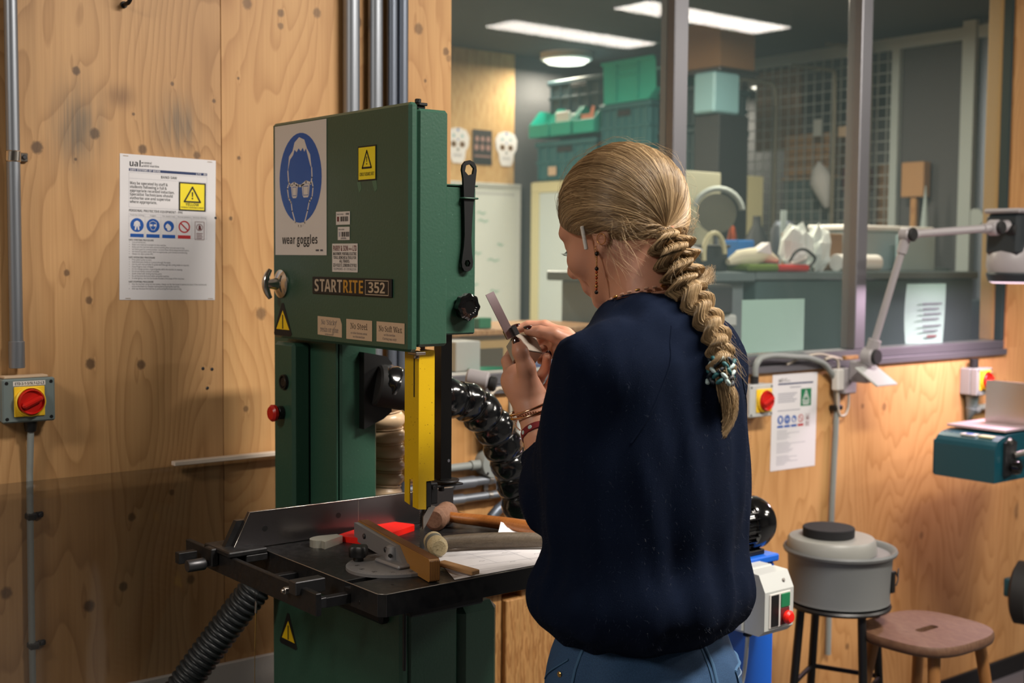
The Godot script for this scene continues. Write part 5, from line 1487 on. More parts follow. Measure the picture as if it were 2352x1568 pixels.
	var lt := part(o, "latch", nb().bb(cp + V(-0.008, -0.03, -0.004), cp + V(0.008, 0.03, 0.006), 0.002), "black")
	part(lt, "wire_bail", nb().tube(smooth_path([cp + V(0.008, 0.028, 0.004), cp + V(0.022, 0.012, 0.002), cp + V(0.036, 0.024, -0.006), cp + V(0.046, 0.026, -0.012), cp + V(0.04, 0.014, -0.01), cp + V(0.024, 0.004, 0.002), cp + V(0.012, -0.012, 0.004)], 24), 0.002, 8), "black")
	o = thing("metal_stand", "black steel stand with splayed legs under the grey drum", "stand", V(2.82, 0, 0.42))
	part(o, "top_ring", nb().lathe([Vector2(0.09, 0.632), Vector2(0.138, 0.642), Vector2(0.14, 0.648), Vector2(0.136, 0.6535), Vector2(0.08, 0.6535)], 40, Transform3D(Basis(), c)), "black")
	var feet := []
	for k in 4:
		var a := deg_to_rad(-112.0 + 90.0 * k)
		var d := V(cos(a), 0, -sin(a))
		part(o, "leg", nb().cyl(c + d * 0.115 + V(0, 0.645, 0), c + d * 0.165, 0.0115, 14), "black")
		feet.append(c + d * 0.135 + V(0, 0.43, 0))
	for k in 4: part(o, "stretcher", nb().cyl(feet[k], feet[(k + 1) % 4], 0.007, 10), "black")
	# blue machine beside her: cabinet, motor, switch
	o = thing("blue_machine", "blue machine cabinet with black finned motor behind her hip", "machine", V(2.1, 0, 0.62))
	part(o, "cabinet", nb().bb(V(1.99, 0.0, 0.50), V(2.216, 0.905, 0.70), 0.006), "blue_paint")
	part(o, "cabinet_cap", nb().bb(V(1.985, 0.9055, 0.52), V(2.222, 0.922, 0.706), 0.003), "blue_paint")
	part(o, "motor_foot", nb().bb(V(2.0, 0.9225, 0.60), V(2.19, 0.934, 0.69), 0.002), "black")
	var mo := nb()
	mo.lathe([Vector2(0, 0), Vector2(0.052, 0), Vector2(0.057, 0.004), Vector2(0.057, 0.02), Vector2(0.051, 0.022), Vector2(0.051, 0.12), Vector2(0.056, 0.122), Vector2(0.060, 0.128), Vector2(0.060, 0.165), Vector2(0.052, 0.183), Vector2(0.03, 0.188), Vector2(0, 0.188)], 48, B.along(V(2.025, 0.99, 0.655), Vector3.RIGHT))
	var mt := part(o, "motor", mo, "black_gloss")
	for k in 26:
		var a := TAU * k / 26
		var fb := nb()
		fb.t = Transform3D(Basis(Vector3.RIGHT, a), V(2.10, 0.99, 0.655))
		part(mt, "fin", fb.box(V(0, 0.054, 0), V(0.10, 0.008, 0.0022), 0.0003), "black_gloss")
	var sx := part(o, "switch_box", nb().bb(V(2.058, 0.7770, 0.7005), V(2.158, 0.9150, 0.745), 0.006), "grey_pale")
	var fc := PackedVector2Array([Vector2(0.7455, 0.7800), Vector2(0.785, 0.7800), Vector2(0.80, 0.7940), Vector2(0.80, 0.8770), Vector2(0.782, 0.9120), Vector2(0.7455, 0.9130)])
	var fp := PackedVector2Array()
	for q in fc: fp.append(Vector2(q.x, q.y))
	part(sx, "switch_lid", nb().prism(fp, 0.094, Transform3D(Basis(DZ, Vector3.UP, Vector3.LEFT), V(2.155, 0, 0))), "grey_pale")
	var pp := part(sx, "button_panel", nb().bb(V(2.075, 0.7980, 0.80), V(2.143, 0.8720, 0.8022), 0.001), "sign_white")
	part(pp, "scale_window", nb().bb(V(2.079, 0.8010, 0.8022), V(2.104, 0.8690, 0.8034), 0.0005), "black")
	part(pp, "green_button", nb().bb(V(2.110, 0.8390, 0.8022), V(2.139, 0.8690, 0.805), 0.001), "ink_green")
	part(pp, "stop_plate", nb().bb(V(2.110, 0.8010, 0.8022), V(2.139, 0.8370, 0.8034), 0.0005), "ink_maroon")
	part(pp, "stop_button", nb().lathe([Vector2(0, 0), Vector2(0.009, 0), Vector2(0.0145, 0.006), Vector2(0.0145, 0.012), Vector2(0.01, 0.017), Vector2(0, 0.018)], 20, B.along(V(2.125, 0.8180, 0.8034), DZ)), "red_case")
	part(sx, "screw", nb().cyl(V(2.13, 0.8930, 0.79), V(2.13, 0.8950, 0.7945), 0.004, 10), "steel")
	part(sx, "gland", nb().cyl(V(2.09, 0.7770, 0.73), V(2.09, 0.7640, 0.73), 0.01, 14), "black")
	part(o, "power_lead", nb().tube(smooth_path([V(2.09, 0.765, 0.73), V(2.085, 0.68, 0.726), V(2.072, 0.58, 0.715), V(2.07, 0.4, 0.712), V(2.07, 0.05, 0.712)], 30), 0.0045, 10), "grey_pale")
	part(o, "cable_tie_base", nb().bb(V(2.045, 0.60, 0.70), V(2.06, 0.63, 0.708), 0.002), "white_plastic")

# open plastic crate whose long side faces -x: from z0 to z1, y0 to y1, depth dx
func crate(label: String, x: float, y0: float, y1: float, z0: float, z1: float, dx: float, m: String, group: String):
	var o := thing("storage_crate", label, "crate", V(x + dx / 2, y0, (z0 + z1) / 2), group)
	var h := y1 - y0
	part(o, "body", nb().bb(V(x + 0.012, y0, z0 + 0.012), V(x + dx - 0.012, y1 - 0.03, z1 - 0.012), 0.008), m)
	part(o, "rim", nb().bb(V(x, y1 - 0.03, z0), V(x + dx, y1, z1), 0.006), m)
	part(o, "band", nb().bb(V(x + 0.004, y0 + h * 0.42, z0 + 0.006), V(x + dx - 0.004, y0 + h * 0.5, z1 - 0.006), 0.004), m)
	var n := 7
	for i in n:
		var z: float = lerp(z0 + 0.03, z1 - 0.03, i / float(n - 1))
		part(o, "rib", nb().bb(V(x + 0.003, y0 + 0.01, z - 0.005), V(x + 0.014, y1 - 0.03, z + 0.005), 0.002), m)
	for i in 3:
		var xx: float = lerp(x + 0.06, x + dx - 0.06, i / 2.0)
		part(o, "rib", nb().bb(V(xx - 0.006, y0 + 0.01, z1 - 0.014), V(xx + 0.006, y1 - 0.03, z1 - 0.003), 0.002), m)
	part(o, "hand_hole", nb().bb(V(x - 0.001, y1 - h * 0.3, lerp(z0, z1, 0.38)), V(x + 0.004, y1 - h * 0.16, lerp(z0, z1, 0.62)), 0.002), "ink")
# open fronted bin: side profile in (z, y), width along x
func bin(label: String, prof: Array, x0: float, x1: float, m: String, group: String) -> Node3D:
	var c := V((x0 + x1) / 2, prof[0][1], prof[0][0])
	var o := thing("plastic_bin", label, "bin", c, group)
	var pv := PackedVector2Array()
	for q in prof: pv.append(Vector2(q[0], q[1]))
	for x: float in [x0, x1 - 0.004]:
		part(o, "side", nb().prism(pv, 0.004, Transform3D(Basis(DZ, Vector3.UP, Vector3.LEFT), V(x + 0.004, 0, 0))), m)
	for i in prof.size():
		if i == prof.size() - 2: continue
		var a: Array = prof[i]
		var b: Array = prof[(i + 1) % prof.size()]
		if i == 0 or i == prof.size() - 1 or i == 1:
			var bb := nb()
			var d := V(0, b[1] - a[1], b[0] - a[0])
			bb.t = Transform3D(Basis(Vector3.RIGHT, d.normalized().cross(Vector3.RIGHT).normalized(), d.normalized()).orthonormalized(), V((x0 + x1) / 2, (a[1] + b[1]) / 2, (a[0] + b[0]) / 2))
			part(o, ["base", "front", "back"][0 if i == 0 else (1 if i == 1 else 2)], bb.box(Vector3.ZERO, Vector3(x1 - x0 - 0.008, 0.004, d.length()), 0.001), m)
	return o
func slab(called: String, lo: Vector3, hi: Vector3, m: String, label: String, cat: String, bev := 0.003, group := "") -> MeshInstance3D:
	return solo(called, nb().bb(lo, hi, bev), m, label, cat, group)

func build_back_room():
	# whiteboard, prints
	var o := thing("whiteboard", "whiteboard with faint green writing on the far plywood wall", "whiteboard", V(4.2, 1.14, -3.29))
	part(o, "panel", nb().bb(V(3.2, 1.145, -3.298), V(4.685, 1.985, -3.285), 0.002), "board_white")
	part(o, "frame", nb().bb(V(3.18, 1.985, -3.3), V(4.70, 2.01, -3.278), 0.003).bb(V(4.685, 1.14, -3.3), V(4.70, 1.985, -3.278), 0.003), "grey_pale")
	part(o, "pen_tray", nb().bb(V(3.2, 1.115, -3.3), V(4.68, 1.143, -3.25), 0.004), "wood_pale")
	var p := P.new(self, o, V(4.2, 1.985, -3.2845), Vector3.RIGHT, Vector3.UP)
	for q in [[180, 150, 60], [190, 195, 70], [150, 380, 60], [260, 420, 80], [100, 560, 90], [280, 600, 60], [330, 330, 40], [120, 700, 80]]:
		p.line("marker", [Vector2(q[0], q[1]), Vector2(q[0] + q[2] * 0.3, q[1] - 8), Vector2(q[0] + q[2] * 0.6, q[1] + 6), Vector2(q[0] + q[2], q[1] - 4)], 7)
	for i in 14: p.line("ink_pale", [Vector2(40 + i * 30, 38), Vector2(58 + i * 30, 36)], 8)
	p.done()
	for q in [[4.25, "skull-shaped paper mask at the left on the far plywood wall"], [4.60, "skull-shaped paper mask right of the dark print on the far wall"]]:
		o = thing("paper_mask", q[1], "mask", V(q[0], 2.11, -3.29), "skull masks")
		var pl := PackedVector2Array()
		for v in [[-0.035, 0], [0.035, 0], [0.05, 0.03], [0.055, 0.07], [0.075, 0.1], [0.08, 0.15], [0.06, 0.185], [0.02, 0.198], [-0.02, 0.198], [-0.06, 0.185], [-0.08, 0.15], [-0.075, 0.1], [-0.055, 0.07], [-0.05, 0.03]]: pl.append(Vector2(v[0], v[1]))
		part(o, "sheet", nb().prism(pl, 0.002, Transform3D(Basis(), V(q[0], 2.113, -3.298))), "paper")
		p = P.new(self, o, V(q[0] - 0.08, 2.311, -3.2955), Vector3.RIGHT, Vector3.UP)
		for s: float in [50.0, 110.0]:
			p.disc("card", s, 92, 20, 1, 18)
			p.disc("ink", s, 92, 9, 2)
			p.disc("sky_box", s, 45, 9, 1)
		p.poly("ink_grey", [Vector2(80, 108), Vector2(90, 128), Vector2(70, 128)], 1)
		p.disc("ink_blue", 80, 12, 8, 1); p.disc("ink_blue", 80, 66, 6, 1)
		for i in 6: p.rect("ink_pale", 50 + i * 10, 145, 5, 18, 1)
		p.done()
	o = thing("framed_print", "dark group photograph print between the two skull masks", "print", V(4.425, 2.11, -3.29))
	part(o, "sheet", nb().bb(V(4.355, 2.112, -3.298), V(4.492, 2.31, -3.295), 0.0), "print_dark")
	p = P.new(self, o, V(4.355, 2.31, -3.2948), Vector3.RIGHT, Vector3.UP)
	for i in 3:
		p.disc("print_skin", 30 + i * 40, 52, 13, 1, 16)
		p.disc("print_skin", 26 + i * 42, 100, 14, 1, 18)
	p.rect("print_skin", 10, 146, 118, 8); p.rect("ink", 8, 160, 120, 30)
	p.done()
	# cream cupboard with frosted doors; crates stand on it
	o = thing("cream_cupboard", "cream cupboard with frosted doors carrying the crates", "cupboard", V(4.95, 0, -2.55))
	part(o, "carcass", nb().bb(V(4.72, 0.0, -3.2), V(5.25, 2.02, -1.915), 0.004), "cream")
	for i in 2:
		var z0 := -3.19 + i * 0.64
		var d := part(o, "door", nb().bb(V(4.70, 1.955, z0), V(4.72, 2.015, z0 + 0.63), 0.003).bb(V(4.70, 0.1, z0), V(4.72, 0.16, z0 + 0.63), 0.003).bb(V(4.70, 0.16, z0), V(4.72, 1.955, z0 + 0.07), 0.003).bb(V(4.70, 0.16, z0 + 0.56), V(4.72, 1.955, z0 + 0.63), 0.003), "cream")
		part(d, "frosted_panel", nb().bb(V(4.708, 0.16, z0 + 0.07), V(4.714, 1.955, z0 + 0.56), 0.0), "frosted")
	var cg := "teal crates on the cream cupboard"
	crate("dark crate at the lower left of the cupboard top under the small bins", 4.70, 2.025, 2.245, -3.16, -2.64, 0.38, "crate", cg)
	crate("dark crate with pale label at the lower middle of the crate stack", 4.70, 2.025, 2.17, -2.63, -2.22, 0.38, "crate", cg)
	crate("teal crate in the middle of the stack below the big green bin", 4.70, 2.175, 2.41, -2.62, -2.22, 0.38, "crate", cg)
	crate("dark upper crate left of the big green bin", 4.78, 2.41, 2.60, -3.15, -2.60, 0.38, "crate_dark", cg)
	crate("dark crate behind the three small green bins", 4.86, 2.25, 2.408, -3.15, -2.64, 0.32, "crate_dark", cg)
	crate("dark crate at the right of the cupboard top behind the mullion", 4.74, 2.025, 2.25, -2.20, -1.92, 0.4, "crate_dark", cg)
	crate("dark crate second from the bottom at the right end of the cupboard", 4.74, 2.255, 2.46, -2.20, -1.92, 0.4, "crate_dark", cg)
	# label cards on crates
	slab("crate_label", V(4.694, 2.05, -3.03), V(4.696, 2.10, -2.96), "label_buff", "pale label on the lower left crate", "label", 0.0)
	# big bin with ribs and three small ones
	var bb := bin("large bright green storage bin on top of the teal crates", [[-2.575, 2.412], [-2.235, 2.415], [-2.18, 2.47], [-2.185, 2.60], [-2.19, 2.632], [-2.585, 2.632]], 4.70, 5.0, "teal_bin", "green storage bins")
	part(bb, "rim", nb().bb(V(4.688, 2.618, -2.595), V(4.70, 2.636, -2.19), 0.004), "teal_bin")
	for q in [[2.585, 2.593], [2.545, 2.553]]: part(bb, "rib", nb().bb(V(4.690, q[0], -2.475), V(4.70, q[1], -2.31), 0.002), "teal_bin")
	for z: float in [-2.475, -2.31]: part(bb, "rib", nb().bb(V(4.690, 2.42, z - 0.005), V(4.70, 2.62, z + 0.005), 0.002), "teal_bin")
	var nm := ["leftmost small green bin on the crate stack, empty", "middle small green bin holding white packets", "right small green bin holding a pink card"]
	for i in 3:
		var z := -3.19 + i * 0.192
		# open front towards -x
		o = thing("small_bin", nm[i], "bin", V(4.74, 2.275, z + 0.09), "small green bins")
		part(o, "front", nb().bb(V(4.68, 2.278, z), V(4.686, 2.345, z + 0.172), 0.002), "teal_bin")
		part(o, "base", nb().bb(V(4.68, 2.272, z), V(4.84, 2.278, z + 0.172), 0.001), "teal_bin")
		for s: float in [0.0, 0.166]: part(o, "side", nb().prism(PackedVector2Array([Vector2(4.686, 2.278), Vector2(4.84, 2.278), Vector2(4.84, 2.43), Vector2(4.76, 2.43), Vector2(4.686, 2.345)]), 0.006, Transform3D(Basis(), V(0, 0, z + s))), "teal_bin")
		part(o, "back", nb().bb(V(4.834, 2.278, z), V(4.84, 2.43, z + 0.172), 0.001), "teal_bin")
	for i in 3: slab("white_packet", V(4.70 + i * 0.035, 2.28, -2.98 + i * 0.012), V(4.715 + i * 0.035, 2.405 - i * 0.012, -2.86 + i * 0.01), "film", ["front", "middle", "rear"][i] + " white packet standing in the middle small bin", "packet", 0.004, "packets in the small bin")
	solo("pink_card", nb().prism(PackedVector2Array([Vector2(-2.765, 2.28), Vector2(-2.665, 2.28), Vector2(-2.665, 2.365), Vector2(-2.655, 2.41), Vector2(-2.675, 2.418), Vector2(-2.695, 2.375), Vector2(-2.765, 2.375)]), 0.004, Transform3D(Basis(DZ, Vector3.UP, Vector3.LEFT), V(4.71, 0, 0))), "pink_card", "pink card sticking out of the right small bin", "card")
	slab("cardboard_box", V(4.72, 2.53, -1.98), V(4.98, 2.755, -1.76), "card", "brown cardboard box on the shelf by the ceiling behind the mullion", "box")
	slab("store_shelf", V(4.70, 2.505, -2.0), V(5.0, 2.525, -1.74), "steel_dark", "dark shelf carrying the cardboard box behind the mullion", "shelf")
	slab("pale_blue_box", V(4.66, 2.30, -1.88), V(4.85, 2.50, -1.74), "sky_box", "pale blue plastic box under the cardboard box", "box", 0.01)
	slab("shelf_unit", V(4.70, 0.0, -1.905), V(4.92, 2.295, -1.74), "crate_black", "tall dark shelf unit beside the cream cupboard", "shelf")
	# mesh cage
	o = thing("mesh_cage", "galvanised steel mesh cage with angle posts at the right of the store", "cage", V(5.6, 0, -1.7))
	part(o, "top_rail", nb().bb(V(5.585, 2.655, -2.5), V(5.625, 2.715, -0.62), 0.002), "galv_far")
	part(o, "post", nb().bb(V(5.565, 0, -0.965), V(5.60, 2.74, -0.895), 0.002), "galv_far")
	part(o, "post", nb().bb(V(5.61, 0, -0.89), V(5.66, 2.74, -0.835), 0.002), "galv_dark")
	part(o, "post", nb().bb(V(5.585, 0, -1.375), V(5.62, 2.655, -1.33), 0.002), "galv_far")
	part(o, "post", nb().bb(V(5.585, 0, -2.5), V(5.625, 2.655, -2.45), 0.002), "galv_dark")
	part(o, "hinge_lug", nb().cyl(V(5.57, 1.79, -0.87), V(5.58, 1.79, -0.87), 0.045, 20), "galv_far")
	for pnl in [[-2.45, -1.375], [-0.835, -0.5]]:
		var w := nb()
		var z: float = pnl[0]
		while z <= pnl[1]:
			w.box(V(5.60, 1.33, z), V(0.005, 2.65, 0.005), 0.0)
			z += 0.058
		for i in 45: w.box(V(5.605, 0.05 + i * 0.058, (pnl[0] + pnl[1]) / 2), V(0.005, 0.005, pnl[1] - pnl[0]), 0.0)
		part(o, "wire_mesh", w, "galv_mesh").set_meta("kind", "stuff")
	slab("dark_panel", V(5.62, 0.0, -1.33), V(5.63, 2.65, -0.97), "dark_wall", "dark flat panel in the cage doorway", "panel", 0.001)
	# things in and behind the cage
	slab("brown_board", V(5.70, 2.2, -2.36), V(5.72, 2.66, -2.04), "wood_dull", "brown board leaning high behind the mesh", "board")
	o = thing("slatted_crate", "pale slatted timber crate behind the mesh", "crate", V(5.75, 2.05, -1.97))
	for i in 3: part(o, "slat", nb().bb(V(5.68, 2.05 + i * 0.078, -2.13), V(5.69, 2.122 + i * 0.078, -1.83), 0.002), "wood_dull2")
	part(o, "box", nb().bb(V(5.691, 2.05, -2.12), V(5.9, 2.27, -1.84), 0.002), "wood_dull")
	slab("grey_frame_panel", V(5.68, 1.55, -2.13), V(5.70, 2.02, -1.8), "chest_grey", "grey green panel with timber top edge behind the mesh", "panel")
	slab("panel_edge", V(5.665, 2.022, -2.14), V(5.71, 2.04, -1.75), "wood_dull2", "timber strip along the top of the grey panel", "strip")
	slab("cage_shelf", V(5.40, 1.51, -1.55), V(5.58, 1.549, -1.0), "chest_grey", "narrow grey shelf in front of the cage under the mallet", "shelf")
	slab("grey_shelf", V(5.64, 1.3, -2.46), V(6.1, 1.5, -1.40), "chest_grey", "grey shelf box low behind the mesh", "shelf")
	solo("crumpled_rag", nb().tube([V(5.56, 2.11, -1.80), V(5.555, 2.06, -1.79), V(5.555, 2.0, -1.77), V(5.56, 1.9, -1.745), V(5.56, 1.86, -1.74)], [0.005, 0.045, 0.07, 0.035, 0.012], 9), "rag", "white chequered rag hanging on the mesh", "rag")
	slab("maroon_tin", V(5.68, 1.95, -1.74), V(5.78, 2.08, -1.60), "maroon", "dark red tin behind the mesh", "tin", 0.01)
	slab("paper_tag", V(5.585, 2.235, -1.70), V(5.59, 2.29, -1.62), "label_buff", "small pale tag tied to the mesh", "tag", 0.0, "tags on the mesh")
	slab("paper_tag", V(5.585, 2.25, -1.86), V(5.59, 2.34, -1.81), "grey_pale", "narrow grey tag left of the pale tag on the mesh", "tag", 0.0, "tags on the mesh")
	slab("pale_timber", V(5.66, 1.51, -1.50), V(5.7, 2.08, -1.42), "wood_dull", "left of two pale timber blocks beside the middle cage post", "block", 0.003, "timber blocks in the cage")
	slab("pale_timber", V(5.66, 1.51, -1.41), V(5.7, 2.08, -1.32), "wood_dull", "right of two pale timber blocks beside the middle cage post", "block", 0.003, "timber blocks in the cage")
	o = thing("carpenters_mallet", "large pale mallet with square head standing in the cage", "mallet", V(5.57, 1.56, -1.21))
	part(o, "head", nb().bb(V(5.54, 1.90, -1.27), V(5.60, 2.075, -1.14), 0.004), "wood_dull2")
	part(o, "handle", nb().bb(V(5.555, 1.55, -1.225), V(5.585, 1.90, -1.19), 0.004), "wood_pale")
	solo("pale_cone", nb().lathe([Vector2(0.04, 1.55), Vector2(0.002, 1.95), Vector2(0, 1.952)], 16, Transform3D(Basis(), V(5.5, 0, -1.10))), "sky_grey", "narrow pale grey cone standing beside the mallet", "cone")
	for q in [[-2.112, 2.54, 1.8, "left bent steel rod rising in front of the mesh"], [-1.72, 2.57, 1.7, "middle bent steel rod rising in front of the mesh"], [-1.50, 2.66, 1.7, "right bent steel rod just left of the mullion"]]:
		solo("bent_rod", nb().tube(smooth_path([V(5.5, 0.0, q[0] + 0.06), V(5.5, q[2], q[0] + 0.06), V(5.5, q[1] - 0.05, q[0] + 0.06), V(5.5, q[1] - 0.01, q[0] + 0.04), V(5.5, q[1] + 0.02, q[0] - 0.02), V(5.5, q[1] + 0.06, q[0] - 0.22)], 30), 0.012, 10), "rod_dull", q[3], "rod", "bent rods in the store")
	# clamps hanging at the right end of the cage
	for q in [[2.34, "upper steel clamp hooked on the right strip of mesh"], [2.16, "lower steel clamp hooked on the right strip of mesh"]]:
		solo("small_clamp", nb().tube(smooth_path([V(5.58, q[0] - 0.03, -0.80), V(5.55, q[0] + 0.01, -0.76), V(5.53, q[0] + 0.03, -0.70), V(5.53, q[0] + 0.0, -0.67)], 14), 0.012, 8), "steel", q[1], "clamp", "clamps on the mesh")
	slab("jar_shelf", V(5.3, 0.0, -0.85), V(5.55, 1.40, -0.45), "crate_dark", "dark cabinet at the right end of the store", "cabinet")
	for i in 4: solo("glass_jar", nb().lathe([Vector2(0, 0), Vector2(0.035, 0), Vector2(0.036, 0.1), Vector2(0.025, 0.13), Vector2(0.025, 0.16), Vector2(0, 0.16)], 16, Transform3D(Basis(), V(5.34 + 0.06 * (i % 2), 1.402 + 0.17 * int(i / 2.0), -0.62 + 0.08 * (i % 2)))), ["chest_teal", "rod_dull", "sky_grey", "wood_dull"][i], ["dark teal jar at the lower left of the jar stack", "brown jar at the lower right of the jar stack", "pale grey jar at the upper left of the jar stack", "tan jar at the upper right of the jar stack"][i], "jar", "jars at the right end of the store")
	# strip of timber jamb inside the window
	# teal chest under the window with the clutter on it
	o = thing("steel_chest", "wide teal grey steel chest standing behind the glass", "chest", V(4.25, 0, -0.75))
	part(o, "body", nb().bb(V(3.62, 0.0, -0.98), V(5.07, 1.505, -0.565), 0.006), "chest_teal")
	part(o, "top", nb().bb(V(3.60, 1.5055, -0.99), V(5.085, 1.536, -0.55), 0.003), "chest_grey")
	part(o, "plinth", nb().bb(V(3.64, 0.02, -0.564), V(5.05, 0.10, -0.56), 0.001), "black")
	o = thing("grey_bench", "grey steel bench with clamps left of the teal chest", "bench", V(3.3, 0, -0.7))
	part(o, "top", nb().bb(V(2.97, 1.50, -1.0), V(3.597, 1.535, -0.55), 0.004), "chest_grey")
	part(o, "panel", nb().bb(V(3.0, 0.0, -0.95), V(3.59, 1.50, -0.60), 0.004), "chest_grey2")
	var ci := 0
	for q in [[3.08, 1.43], [3.16, 1.42], [3.24, 1.42]]:
		solo("hanging_clamp", nb().tube(smooth_path([V(q[0], q[1] + 0.07, -0.552), V(q[0] + 0.03, q[1] + 0.05, -0.5), V(q[0] + 0.035, q[1] - 0.02, -0.45), V(q[0] + 0.01, q[1] - 0.06, -0.46), V(q[0] + 0.03, q[1] - 0.12, -0.48)], 20), 0.013, 10), ["steel", "galv_far", "steel_dark"][ci], ["left", "middle", "right"][ci] + " of three clamps hanging in front of the grey bench", "clamp", "clamps on the grey bench")
		ci += 1
	o = thing("bench_vice", "black bench vice with pale bar behind her shoulder", "vice", V(3.06, 1.2, -0.28))
	part(o, "jaw", nb().bb(V(3.0, 1.40, -0.33), V(3.13, 1.50, -0.24), 0.01), "black")
	part(o, "bar", nb().bb(V(3.05, 1.36, -0.30), V(3.17, 1.399, -0.26), 0.006), "grey_pale")
	part(o, "stand", nb().cyl(V(3.07, 0.0, -0.285), V(3.07, 1.40, -0.285), 0.02, 12), "steel_dark")
	slab("yellow_timber", V(3.24, 0.0, -0.30), V(3.33, 1.378, -0.24), "wood_pale", "yellow timber post behind the blank green sheet", "post")
	# on the chest and bench
	o = thing("black_tub", "black plastic tub holding tools on the grey bench", "tub", V(3.43, 1.536, -0.72))
	part(o, "body", nb().bb(V(3.34, 1.536, -0.80), V(3.53, 1.632, -0.62), 0.01), "crate_black")
	part(o, "rim", nb().bb(V(3.335, 1.622, -0.805), V(3.535, 1.634, -0.615), 0.004), "crate_black")
	var arc := []
	for k in 15: arc.append(V(3.42 - 0.055 * cos(PI * k / 14.0), 1.60 + 0.075 * sin(PI * k / 14.0), -0.595))
	solo("white_ring_handle", nb().tube([V(3.365, 1.575, -0.594)] + arc, 0.009, 10), "cream", "cream curved handle hooked over the black tub", "handle")
	solo("white_tool_handle", nb().cyl(V(3.28, 1.625, -0.60), V(3.36, 1.61, -0.60), 0.008, 10), "white_plastic", "short white tool handle beside the curved handle", "tool")
	slab("blue_box", V(3.665, 1.537, -0.78), V(3.765, 1.655, -0.70), "blue_plastic", "bright blue plastic box beside the black tub", "box", 0.005)
	o = thing("red_green_tray", "shallow tray, half green half red, heaped with papers", "tray", V(3.7, 1.537, -0.6))
	part(o, "green_half", nb().bb(V(3.54, 1.537, -0.66), V(3.715, 1.565, -0.535), 0.008), "tray_green")
	part(o, "red_half", nb().bb(V(3.716, 1.537, -0.66), V(3.895, 1.563, -0.535), 0.008), "tray_red")
	solo("paper_heap", nb().tube([V(3.50, 1.57, -0.60), V(3.56, 1.585, -0.60), V(3.65, 1.59, -0.62), V(3.72, 1.60, -0.62), V(3.80, 1.578, -0.62)], [0.012, 0.03, 0.034, 0.03, 0.01], 7), "paper_cream", "heap of cream papers lying in the red and green tray", "papers")
	solo("folded_paper", nb().prism(PackedVector2Array([Vector2(3.65, 1.61), Vector2(3.72, 1.645), Vector2(3.735, 1.60)]), 0.04, Transform3D(Basis(), V(0, 0, -0.63))), "paper", "folded white sheet on the heap of papers", "paper")
	solo("safety_glasses", nb().tube(smooth_path([V(3.80, 1.575, -0.56), V(3.86, 1.62, -0.56), V(3.95, 1.60, -0.57), V(3.96, 1.575, -0.57), V(3.90, 1.548, -0.56)], 20), 0.006, 8), "rubber", "dark rimmed safety glasses at the end of the tray", "glasses")
	solo("white_marker", nb().cyl(V(3.80, 1.567, -0.55), V(3.885, 1.59, -0.55), 0.007, 10), "white_plastic", "white marker pen lying on the tray", "pen")
	for q in [[3.985, 1.602, 0.062, 0.12, "crumpled clear plastic bag, left, on the steel chest"], [4.115, 1.602, 0.05, 0.11, "crumpled clear plastic bag, right, on the steel chest"]]:
		var bg := nb()
		var nz := FastNoiseLite.new()
		nz.seed = int(q[0] * 100)
		nz.frequency = 14.0
		var rows := []
		for i in 9:
			var r := []
			for k in 14:
				var ph := PI * i / 8.0
				var d := V(sin(ph) * cos(TAU * k / 14), cos(ph), sin(ph) * sin(TAU * k / 14))
				var m := 1.0 + 0.55 * nz.get_noise_3dv(d * 0.12 + V(q[0], 0, 0))
				r.append(V(q[0], q[1], -0.68) + d * m * V(q[2], q[3] if d.y > 0 else 0.062, 0.06))
			rows.append(r)
		for i in 8:
			for k in 14: bg.quad(rows[i][k], rows[i][(k + 1) % 14], rows[i + 1][(k + 1) % 14], rows[i + 1][k])
		solo("plastic_bag", bg, "film", q[4], "bag", "plastic bags on the chest")
	solo("white_roll", nb().cyl(V(4.19, 1.571, -0.64), V(4.46, 1.571, -0.64), 0.034, 20), "tube_white", "white paper roll lying on the chest behind the second mullion", "roll")
	slab("tan_box", V(4.10, 1.538, -0.85), V(4.34, 1.69, -0.72), "card", "tan cardboard box behind the plastic bags", "box")
	slab("white_lid_box", V(4.40, 1.538, -0.92), V(4.98, 1.705, -0.74), "sky_grey", "pale grey box under the flat white lid on the chest", "box")
	slab("flat_white_lid", V(4.38, 1.706, -0.94), V(5.0, 1.73, -0.72), "tube_white", "flat white lid lying on the pale grey box", "box", 0.006)  # thin lid of the pale grey box
	slab("leaning_sheet", V(4.62, 1.538, -0.66), V(4.90, 1.69, -0.65), "sky_grey2", "pale blue sheet leaning on the pale grey box", "sheet")
	# beige sheet and round magnifier further back
	slab("beige_board", V(3.93, 1.55, -1.25), V(4.155, 1.955, -1.23), "beige", "beige board standing behind her head", "board")
	o = thing("round_mirror", "round grey mirror on a bracket behind her head", "mirror", V(4.06, 1.6, -1.15))
	part(o, "disc", nb().lathe([Vector2(0, 0), Vector2(0.082, 0), Vector2(0.085, 0.01), Vector2(0, 0.012)], 32, B.along(V(4.05, 1.775, -1.16), V(-0.6, 0, 0.8)), 1.0), "mirror_grey")
	var rim := []
	for k in 13: rim.append(V(4.05, 1.775, -1.15) + (V(0.8, 0, 0.6) * cos(PI * (0.05 + k / 14.0)) + Vector3.UP * sin(PI * (0.05 + k / 14.0))) * 0.105)
	part(o, "hoop", nb().tube(rim, 0.012, 10), "galv_far")
	part(o, "stem", nb().cyl(V(4.05, 1.69, -1.16), V(4.05, 1.50, -1.16), 0.012, 10), "galv_dark")
	solo("copper_lamp", nb().lathe([Vector2(0, 1.54), Vector2(0.035, 1.54), Vector2(0.03, 1.6), Vector2(0.016, 1.64), Vector2(0.022, 1.67), Vector2(0.012, 1.72), Vector2(0, 1.73)], 16, Transform3D(Basis(), V(4.2, 0, -1.2))), "copper", "small copper lamp standing behind the black tub", "lamp")
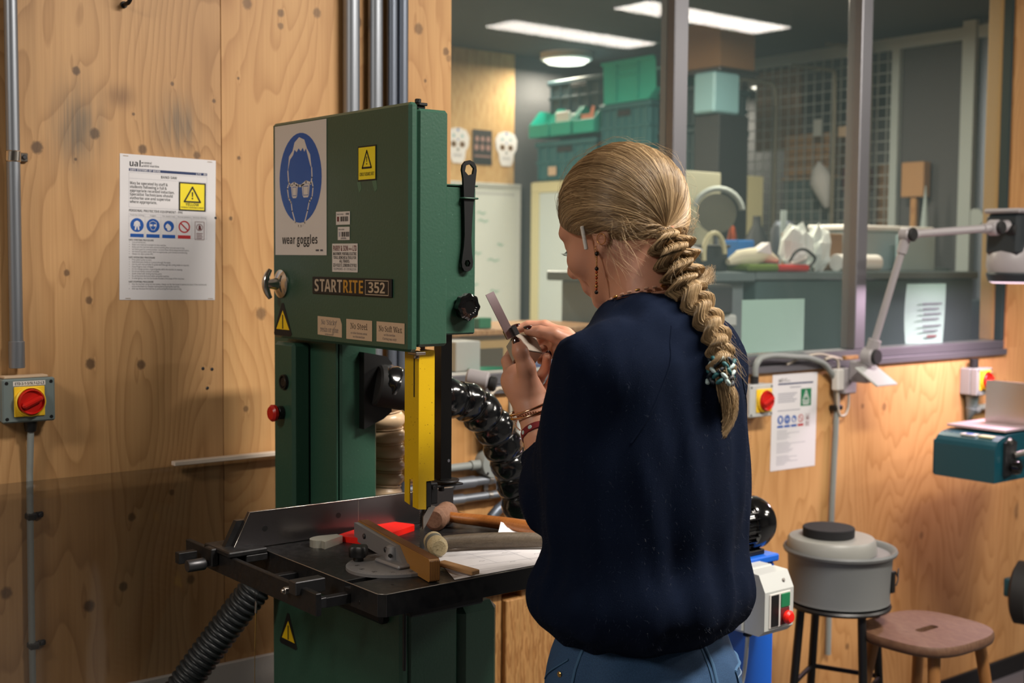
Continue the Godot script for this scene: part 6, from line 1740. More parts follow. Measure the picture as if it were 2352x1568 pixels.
	slab("rear_bench", V(3.7, 0.0, -1.45), V(4.9, 1.535, -1.1), "crate_black", "dark bench behind the steel chest", "bench")
	solo("grey_canister", nb().lathe([Vector2(0, 0), Vector2(0.06, 0), Vector2(0.06, 0.18), Vector2(0.04, 0.22), Vector2(0, 0.22)], 20, Transform3D(Basis(), V(4.55, 1.536, -1.2))), "galv_dark", "dull grey canister behind the blue box", "canister")
	solo("steel_ruler", nb().bb(V(4.46, 1.536, -1.15), V(4.50, 1.80, -1.145), 0.001), "sky_grey", "steel rule standing upright behind the tray", "ruler")
	solo("black_bottle", nb().lathe([Vector2(0, 0), Vector2(0.05, 0), Vector2(0.052, 0.14), Vector2(0.02, 0.2), Vector2(0.018, 0.24), Vector2(0, 0.24)], 20, Transform3D(Basis(), V(4.42, 1.536, -1.25))), "crate_black", "black bottle behind the blue box", "bottle")
	# sheets taped inside the glass
	o = thing("blank_green_sheet", "blank pale green sheet taped to the glass above the notice", "sheet", V(3.12, 1.29, -0.06))
	part(o, "sheet", nb().bb(V(2.955, 1.292, -0.0565), V(3.255, 1.457, -0.0555), 0.0), "green_sheet")
	o = thing("printed_green_sheet", "curling pale green sheet with mirrored print on the glass", "sheet", V(4.0, 1.29, -0.07))
	var cs := nb()
	var pr := []
	for i in 13:
		var t := i / 12.0
		var y := 1.50 - t * 0.212
		var zl := -0.058 - 0.09 * pow(sin(t * PI * 0.5) * 0.9, 2.0)
		var xl := 3.82 + 0.05 * sin(t * 2.2)
		var row := [V(xl, y, -0.06 - 0.04 * sin(t * 2.4)), V(3.93, y, -0.06 - 0.012 * sin(t * 2.4)), V(4.06 - 0.012 * t * t, y, -0.06)]
		if i > 0:
			for k in 2: cs.quad(pr[k], row[k], row[k + 1], pr[k + 1], 1)
		pr = row
	part(o, "sheet", cs, "green_sheet")
	p = P.new(self, o, V(3.90, 1.50, -0.0545), Vector3.RIGHT, Vector3.UP)
	for i in 6: p.rect("ink_grey", 8 + (i % 3) * 4, 68 + i * 18 + (6 if i > 3 else 0), 122 - (i % 2) * 16 - (i % 3) * 6, 6)
	p.rect("ink_maroon", 40, 182, 62, 9)
	p.done()
	# low cabinet seen under the saw head
	o = thing("plywood_drawers", "yellow plywood drawer unit low behind the left pane", "cabinet", V(2.5, 0, -0.8))
	part(o, "carcass", nb().bb(V(2.30, 0.0, -1.0), V(2.93, 1.335, -0.63), 0.004), "wood_yellow")
	part(o, "top", nb().bb(V(2.26, 1.336, -1.02), V(2.96, 1.355, -0.6), 0.004), "wood_pale")
	part(o, "open_compartment", nb().bb(V(2.335, 1.205, -0.631), V(2.48, 1.295, -0.627), 0.002), "wood_hollow")  # flat dark panel drawn in place of an opening
	slab("white_carton", V(2.20, 1.24, -0.62), V(2.292, 1.33, -0.5), "grey_pale", "pale carton left of the plywood drawer unit", "carton")
	slab("grey_carton", V(2.19, 1.199, -0.62), V(2.285, 1.239, -0.5), "alu_dull", "grey box below the pale carton", "box")
	solo("green_bowl", nb().lathe([Vector2(0, 0), Vector2(0.04, 0), Vector2(0.075, 0.05), Vector2(0.07, 0.05), Vector2(0.03, 0.01), Vector2(0, 0.01)], 24, Transform3D(Basis(), V(2.30, 1.2, -0.45))), "green_plastic", "bright green bowl behind the lamp joint", "bowl")
	slab("left_bench", V(1.9, 0.0, -0.58), V(2.95, 1.198, -0.36), "wood_yellow", "low plywood bench directly behind the left pane", "bench")
	solo("blue_roll", nb().cyl(V(2.36, 1.235, -0.42), V(2.52, 1.235, -0.42), 0.036, 20), "blue_deep", "dark blue roll lying behind her hands", "roll")
	slab("green_tape_box", V(2.40, 1.356, -0.7), V(2.45, 1.39, -0.65), "ink_green", "tiny green box on top of the drawer unit", "box")

# ---------------------------------------------------------------- bodies: rounded shapes joined smoothly, meshed as surface nets
class Sdf:
	var ty := PackedInt32Array()
	var a := PackedVector3Array()
	var b := PackedVector3Array()
	var r := PackedVector3Array()
	var k := PackedFloat32Array()
	var op := PackedInt32Array()
	var inv := PackedFloat32Array()
	var bump: FastNoiseLite
	var bump_amt := 0.0
	var bump_scale := Vector3.ONE
	func cap(p: Vector3, q: Vector3, ra: float, rb: float, kk := 0.012, o := 0) -> Sdf:
		ty.append(0); a.append(p); b.append(q - p); r.append(Vector3(ra, rb, 0)); k.append(kk); op.append(o)
		inv.append(1.0 / max((q - p).length_squared(), 1e-9))
		return self
	func ell(c: Vector3, rad: Vector3, kk := 0.012, o := 0) -> Sdf:
		ty.append(1); a.append(c); b.append(Vector3.ZERO); r.append(rad); k.append(kk); op.append(o); inv.append(0.0)
		return self
	func one(i: int, p: Vector3) -> float:
		if ty[i] == 0:
			var pa := p - a[i]
			var h := clampf(pa.dot(b[i]) * inv[i], 0.0, 1.0)
			return (pa - b[i] * h).length() - lerpf(r[i].x, r[i].y, h)
		var q := (p - a[i]) / r[i]
		var k0 := q.length()
		var k1 := (q / r[i]).length()
		if k1 < 0.0001: return -min(r[i].x, min(r[i].y, r[i].z))
		return k0 * (k0 - 1.0) / k1
	func d(p: Vector3, ix: PackedInt32Array) -> float:
		var m := 1.0
		for i in ix:
			var e := one(i, p)
			var kk := k[i]
			if op[i] == 0:
				var h := maxf(kk - absf(m - e), 0.0) / kk
				m = minf(m, e) - h * h * kk * 0.25
			else:
				e = -e
				var h := maxf(kk - absf(m - e), 0.0) / kk
				m = maxf(m, e) + h * h * kk * 0.25
		if bump_amt != 0.0:
			m -= bump.get_noise_3dv(p * bump_scale) * bump_amt
		return m
	func all() -> PackedInt32Array:
		return PackedInt32Array(range(ty.size()))
	func near(c: Vector3, rad: float) -> PackedInt32Array:
		var o := PackedInt32Array()
		for i in ty.size():
			if one(i, c) < rad * 1.7 + k[i] + 0.01: o.append(i)
		return o
	# march from p along n until the surface
	func hit(p: Vector3, n: Vector3) -> Vector3:
		var ix := all()
		for s in 60:
			var e := d(p, ix)
			if e < 0.0004: break
			p += n * e * 0.8
		return p
	func nets(lo: Vector3, hi: Vector3, h: float, xf: Transform3D, out: Dictionary):
		var nx := int((hi.x - lo.x) / h) + 2
		var ny := int((hi.y - lo.y) / h) + 2
		var nz := int((hi.z - lo.z) / h) + 2
		var f := PackedFloat32Array()
		f.resize(nx * ny * nz)
		f.fill(1.0)
		var BS := 6
		var act := []
		var rad := BS * h * 0.87
		for bz in range(0, nz, BS):
			for by in range(0, ny, BS):
				for bx in range(0, nx, BS):
					var c := lo + Vector3(bx + BS * 0.5, by + BS * 0.5, bz + BS * 0.5) * h
					var ix := near(c, rad)
					if ix.is_empty(): continue
					var dc := d(c, ix)
					var solid := dc < -rad * 2.0 - 0.004
					if dc > rad * 2.2 + 0.008: continue
					var ex := mini(bx + BS, nx)
					var ey := mini(by + BS, ny)
					var ez := mini(bz + BS, nz)
					for z in range(bz, ez):
						for y in range(by, ey):
							var row := (z * ny + y) * nx
							for x in range(bx, ex):
								f[row + x] = -1.0 if solid else d(lo + Vector3(x, y, z) * h, ix)
					if not solid: act.append(Vector3i(bx, by, bz))
		var id := PackedInt32Array()
		id.resize(nx * ny * nz)
		id.fill(-1)
		var sx := 1
		var sy := nx
		var sz := nx * ny
		var vv: PackedVector3Array = out.v
		var base := vv.size()
		var cells := PackedInt32Array()
		for bl in act:
			for z in range(maxi(bl.z - 1, 0), mini(bl.z + BS, nz - 1)):
				for y in range(maxi(bl.y - 1, 0), mini(bl.y + BS, ny - 1)):
					for x in range(maxi(bl.x - 1, 0), mini(bl.x + BS, nx - 1)):
						var o := (z * ny + y) * nx + x
						if id[o] >= 0: continue
						var c0 := f[o]
						var c1 := f[o + 1]
						var c2 := f[o + sy]
						var c3 := f[o + sy + 1]
						var c4 := f[o + sz]
						var c5 := f[o + sz + 1]
						var c6 := f[o + sz + sy]
						var c7 := f[o + sz + sy + 1]
						var neg := int(c0 < 0.0) + int(c1 < 0.0) + int(c2 < 0.0) + int(c3 < 0.0) + int(c4 < 0.0) + int(c5 < 0.0) + int(c6 < 0.0) + int(c7 < 0.0)
						if neg == 0 or neg == 8: continue
						var s := Vector3.ZERO
						var n := 0
						if (c0 < 0.0) != (c1 < 0.0): s += Vector3(c0 / (c0 - c1), 0, 0); n += 1
						if (c2 < 0.0) != (c3 < 0.0): s += Vector3(c2 / (c2 - c3), 1, 0); n += 1
						if (c4 < 0.0) != (c5 < 0.0): s += Vector3(c4 / (c4 - c5), 0, 1); n += 1
						if (c6 < 0.0) != (c7 < 0.0): s += Vector3(c6 / (c6 - c7), 1, 1); n += 1
						if (c0 < 0.0) != (c2 < 0.0): s += Vector3(0, c0 / (c0 - c2), 0); n += 1
						if (c1 < 0.0) != (c3 < 0.0): s += Vector3(1, c1 / (c1 - c3), 0); n += 1
						if (c4 < 0.0) != (c6 < 0.0): s += Vector3(0, c4 / (c4 - c6), 1); n += 1
						if (c5 < 0.0) != (c7 < 0.0): s += Vector3(1, c5 / (c5 - c7), 1); n += 1
						if (c0 < 0.0) != (c4 < 0.0): s += Vector3(0, 0, c0 / (c0 - c4)); n += 1
						if (c1 < 0.0) != (c5 < 0.0): s += Vector3(1, 0, c1 / (c1 - c5)); n += 1
						if (c2 < 0.0) != (c6 < 0.0): s += Vector3(0, 1, c2 / (c2 - c6)); n += 1
						if (c3 < 0.0) != (c7 < 0.0): s += Vector3(1, 1, c3 / (c3 - c7)); n += 1
						id[o] = vv.size()
						vv.append(xf * (lo + (Vector3(x, y, z) + s / n) * h))
						cells.append(o)
		var ii: PackedInt32Array = out.i
		for o in cells:
			if f[o] * f[o + sx] < 0.0 and o - sy - sz >= 0: Sdf.face(ii, id[o], id[o - sy], id[o - sy - sz], id[o - sz], f[o] < 0.0)
			if f[o] * f[o + sy] < 0.0 and o - sx - sz >= 0: Sdf.face(ii, id[o], id[o - sz], id[o - sx - sz], id[o - sx], f[o] < 0.0)
			if f[o] * f[o + sz] < 0.0 and o - sx - sy >= 0: Sdf.face(ii, id[o], id[o - sx], id[o - sx - sy], id[o - sy], f[o] < 0.0)
		out.v = vv
		out.i = ii
	static func face(ii: PackedInt32Array, p: int, q: int, r: int, s: int, flip: bool):
		if p < 0 or q < 0 or r < 0 or s < 0: return
		if flip:
			ii.append_array([p, r, q, p, s, r])
		else:
			ii.append_array([p, q, r, p, r, s])
func skin_mesh(out: Dictionary, cols := PackedColorArray()) -> ArrayMesh:
	var v: PackedVector3Array = out.v
	var ix: PackedInt32Array = out.i
	var nn := PackedVector3Array()
	nn.resize(v.size())
	for t in range(0, ix.size(), 3):
		var n := (v[ix[t + 2]] - v[ix[t]]).cross(v[ix[t + 1]] - v[ix[t]])
		nn[ix[t]] += n
		nn[ix[t + 1]] += n
		nn[ix[t + 2]] += n
	for i in nn.size(): nn[i] = nn[i].normalized()
	var ar := []
	ar.resize(Mesh.ARRAY_MAX)
	ar[Mesh.ARRAY_VERTEX] = v
	ar[Mesh.ARRAY_NORMAL] = nn
	ar[Mesh.ARRAY_INDEX] = ix
	if cols.size(): ar[Mesh.ARRAY_COLOR] = cols
	var m := ArrayMesh.new()
	m.add_surface_from_arrays(Mesh.PRIMITIVE_TRIANGLES, ar)
	return m

# many hairs in one mesh: each a three sided tapering tube
class Hair:
	var v := PackedVector3Array()
	var n := PackedVector3Array()
	var c := PackedColorArray()
	var ix := PackedInt32Array()
	func add(pts: Array, r0: float, r1: float, col: Color):
		var m := pts.size()
		var up := Vector3(0.3, 0.8, 0.52)
		var base := v.size()
		for i in m:
			var d: Vector3 = pts[mini(i + 1, m - 1)] - pts[maxi(i - 1, 0)]
			var x := d.cross(up)
			if x.length_squared() < 1e-14: x = d.cross(Vector3.RIGHT)
			x = x.normalized()
			var y := x.cross(d).normalized()
			var r := lerpf(r0, r1, i / float(m - 1))
			for k in 3:
				var q := x * cos(TAU * k / 3.0) + y * sin(TAU * k / 3.0)
				v.append(pts[i] + q * r)
				n.append(q)
				c.append(col)
			if i > 0:
				var o := base + (i - 1) * 3
				for k in 3:
					var k2 := (k + 1) % 3
					ix.append_array([o + k, o + k2, o + 3 + k2, o + k, o + 3 + k2, o + 3 + k])
	func mesh() -> ArrayMesh:
		var ar := []
		ar.resize(Mesh.ARRAY_MAX)
		ar[Mesh.ARRAY_VERTEX] = v
		ar[Mesh.ARRAY_NORMAL] = n
		ar[Mesh.ARRAY_COLOR] = c
		ar[Mesh.ARRAY_INDEX] = ix
		var m := ArrayMesh.new()
		m.add_surface_from_arrays(Mesh.PRIMITIVE_TRIANGLES, ar)
		return m

func A3(q) -> Vector3:
	return Vector3(q[0], q[1], q[2])
func hair_col(rng: RandomNumberGenerator, light := 0.0) -> Color:
	var t := clampf(rng.randf() * 0.9 + rng.randf_range(-0.1, 0.15) + light, 0.0, 1.0)
	return Color(0.165, 0.10, 0.045).lerp(Color(0.60, 0.425, 0.235), t)

func build_person():
	var rng := RandomNumberGenerator.new()
	rng.seed = 77
	mk("skin", Color(0.76, 0.545, 0.445), 0.48, 0.0, {"subsurf_scatter_enabled": true, "subsurf_scatter_strength": 0.12})
	mk("lip", Color(0.62, 0.33, 0.3), 0.4)
	mk("brow_hair", Color(0.3, 0.2, 0.13), 0.6)
	mk("lash", Color(0.06, 0.045, 0.04), 0.5)
	mk("nail_red", Color(0.16, 0.025, 0.03), 0.12, 0.0, {"clearcoat_enabled": true, "clearcoat": 1.0, "clearcoat_roughness": 0.05})
	mk("hair", Color(1, 1, 1), 0.36, 0.0, {"vertex_color_use_as_albedo": true, "metallic_specular": 0.6, "backlight_enabled": true, "backlight": Color(0.3, 0.22, 0.14)})
	mk("hair_cap", Color(0.45, 0.34, 0.22), 0.6)
	mk("knit", Color(0.036, 0.072, 0.142), 0.95, 0.0, {"rim_enabled": true, "rim": 0.12, "rim_tint": 1.0, "metallic_specular": 0.2})
	bump("knit", noise_tex(0.22, 3, 256, [], 41), 0.06, Vector3(16, 16, 16))
	mk("denim", Color(1, 1, 1), 0.85)
	tri_tex("denim", noise_tex(0.25, 3, 256, [[0.0, Color(0.06, 0.15, 0.26)], [0.5, Color(0.12, 0.25, 0.39)], [1.0, Color(0.22, 0.37, 0.5)]], 42), Vector3(9, 9, 9))
	mk("denim_seam", Color(0.2, 0.34, 0.47), 0.85)
	mk("stitch", Color(0.35, 0.42, 0.5), 0.8)
	mk("shoe", Color(0.1, 0.1, 0.11), 0.6)
	# body frame: u to her right, w to her back
	var th := deg_to_rad(10.0)
	var BF := Transform3D(Basis(Vector3(cos(th), 0, -sin(th)), Vector3.UP, Vector3(sin(th), 0, cos(th))), V(1.335, 0, 1.165))
	var o := thing("person", "person with long blond plait, dark blue sweater and jeans, holding a metal block", "person", V(1.335, 0, 1.165))
	# head frame
	var HF := Transform3D(Basis(Vector3.UP, deg_to_rad(8.0)) * Basis(Vector3.RIGHT, deg_to_rad(-22.0)) * Basis(Vector3.BACK, deg_to_rad(4.0)), V(1.351, 1.628, 1.092))
	var HI := HF.affine_inverse()
	# joints
	var SL := BF * V(-0.108, 1.418, 0.0)
	var SR := BF * V(0.152, 1.425, 0.0)
	var EL := V(1.276, 1.205, 1.037)
	var WL := V(1.307, 1.322, 0.935)
	var ER := BF * V(0.196, 1.18, -0.02)
	var WR := V(1.412, 1.402, 0.958)
	var out := {"v": PackedVector3Array(), "i": PackedInt32Array()}
	# ---- head and neck, in head space
	var s := Sdf.new()
	s.ell(V(0, 0.024, 0.012), V(0.074, 0.092, 0.096), 0.02)
	s.ell(V(0, -0.018, -0.032), V(0.059, 0.078, 0.061), 0.02)
	s.ell(V(0, 0.045, -0.045), V(0.056, 0.05, 0.044), 0.02)
	for g: float in [-1.0, 1.0]:
		s.cap(V(g * 0.056, -0.045, 0.005), V(g * 0.020, -0.086, -0.062), 0.016, 0.014, 0.025)
		s.ell(V(g * 0.040, -0.028, -0.064), V(0.022, 0.022, 0.022), 0.02)
		s.cap(V(g * 0.012, 0.021, -0.088), V(g * 0.045, 0.021, -0.074), 0.0085, 0.008, 0.018)
	s.ell(V(0, -0.091, -0.078), V(0.018, 0.015, 0.017), 0.02)
	for g: float in [-1.0, 1.0]: s.ell(V(g * 0.032, 0.004, -0.098), V(0.018, 0.012, 0.014), 0.012, 1)
	for g: float in [-1.0, 1.0]: s.ell(V(g * 0.032, 0.002, -0.0745), V(0.0145, 0.012, 0.013), 0.008)
	s.cap(V(0, 0.014, -0.094), V(0, -0.026, -0.117), 0.0072, 0.009, 0.012)
	s.ell(V(0, -0.032, -0.1125), V(0.0105, 0.009, 0.0105), 0.01)
	for g: float in [-1.0, 1.0]: s.ell(V(g * 0.0125, -0.036, -0.098), V(0.0075, 0.007, 0.010), 0.008)
	s.ell(V(0, -0.065, -0.0925), V(0.021, 0.013, 0.0085), 0.012)
	s.ell(V(0, -0.048, -0.089), V(0.02, 0.014, 0.0115), 0.014)
	for g: float in [-1.0, 1.0]:
		s.cap(V(g * 0.071, -0.028, 0.0), V(g * 0.078, 0.008, 0.014), 0.005, 0.007, 0.008)
		s.ell(V(g * 0.0775, -0.006, 0.016), V(0.005, 0.027, 0.016), 0.006)
		s.ell(V(g * 0.084, -0.004, 0.012), V(0.005, 0.014, 0.009), 0.004, 1)
		s.ell(V(g * 0.077, -0.034, 0.004), V(0.006, 0.009, 0.008), 0.008)
	var nb0 := HI * V(1.345, 1.43, 1.165)
	s.cap(V(0, -0.035, 0.035), nb0, 0.056, 0.062, 0.03)
	s.nets(V(-0.105, -0.215, -0.135), V(0.105, 0.13, 0.145), 0.0034, HF, out)
	var head_n: int = out.v.size()
	# ---- torso under the clothes, arms to the wrists
	s = Sdf.new()
	s.cap(V(1.345, 1.46, 1.165), BF * V(0, 1.0, 0), 0.05, 0.09, 0.03)
	s.cap(SL, SR, 0.04, 0.04, 0.03)
	for q in [[SL, EL, WL], [SR, ER, WR]]:
		s.cap(q[0], q[1], 0.04, 0.036, 0.02)
		s.cap(q[1], q[2], 0.037, 0.0235, 0.02)
	for g: float in [-1.0, 1.0]:
		s.cap(BF * V(0, 1.0, 0), BF * V(g * 0.08, 0.86, 0), 0.09, 0.06, 0.03)
		s.cap(BF * V(g * 0.08, 0.86, 0), BF * V(g * 0.09, 0.48, 0), 0.06, 0.045, 0.02)
		s.cap(BF * V(g * 0.09, 0.48, 0), BF * V(g * 0.09, 0.06, 0.01), 0.045, 0.03, 0.02)
	s.nets(V(1.1, 0.0, 0.88), V(1.62, 1.5, 1.36), 0.011, Transform3D(), out)
	# ---- hands
	var LH := Sdf.new()
	LH.cap(WL.lerp(EL, 0.25), V(1.309, 1.345, 0.927), 0.0255, 0.0245, 0.02)
	LH.cap(V(1.309, 1.345, 0.927), V(1.306, 1.385, 0.905), 0.0245, 0.023, 0.025)
	LH.cap(V(1.300, 1.366, 0.910), V(1.330, 1.368, 0.897), 0.021, 0.019, 0.02)
	LH.cap(V(1.296, 1.378, 0.893), V(1.328, 1.372, 0.884), 0.016, 0.015, 0.02)
	var fl := {
		"thumb": [[[1.2995, 1.3695, 0.9331], [1.2870, 1.4035, 0.9410], [1.2765, 1.4295, 0.9385], [1.2755, 1.4440, 0.9310]], [0.0205, 0.0135, 0.0112, 0.0085]],
		"index": [[[1.3015, 1.3806, 0.8866], [1.3120, 1.4071, 0.8607], [1.3378, 1.4246, 0.8452], [1.3516, 1.4345, 0.8474]], [0.0125, 0.0098, 0.0088, 0.0075]],
		"middle": [[[1.3192, 1.3765, 0.8794], [1.3425, 1.4007, 0.8514], [1.3702, 1.4163, 0.8587], [1.3749, 1.4260, 0.8800]], [0.0125, 0.0098, 0.0088, 0.0075]],
		"ring": [[[1.3345, 1.3661, 0.8873], [1.3593, 1.3744, 0.8850], [1.3661, 1.3956, 0.8974], [1.3573, 1.4154, 0.9101]], [0.012, 0.0095, 0.0085, 0.0075]],
		"pinky": [[[1.3381, 1.3517, 0.9018], [1.3571, 1.3575, 0.9066], [1.3644, 1.3748, 0.9147], [1.3616, 1.3924, 0.9213]], [0.0105, 0.0085, 0.0078, 0.0068]]}
	for fn in fl:
		var jp: Array = fl[fn][0]
		for i in 3: LH.cap(A3(jp[i]), A3(jp[i + 1]), fl[fn][1][i], fl[fn][1][i + 1], 0.010 if fn == "thumb" or i == 0 else 0.004)
	LH.nets(V(1.235, 1.27, 0.81), V(1.40, 1.47, 0.995), 0.0023, Transform3D(), out)
	var RH := Sdf.new()
	RH.cap(WR.lerp(ER, 0.25), WR, 0.0265, 0.0245, 0.02)
	RH.cap(WR, V(1.4000, 1.4310, 0.9130), 0.0245, 0.022, 0.025)
	RH.cap(V(1.396, 1.446, 0.908), V(1.409, 1.420, 0.893), 0.0165, 0.0155, 0.02)
	var fr := {
		"index": [[[1.3961, 1.4520, 0.9042], [1.3801, 1.4653, 0.8773], [1.3640, 1.4646, 0.8516], [1.3478, 1.4580, 0.8386]], [0.0115, 0.0095, 0.0085, 0.0072]],
		"thumb": [[[1.3893, 1.4390, 0.9300], [1.3671, 1.4524, 0.9168], [1.3502, 1.4570, 0.8993], [1.3400, 1.4579, 0.8830]], [0.0165, 0.0125, 0.0105, 0.0085]],
		"middle": [[[1.4078, 1.4413, 0.8887], [1.4117, 1.4498, 0.8473], [1.4008, 1.4339, 0.8277], [1.3903, 1.4232, 0.8322]], [0.0115, 0.0095, 0.0085, 0.0075]],
		"ring": [[[1.4127, 1.4295, 0.8808], [1.4148, 1.4310, 0.8438], [1.4026, 1.4196, 0.8350], [1.3924, 1.4127, 0.8403]], [0.011, 0.009, 0.0082, 0.0072]],
		"pinky": [[[1.4124, 1.4183, 0.8815], [1.4119, 1.4152, 0.8557], [1.4017, 1.4091, 0.8480], [1.3915, 1.4038, 0.8532]], [0.010, 0.0082, 0.0075, 0.0066]]}
	for fn in fr:
		var jp: Array = fr[fn][0]
		for i in 3: RH.cap(A3(jp[i]), A3(jp[i + 1]), fr[fn][1][i], fr[fn][1][i + 1], 0.010 if i == 0 else 0.004)
	RH.nets(V(1.325, 1.34, 0.80), V(1.47, 1.49, 1.03), 0.0023, Transform3D(), out)
	part(o, "body", skin_mesh(out), "skin")
	# nails: [tip joint before, tip, which way the nail faces]
	for q in [[fl.thumb[0], V(-0.75, 0.35, 0.55)], [fr.thumb[0], V(-0.1, 0.85, 0.5)], [fr.index[0], V(-0.1, 0.95, 0.2)], [fl.ring[0], V(0.8, 0.3, -0.4)]]:
		var t0 := A3(q[0][2])
		var t1 := A3(q[0][3])
		var ax := (t1 - t0).normalized()
		var nf: Vector3 = (q[1] - ax * ax.dot(q[1])).normalized()
		var nm := nb()
		nm.t = Transform3D(Basis(ax.cross(nf), ax, nf) * Basis.from_scale(Vector3(0.0062, 0.0098, 0.0030)), t1 - ax * 0.0005 + nf * 0.0066)
		var pr := []
		for i in 9: pr.append(Vector2(sin(PI * i / 8.0), -cos(PI * i / 8.0)))
		part(o, "fingernail", nm.lathe(pr, 16), "nail_red", "dark red nail")
	# brow, lashes and lips
	for g: float in [-1.0, 1.0]:
		var hb := Hair.new()
		for i in 46:
			var t := i / 45.0
			var p0 := V(g * lerp(0.012, 0.050, t), 0.020 + 0.008 * sin(t * 2.6) + rng.randf_range(-0.002, 0.002), -0.0985 + 0.024 * t * t + 0.004 * t)
			hb.add([HF * p0, HF * (p0 + V(g * 0.005, 0.0015, 0.0012))], 0.0004, 0.0001, Color(0.06, 0.035, 0.018))
		part(o, "eyebrow", hb.mesh(), "hair")
		var hl := Hair.new()
		for i in 22:
			var t := i / 21.0 - 0.5
			var p0 := V(g * 0.032 + t * 0.025, -0.004 - 0.003 * cos(t * 3.0), -0.0865 + 0.02 * t * t)
			hl.add([HF * p0, HF * (p0 + V(t * 0.004, -0.002, -0.005)), HF * (p0 + V(t * 0.008, 0.0005, -0.0095))], 0.0004, 0.0001, Color(0.01, 0.008, 0.006))
		part(o, "eyelash", hl.mesh(), "hair")
	part(o, "lip", nb().tube([HF * V(-0.018, -0.0652, -0.090), HF * V(-0.009, -0.0615, -0.0985), HF * V(0, -0.0625, -0.1005), HF * V(0.009, -0.0615, -0.0985), HF * V(0.018, -0.0652, -0.090)], [0.001, 0.003, 0.0036, 0.003, 0.001], 8, true, 0.8), "lip")
	part(o, "lip", nb().tube([HF * V(-0.017, -0.0662, -0.090), HF * V(-0.009, -0.0695, -0.0975), HF * V(0, -0.070, -0.0995), HF * V(0.009, -0.0695, -0.0975), HF * V(0.017, -0.0662, -0.090)], [0.001, 0.0035, 0.0042, 0.0035, 0.001], 8, true, 0.8), "lip")
	# ---- sweater
	s = Sdf.new()
	var nz := FastNoiseLite.new()
	nz.seed = 12
	nz.frequency = 1.0
	nz.fractal_octaves = 2
	s.bump = nz
	s.bump_amt = 0.010
	s.bump_scale = V(13, 3.6, 13)
	s.cap(V(1.345, 1.452, 1.162), V(1.343, 1.42, 1.165), 0.070, 0.095, 0.05)
	s.cap(BF * V(0.0, 1.43, 0.015), SL, 0.066, 0.053, 0.05)
	s.cap(BF * V(0.0, 1.43, 0.015), SR, 0.066, 0.058, 0.05)
	# ellipsoids in world axes are near enough to the body's own (10 degrees)
	var bc := BF * V(0, 0, 0.0)
	s.ell(bc + V(0, 1.34, 0.012), V(0.165, 0.17, 0.115), 0.06)
	s.ell(bc + V(0.0, 1.20, 0.005), V(0.175, 0.2, 0.135), 0.06)
	s.ell(bc + V(-0.004, 1.075, 0.0), V(0.186, 0.088, 0.150), 0.05)
	s.cap(SL, EL + V(0.004, 0.012, 0.004), 0.053, 0.058, 0.04)
	var cuffL := EL.lerp(WL, 0.44)
	s.cap(EL + V(0.002, 0.008, 0.0), cuffL, 0.058, 0.040, 0.03)
	s.cap(SR, ER, 0.060, 0.058, 0.04)
	s.cap(ER, ER.lerp(WR, 0.55), 0.056, 0.042, 0.03)
	# openings: neck, cuff, hem
	var ND := (HF.origin + V(0.0, -0.02, 0.02) - V(1.345, 1.45, 1.165)).normalized()
	s.cap(V(1.345, 1.492, 1.160) + ND * 0.052, V(1.345, 1.492, 1.160) + ND * 0.14, 0.056, 0.08, 0.006, 1)
	var CD := (WL - EL).normalized()
	s.cap(cuffL + CD * 0.0415, cuffL + CD * 0.12, 0.03, 0.034, 0.006, 1)
	var so := {"v": PackedVector3Array(), "i": PackedInt32Array()}
	s.nets(V(1.09, 0.965, 0.90), V(1.585, 1.545, 1.345), 0.0066, Transform3D(), so)
	var sw := part(o, "sweater", skin_mesh(so), "knit")
	var sweater := s
	# raglan seams and the fuzz of the wool
	for g: float in [-1.0, 1.0]:
		var sm := []
		for i in 15:
			var t := i / 14.0
			var p0 := BF * V(g * lerp(0.052, 0.135, t), lerp(1.485, 1.325, t), 0.3)
			sm.append(sweater.hit(p0, -BF.basis.z))
		part(sw, "raglan_seam", nb().tube(sm, 0.0016, 6, true, 0.6), "knit")
	var fz := Hair.new()
	var sv: PackedVector3Array = so.v
	var six0 := sweater.all()
	for i in 5200:
		rng.seed = i * 13 + 1
		var p: Vector3 = sv[rng.randi_range(0, sv.size() - 1)]
		if p.y < 1.0: continue
		var e := 0.004
		var gr := V(sweater.d(p + V(e, 0, 0), six0) - sweater.d(p - V(e, 0, 0), six0), sweater.d(p + V(0, e, 0), six0) - sweater.d(p - V(0, e, 0), six0), sweater.d(p + V(0, 0, e), six0) - sweater.d(p - V(0, 0, e), six0)).normalized()
		var w := (gr + V(rng.randf_range(-1, 1), rng.randf_range(-1, 1), rng.randf_range(-1, 1)) * 0.9).normalized()
		var ln := rng.randf_range(0.002, 0.0065)
		fz.add([p, p + w * ln * 0.5, p + w * ln + V(0, -0.0012, 0)], 0.00009, 0.00005, Color(0.012, 0.022, 0.05))
	part(sw, "wool_fuzz", fz.mesh(), "hair").set_meta("kind", "stuff")
	# ribbed bands at the neck and cuff
	var nk := nb()
	var nax := B.along(V(1.345, 1.492, 1.160), ND)
	for k in 90:
		var a := TAU * k / 90.0
		var d := nax.basis.x * cos(a) + nax.basis.z * sin(a)
		var c0 := nax.origin + ND * -0.004
		nk.tube([c0 + d * 0.0665 - ND * 0.016, c0 + d * 0.0655, c0 + d * 0.0605 + ND * 0.012, c0 + d * 0.0565 + ND * 0.016], 0.0026, 5)
	part(sw, "neck_rib", nk, "knit").set_meta("kind", "stuff")
	# ---- jeans
	s = Sdf.new()
	s.bump = nz
	s.bump_amt = 0.004
	s.bump_scale = V(18, 8, 18)
	s.ell(bc + V(0, 0.965, 0.0), V(0.150, 0.12, 0.118), 0.04)
	s.ell(bc + V(-0.002, 0.90, 0.012), V(0.163, 0.125, 0.130), 0.05)
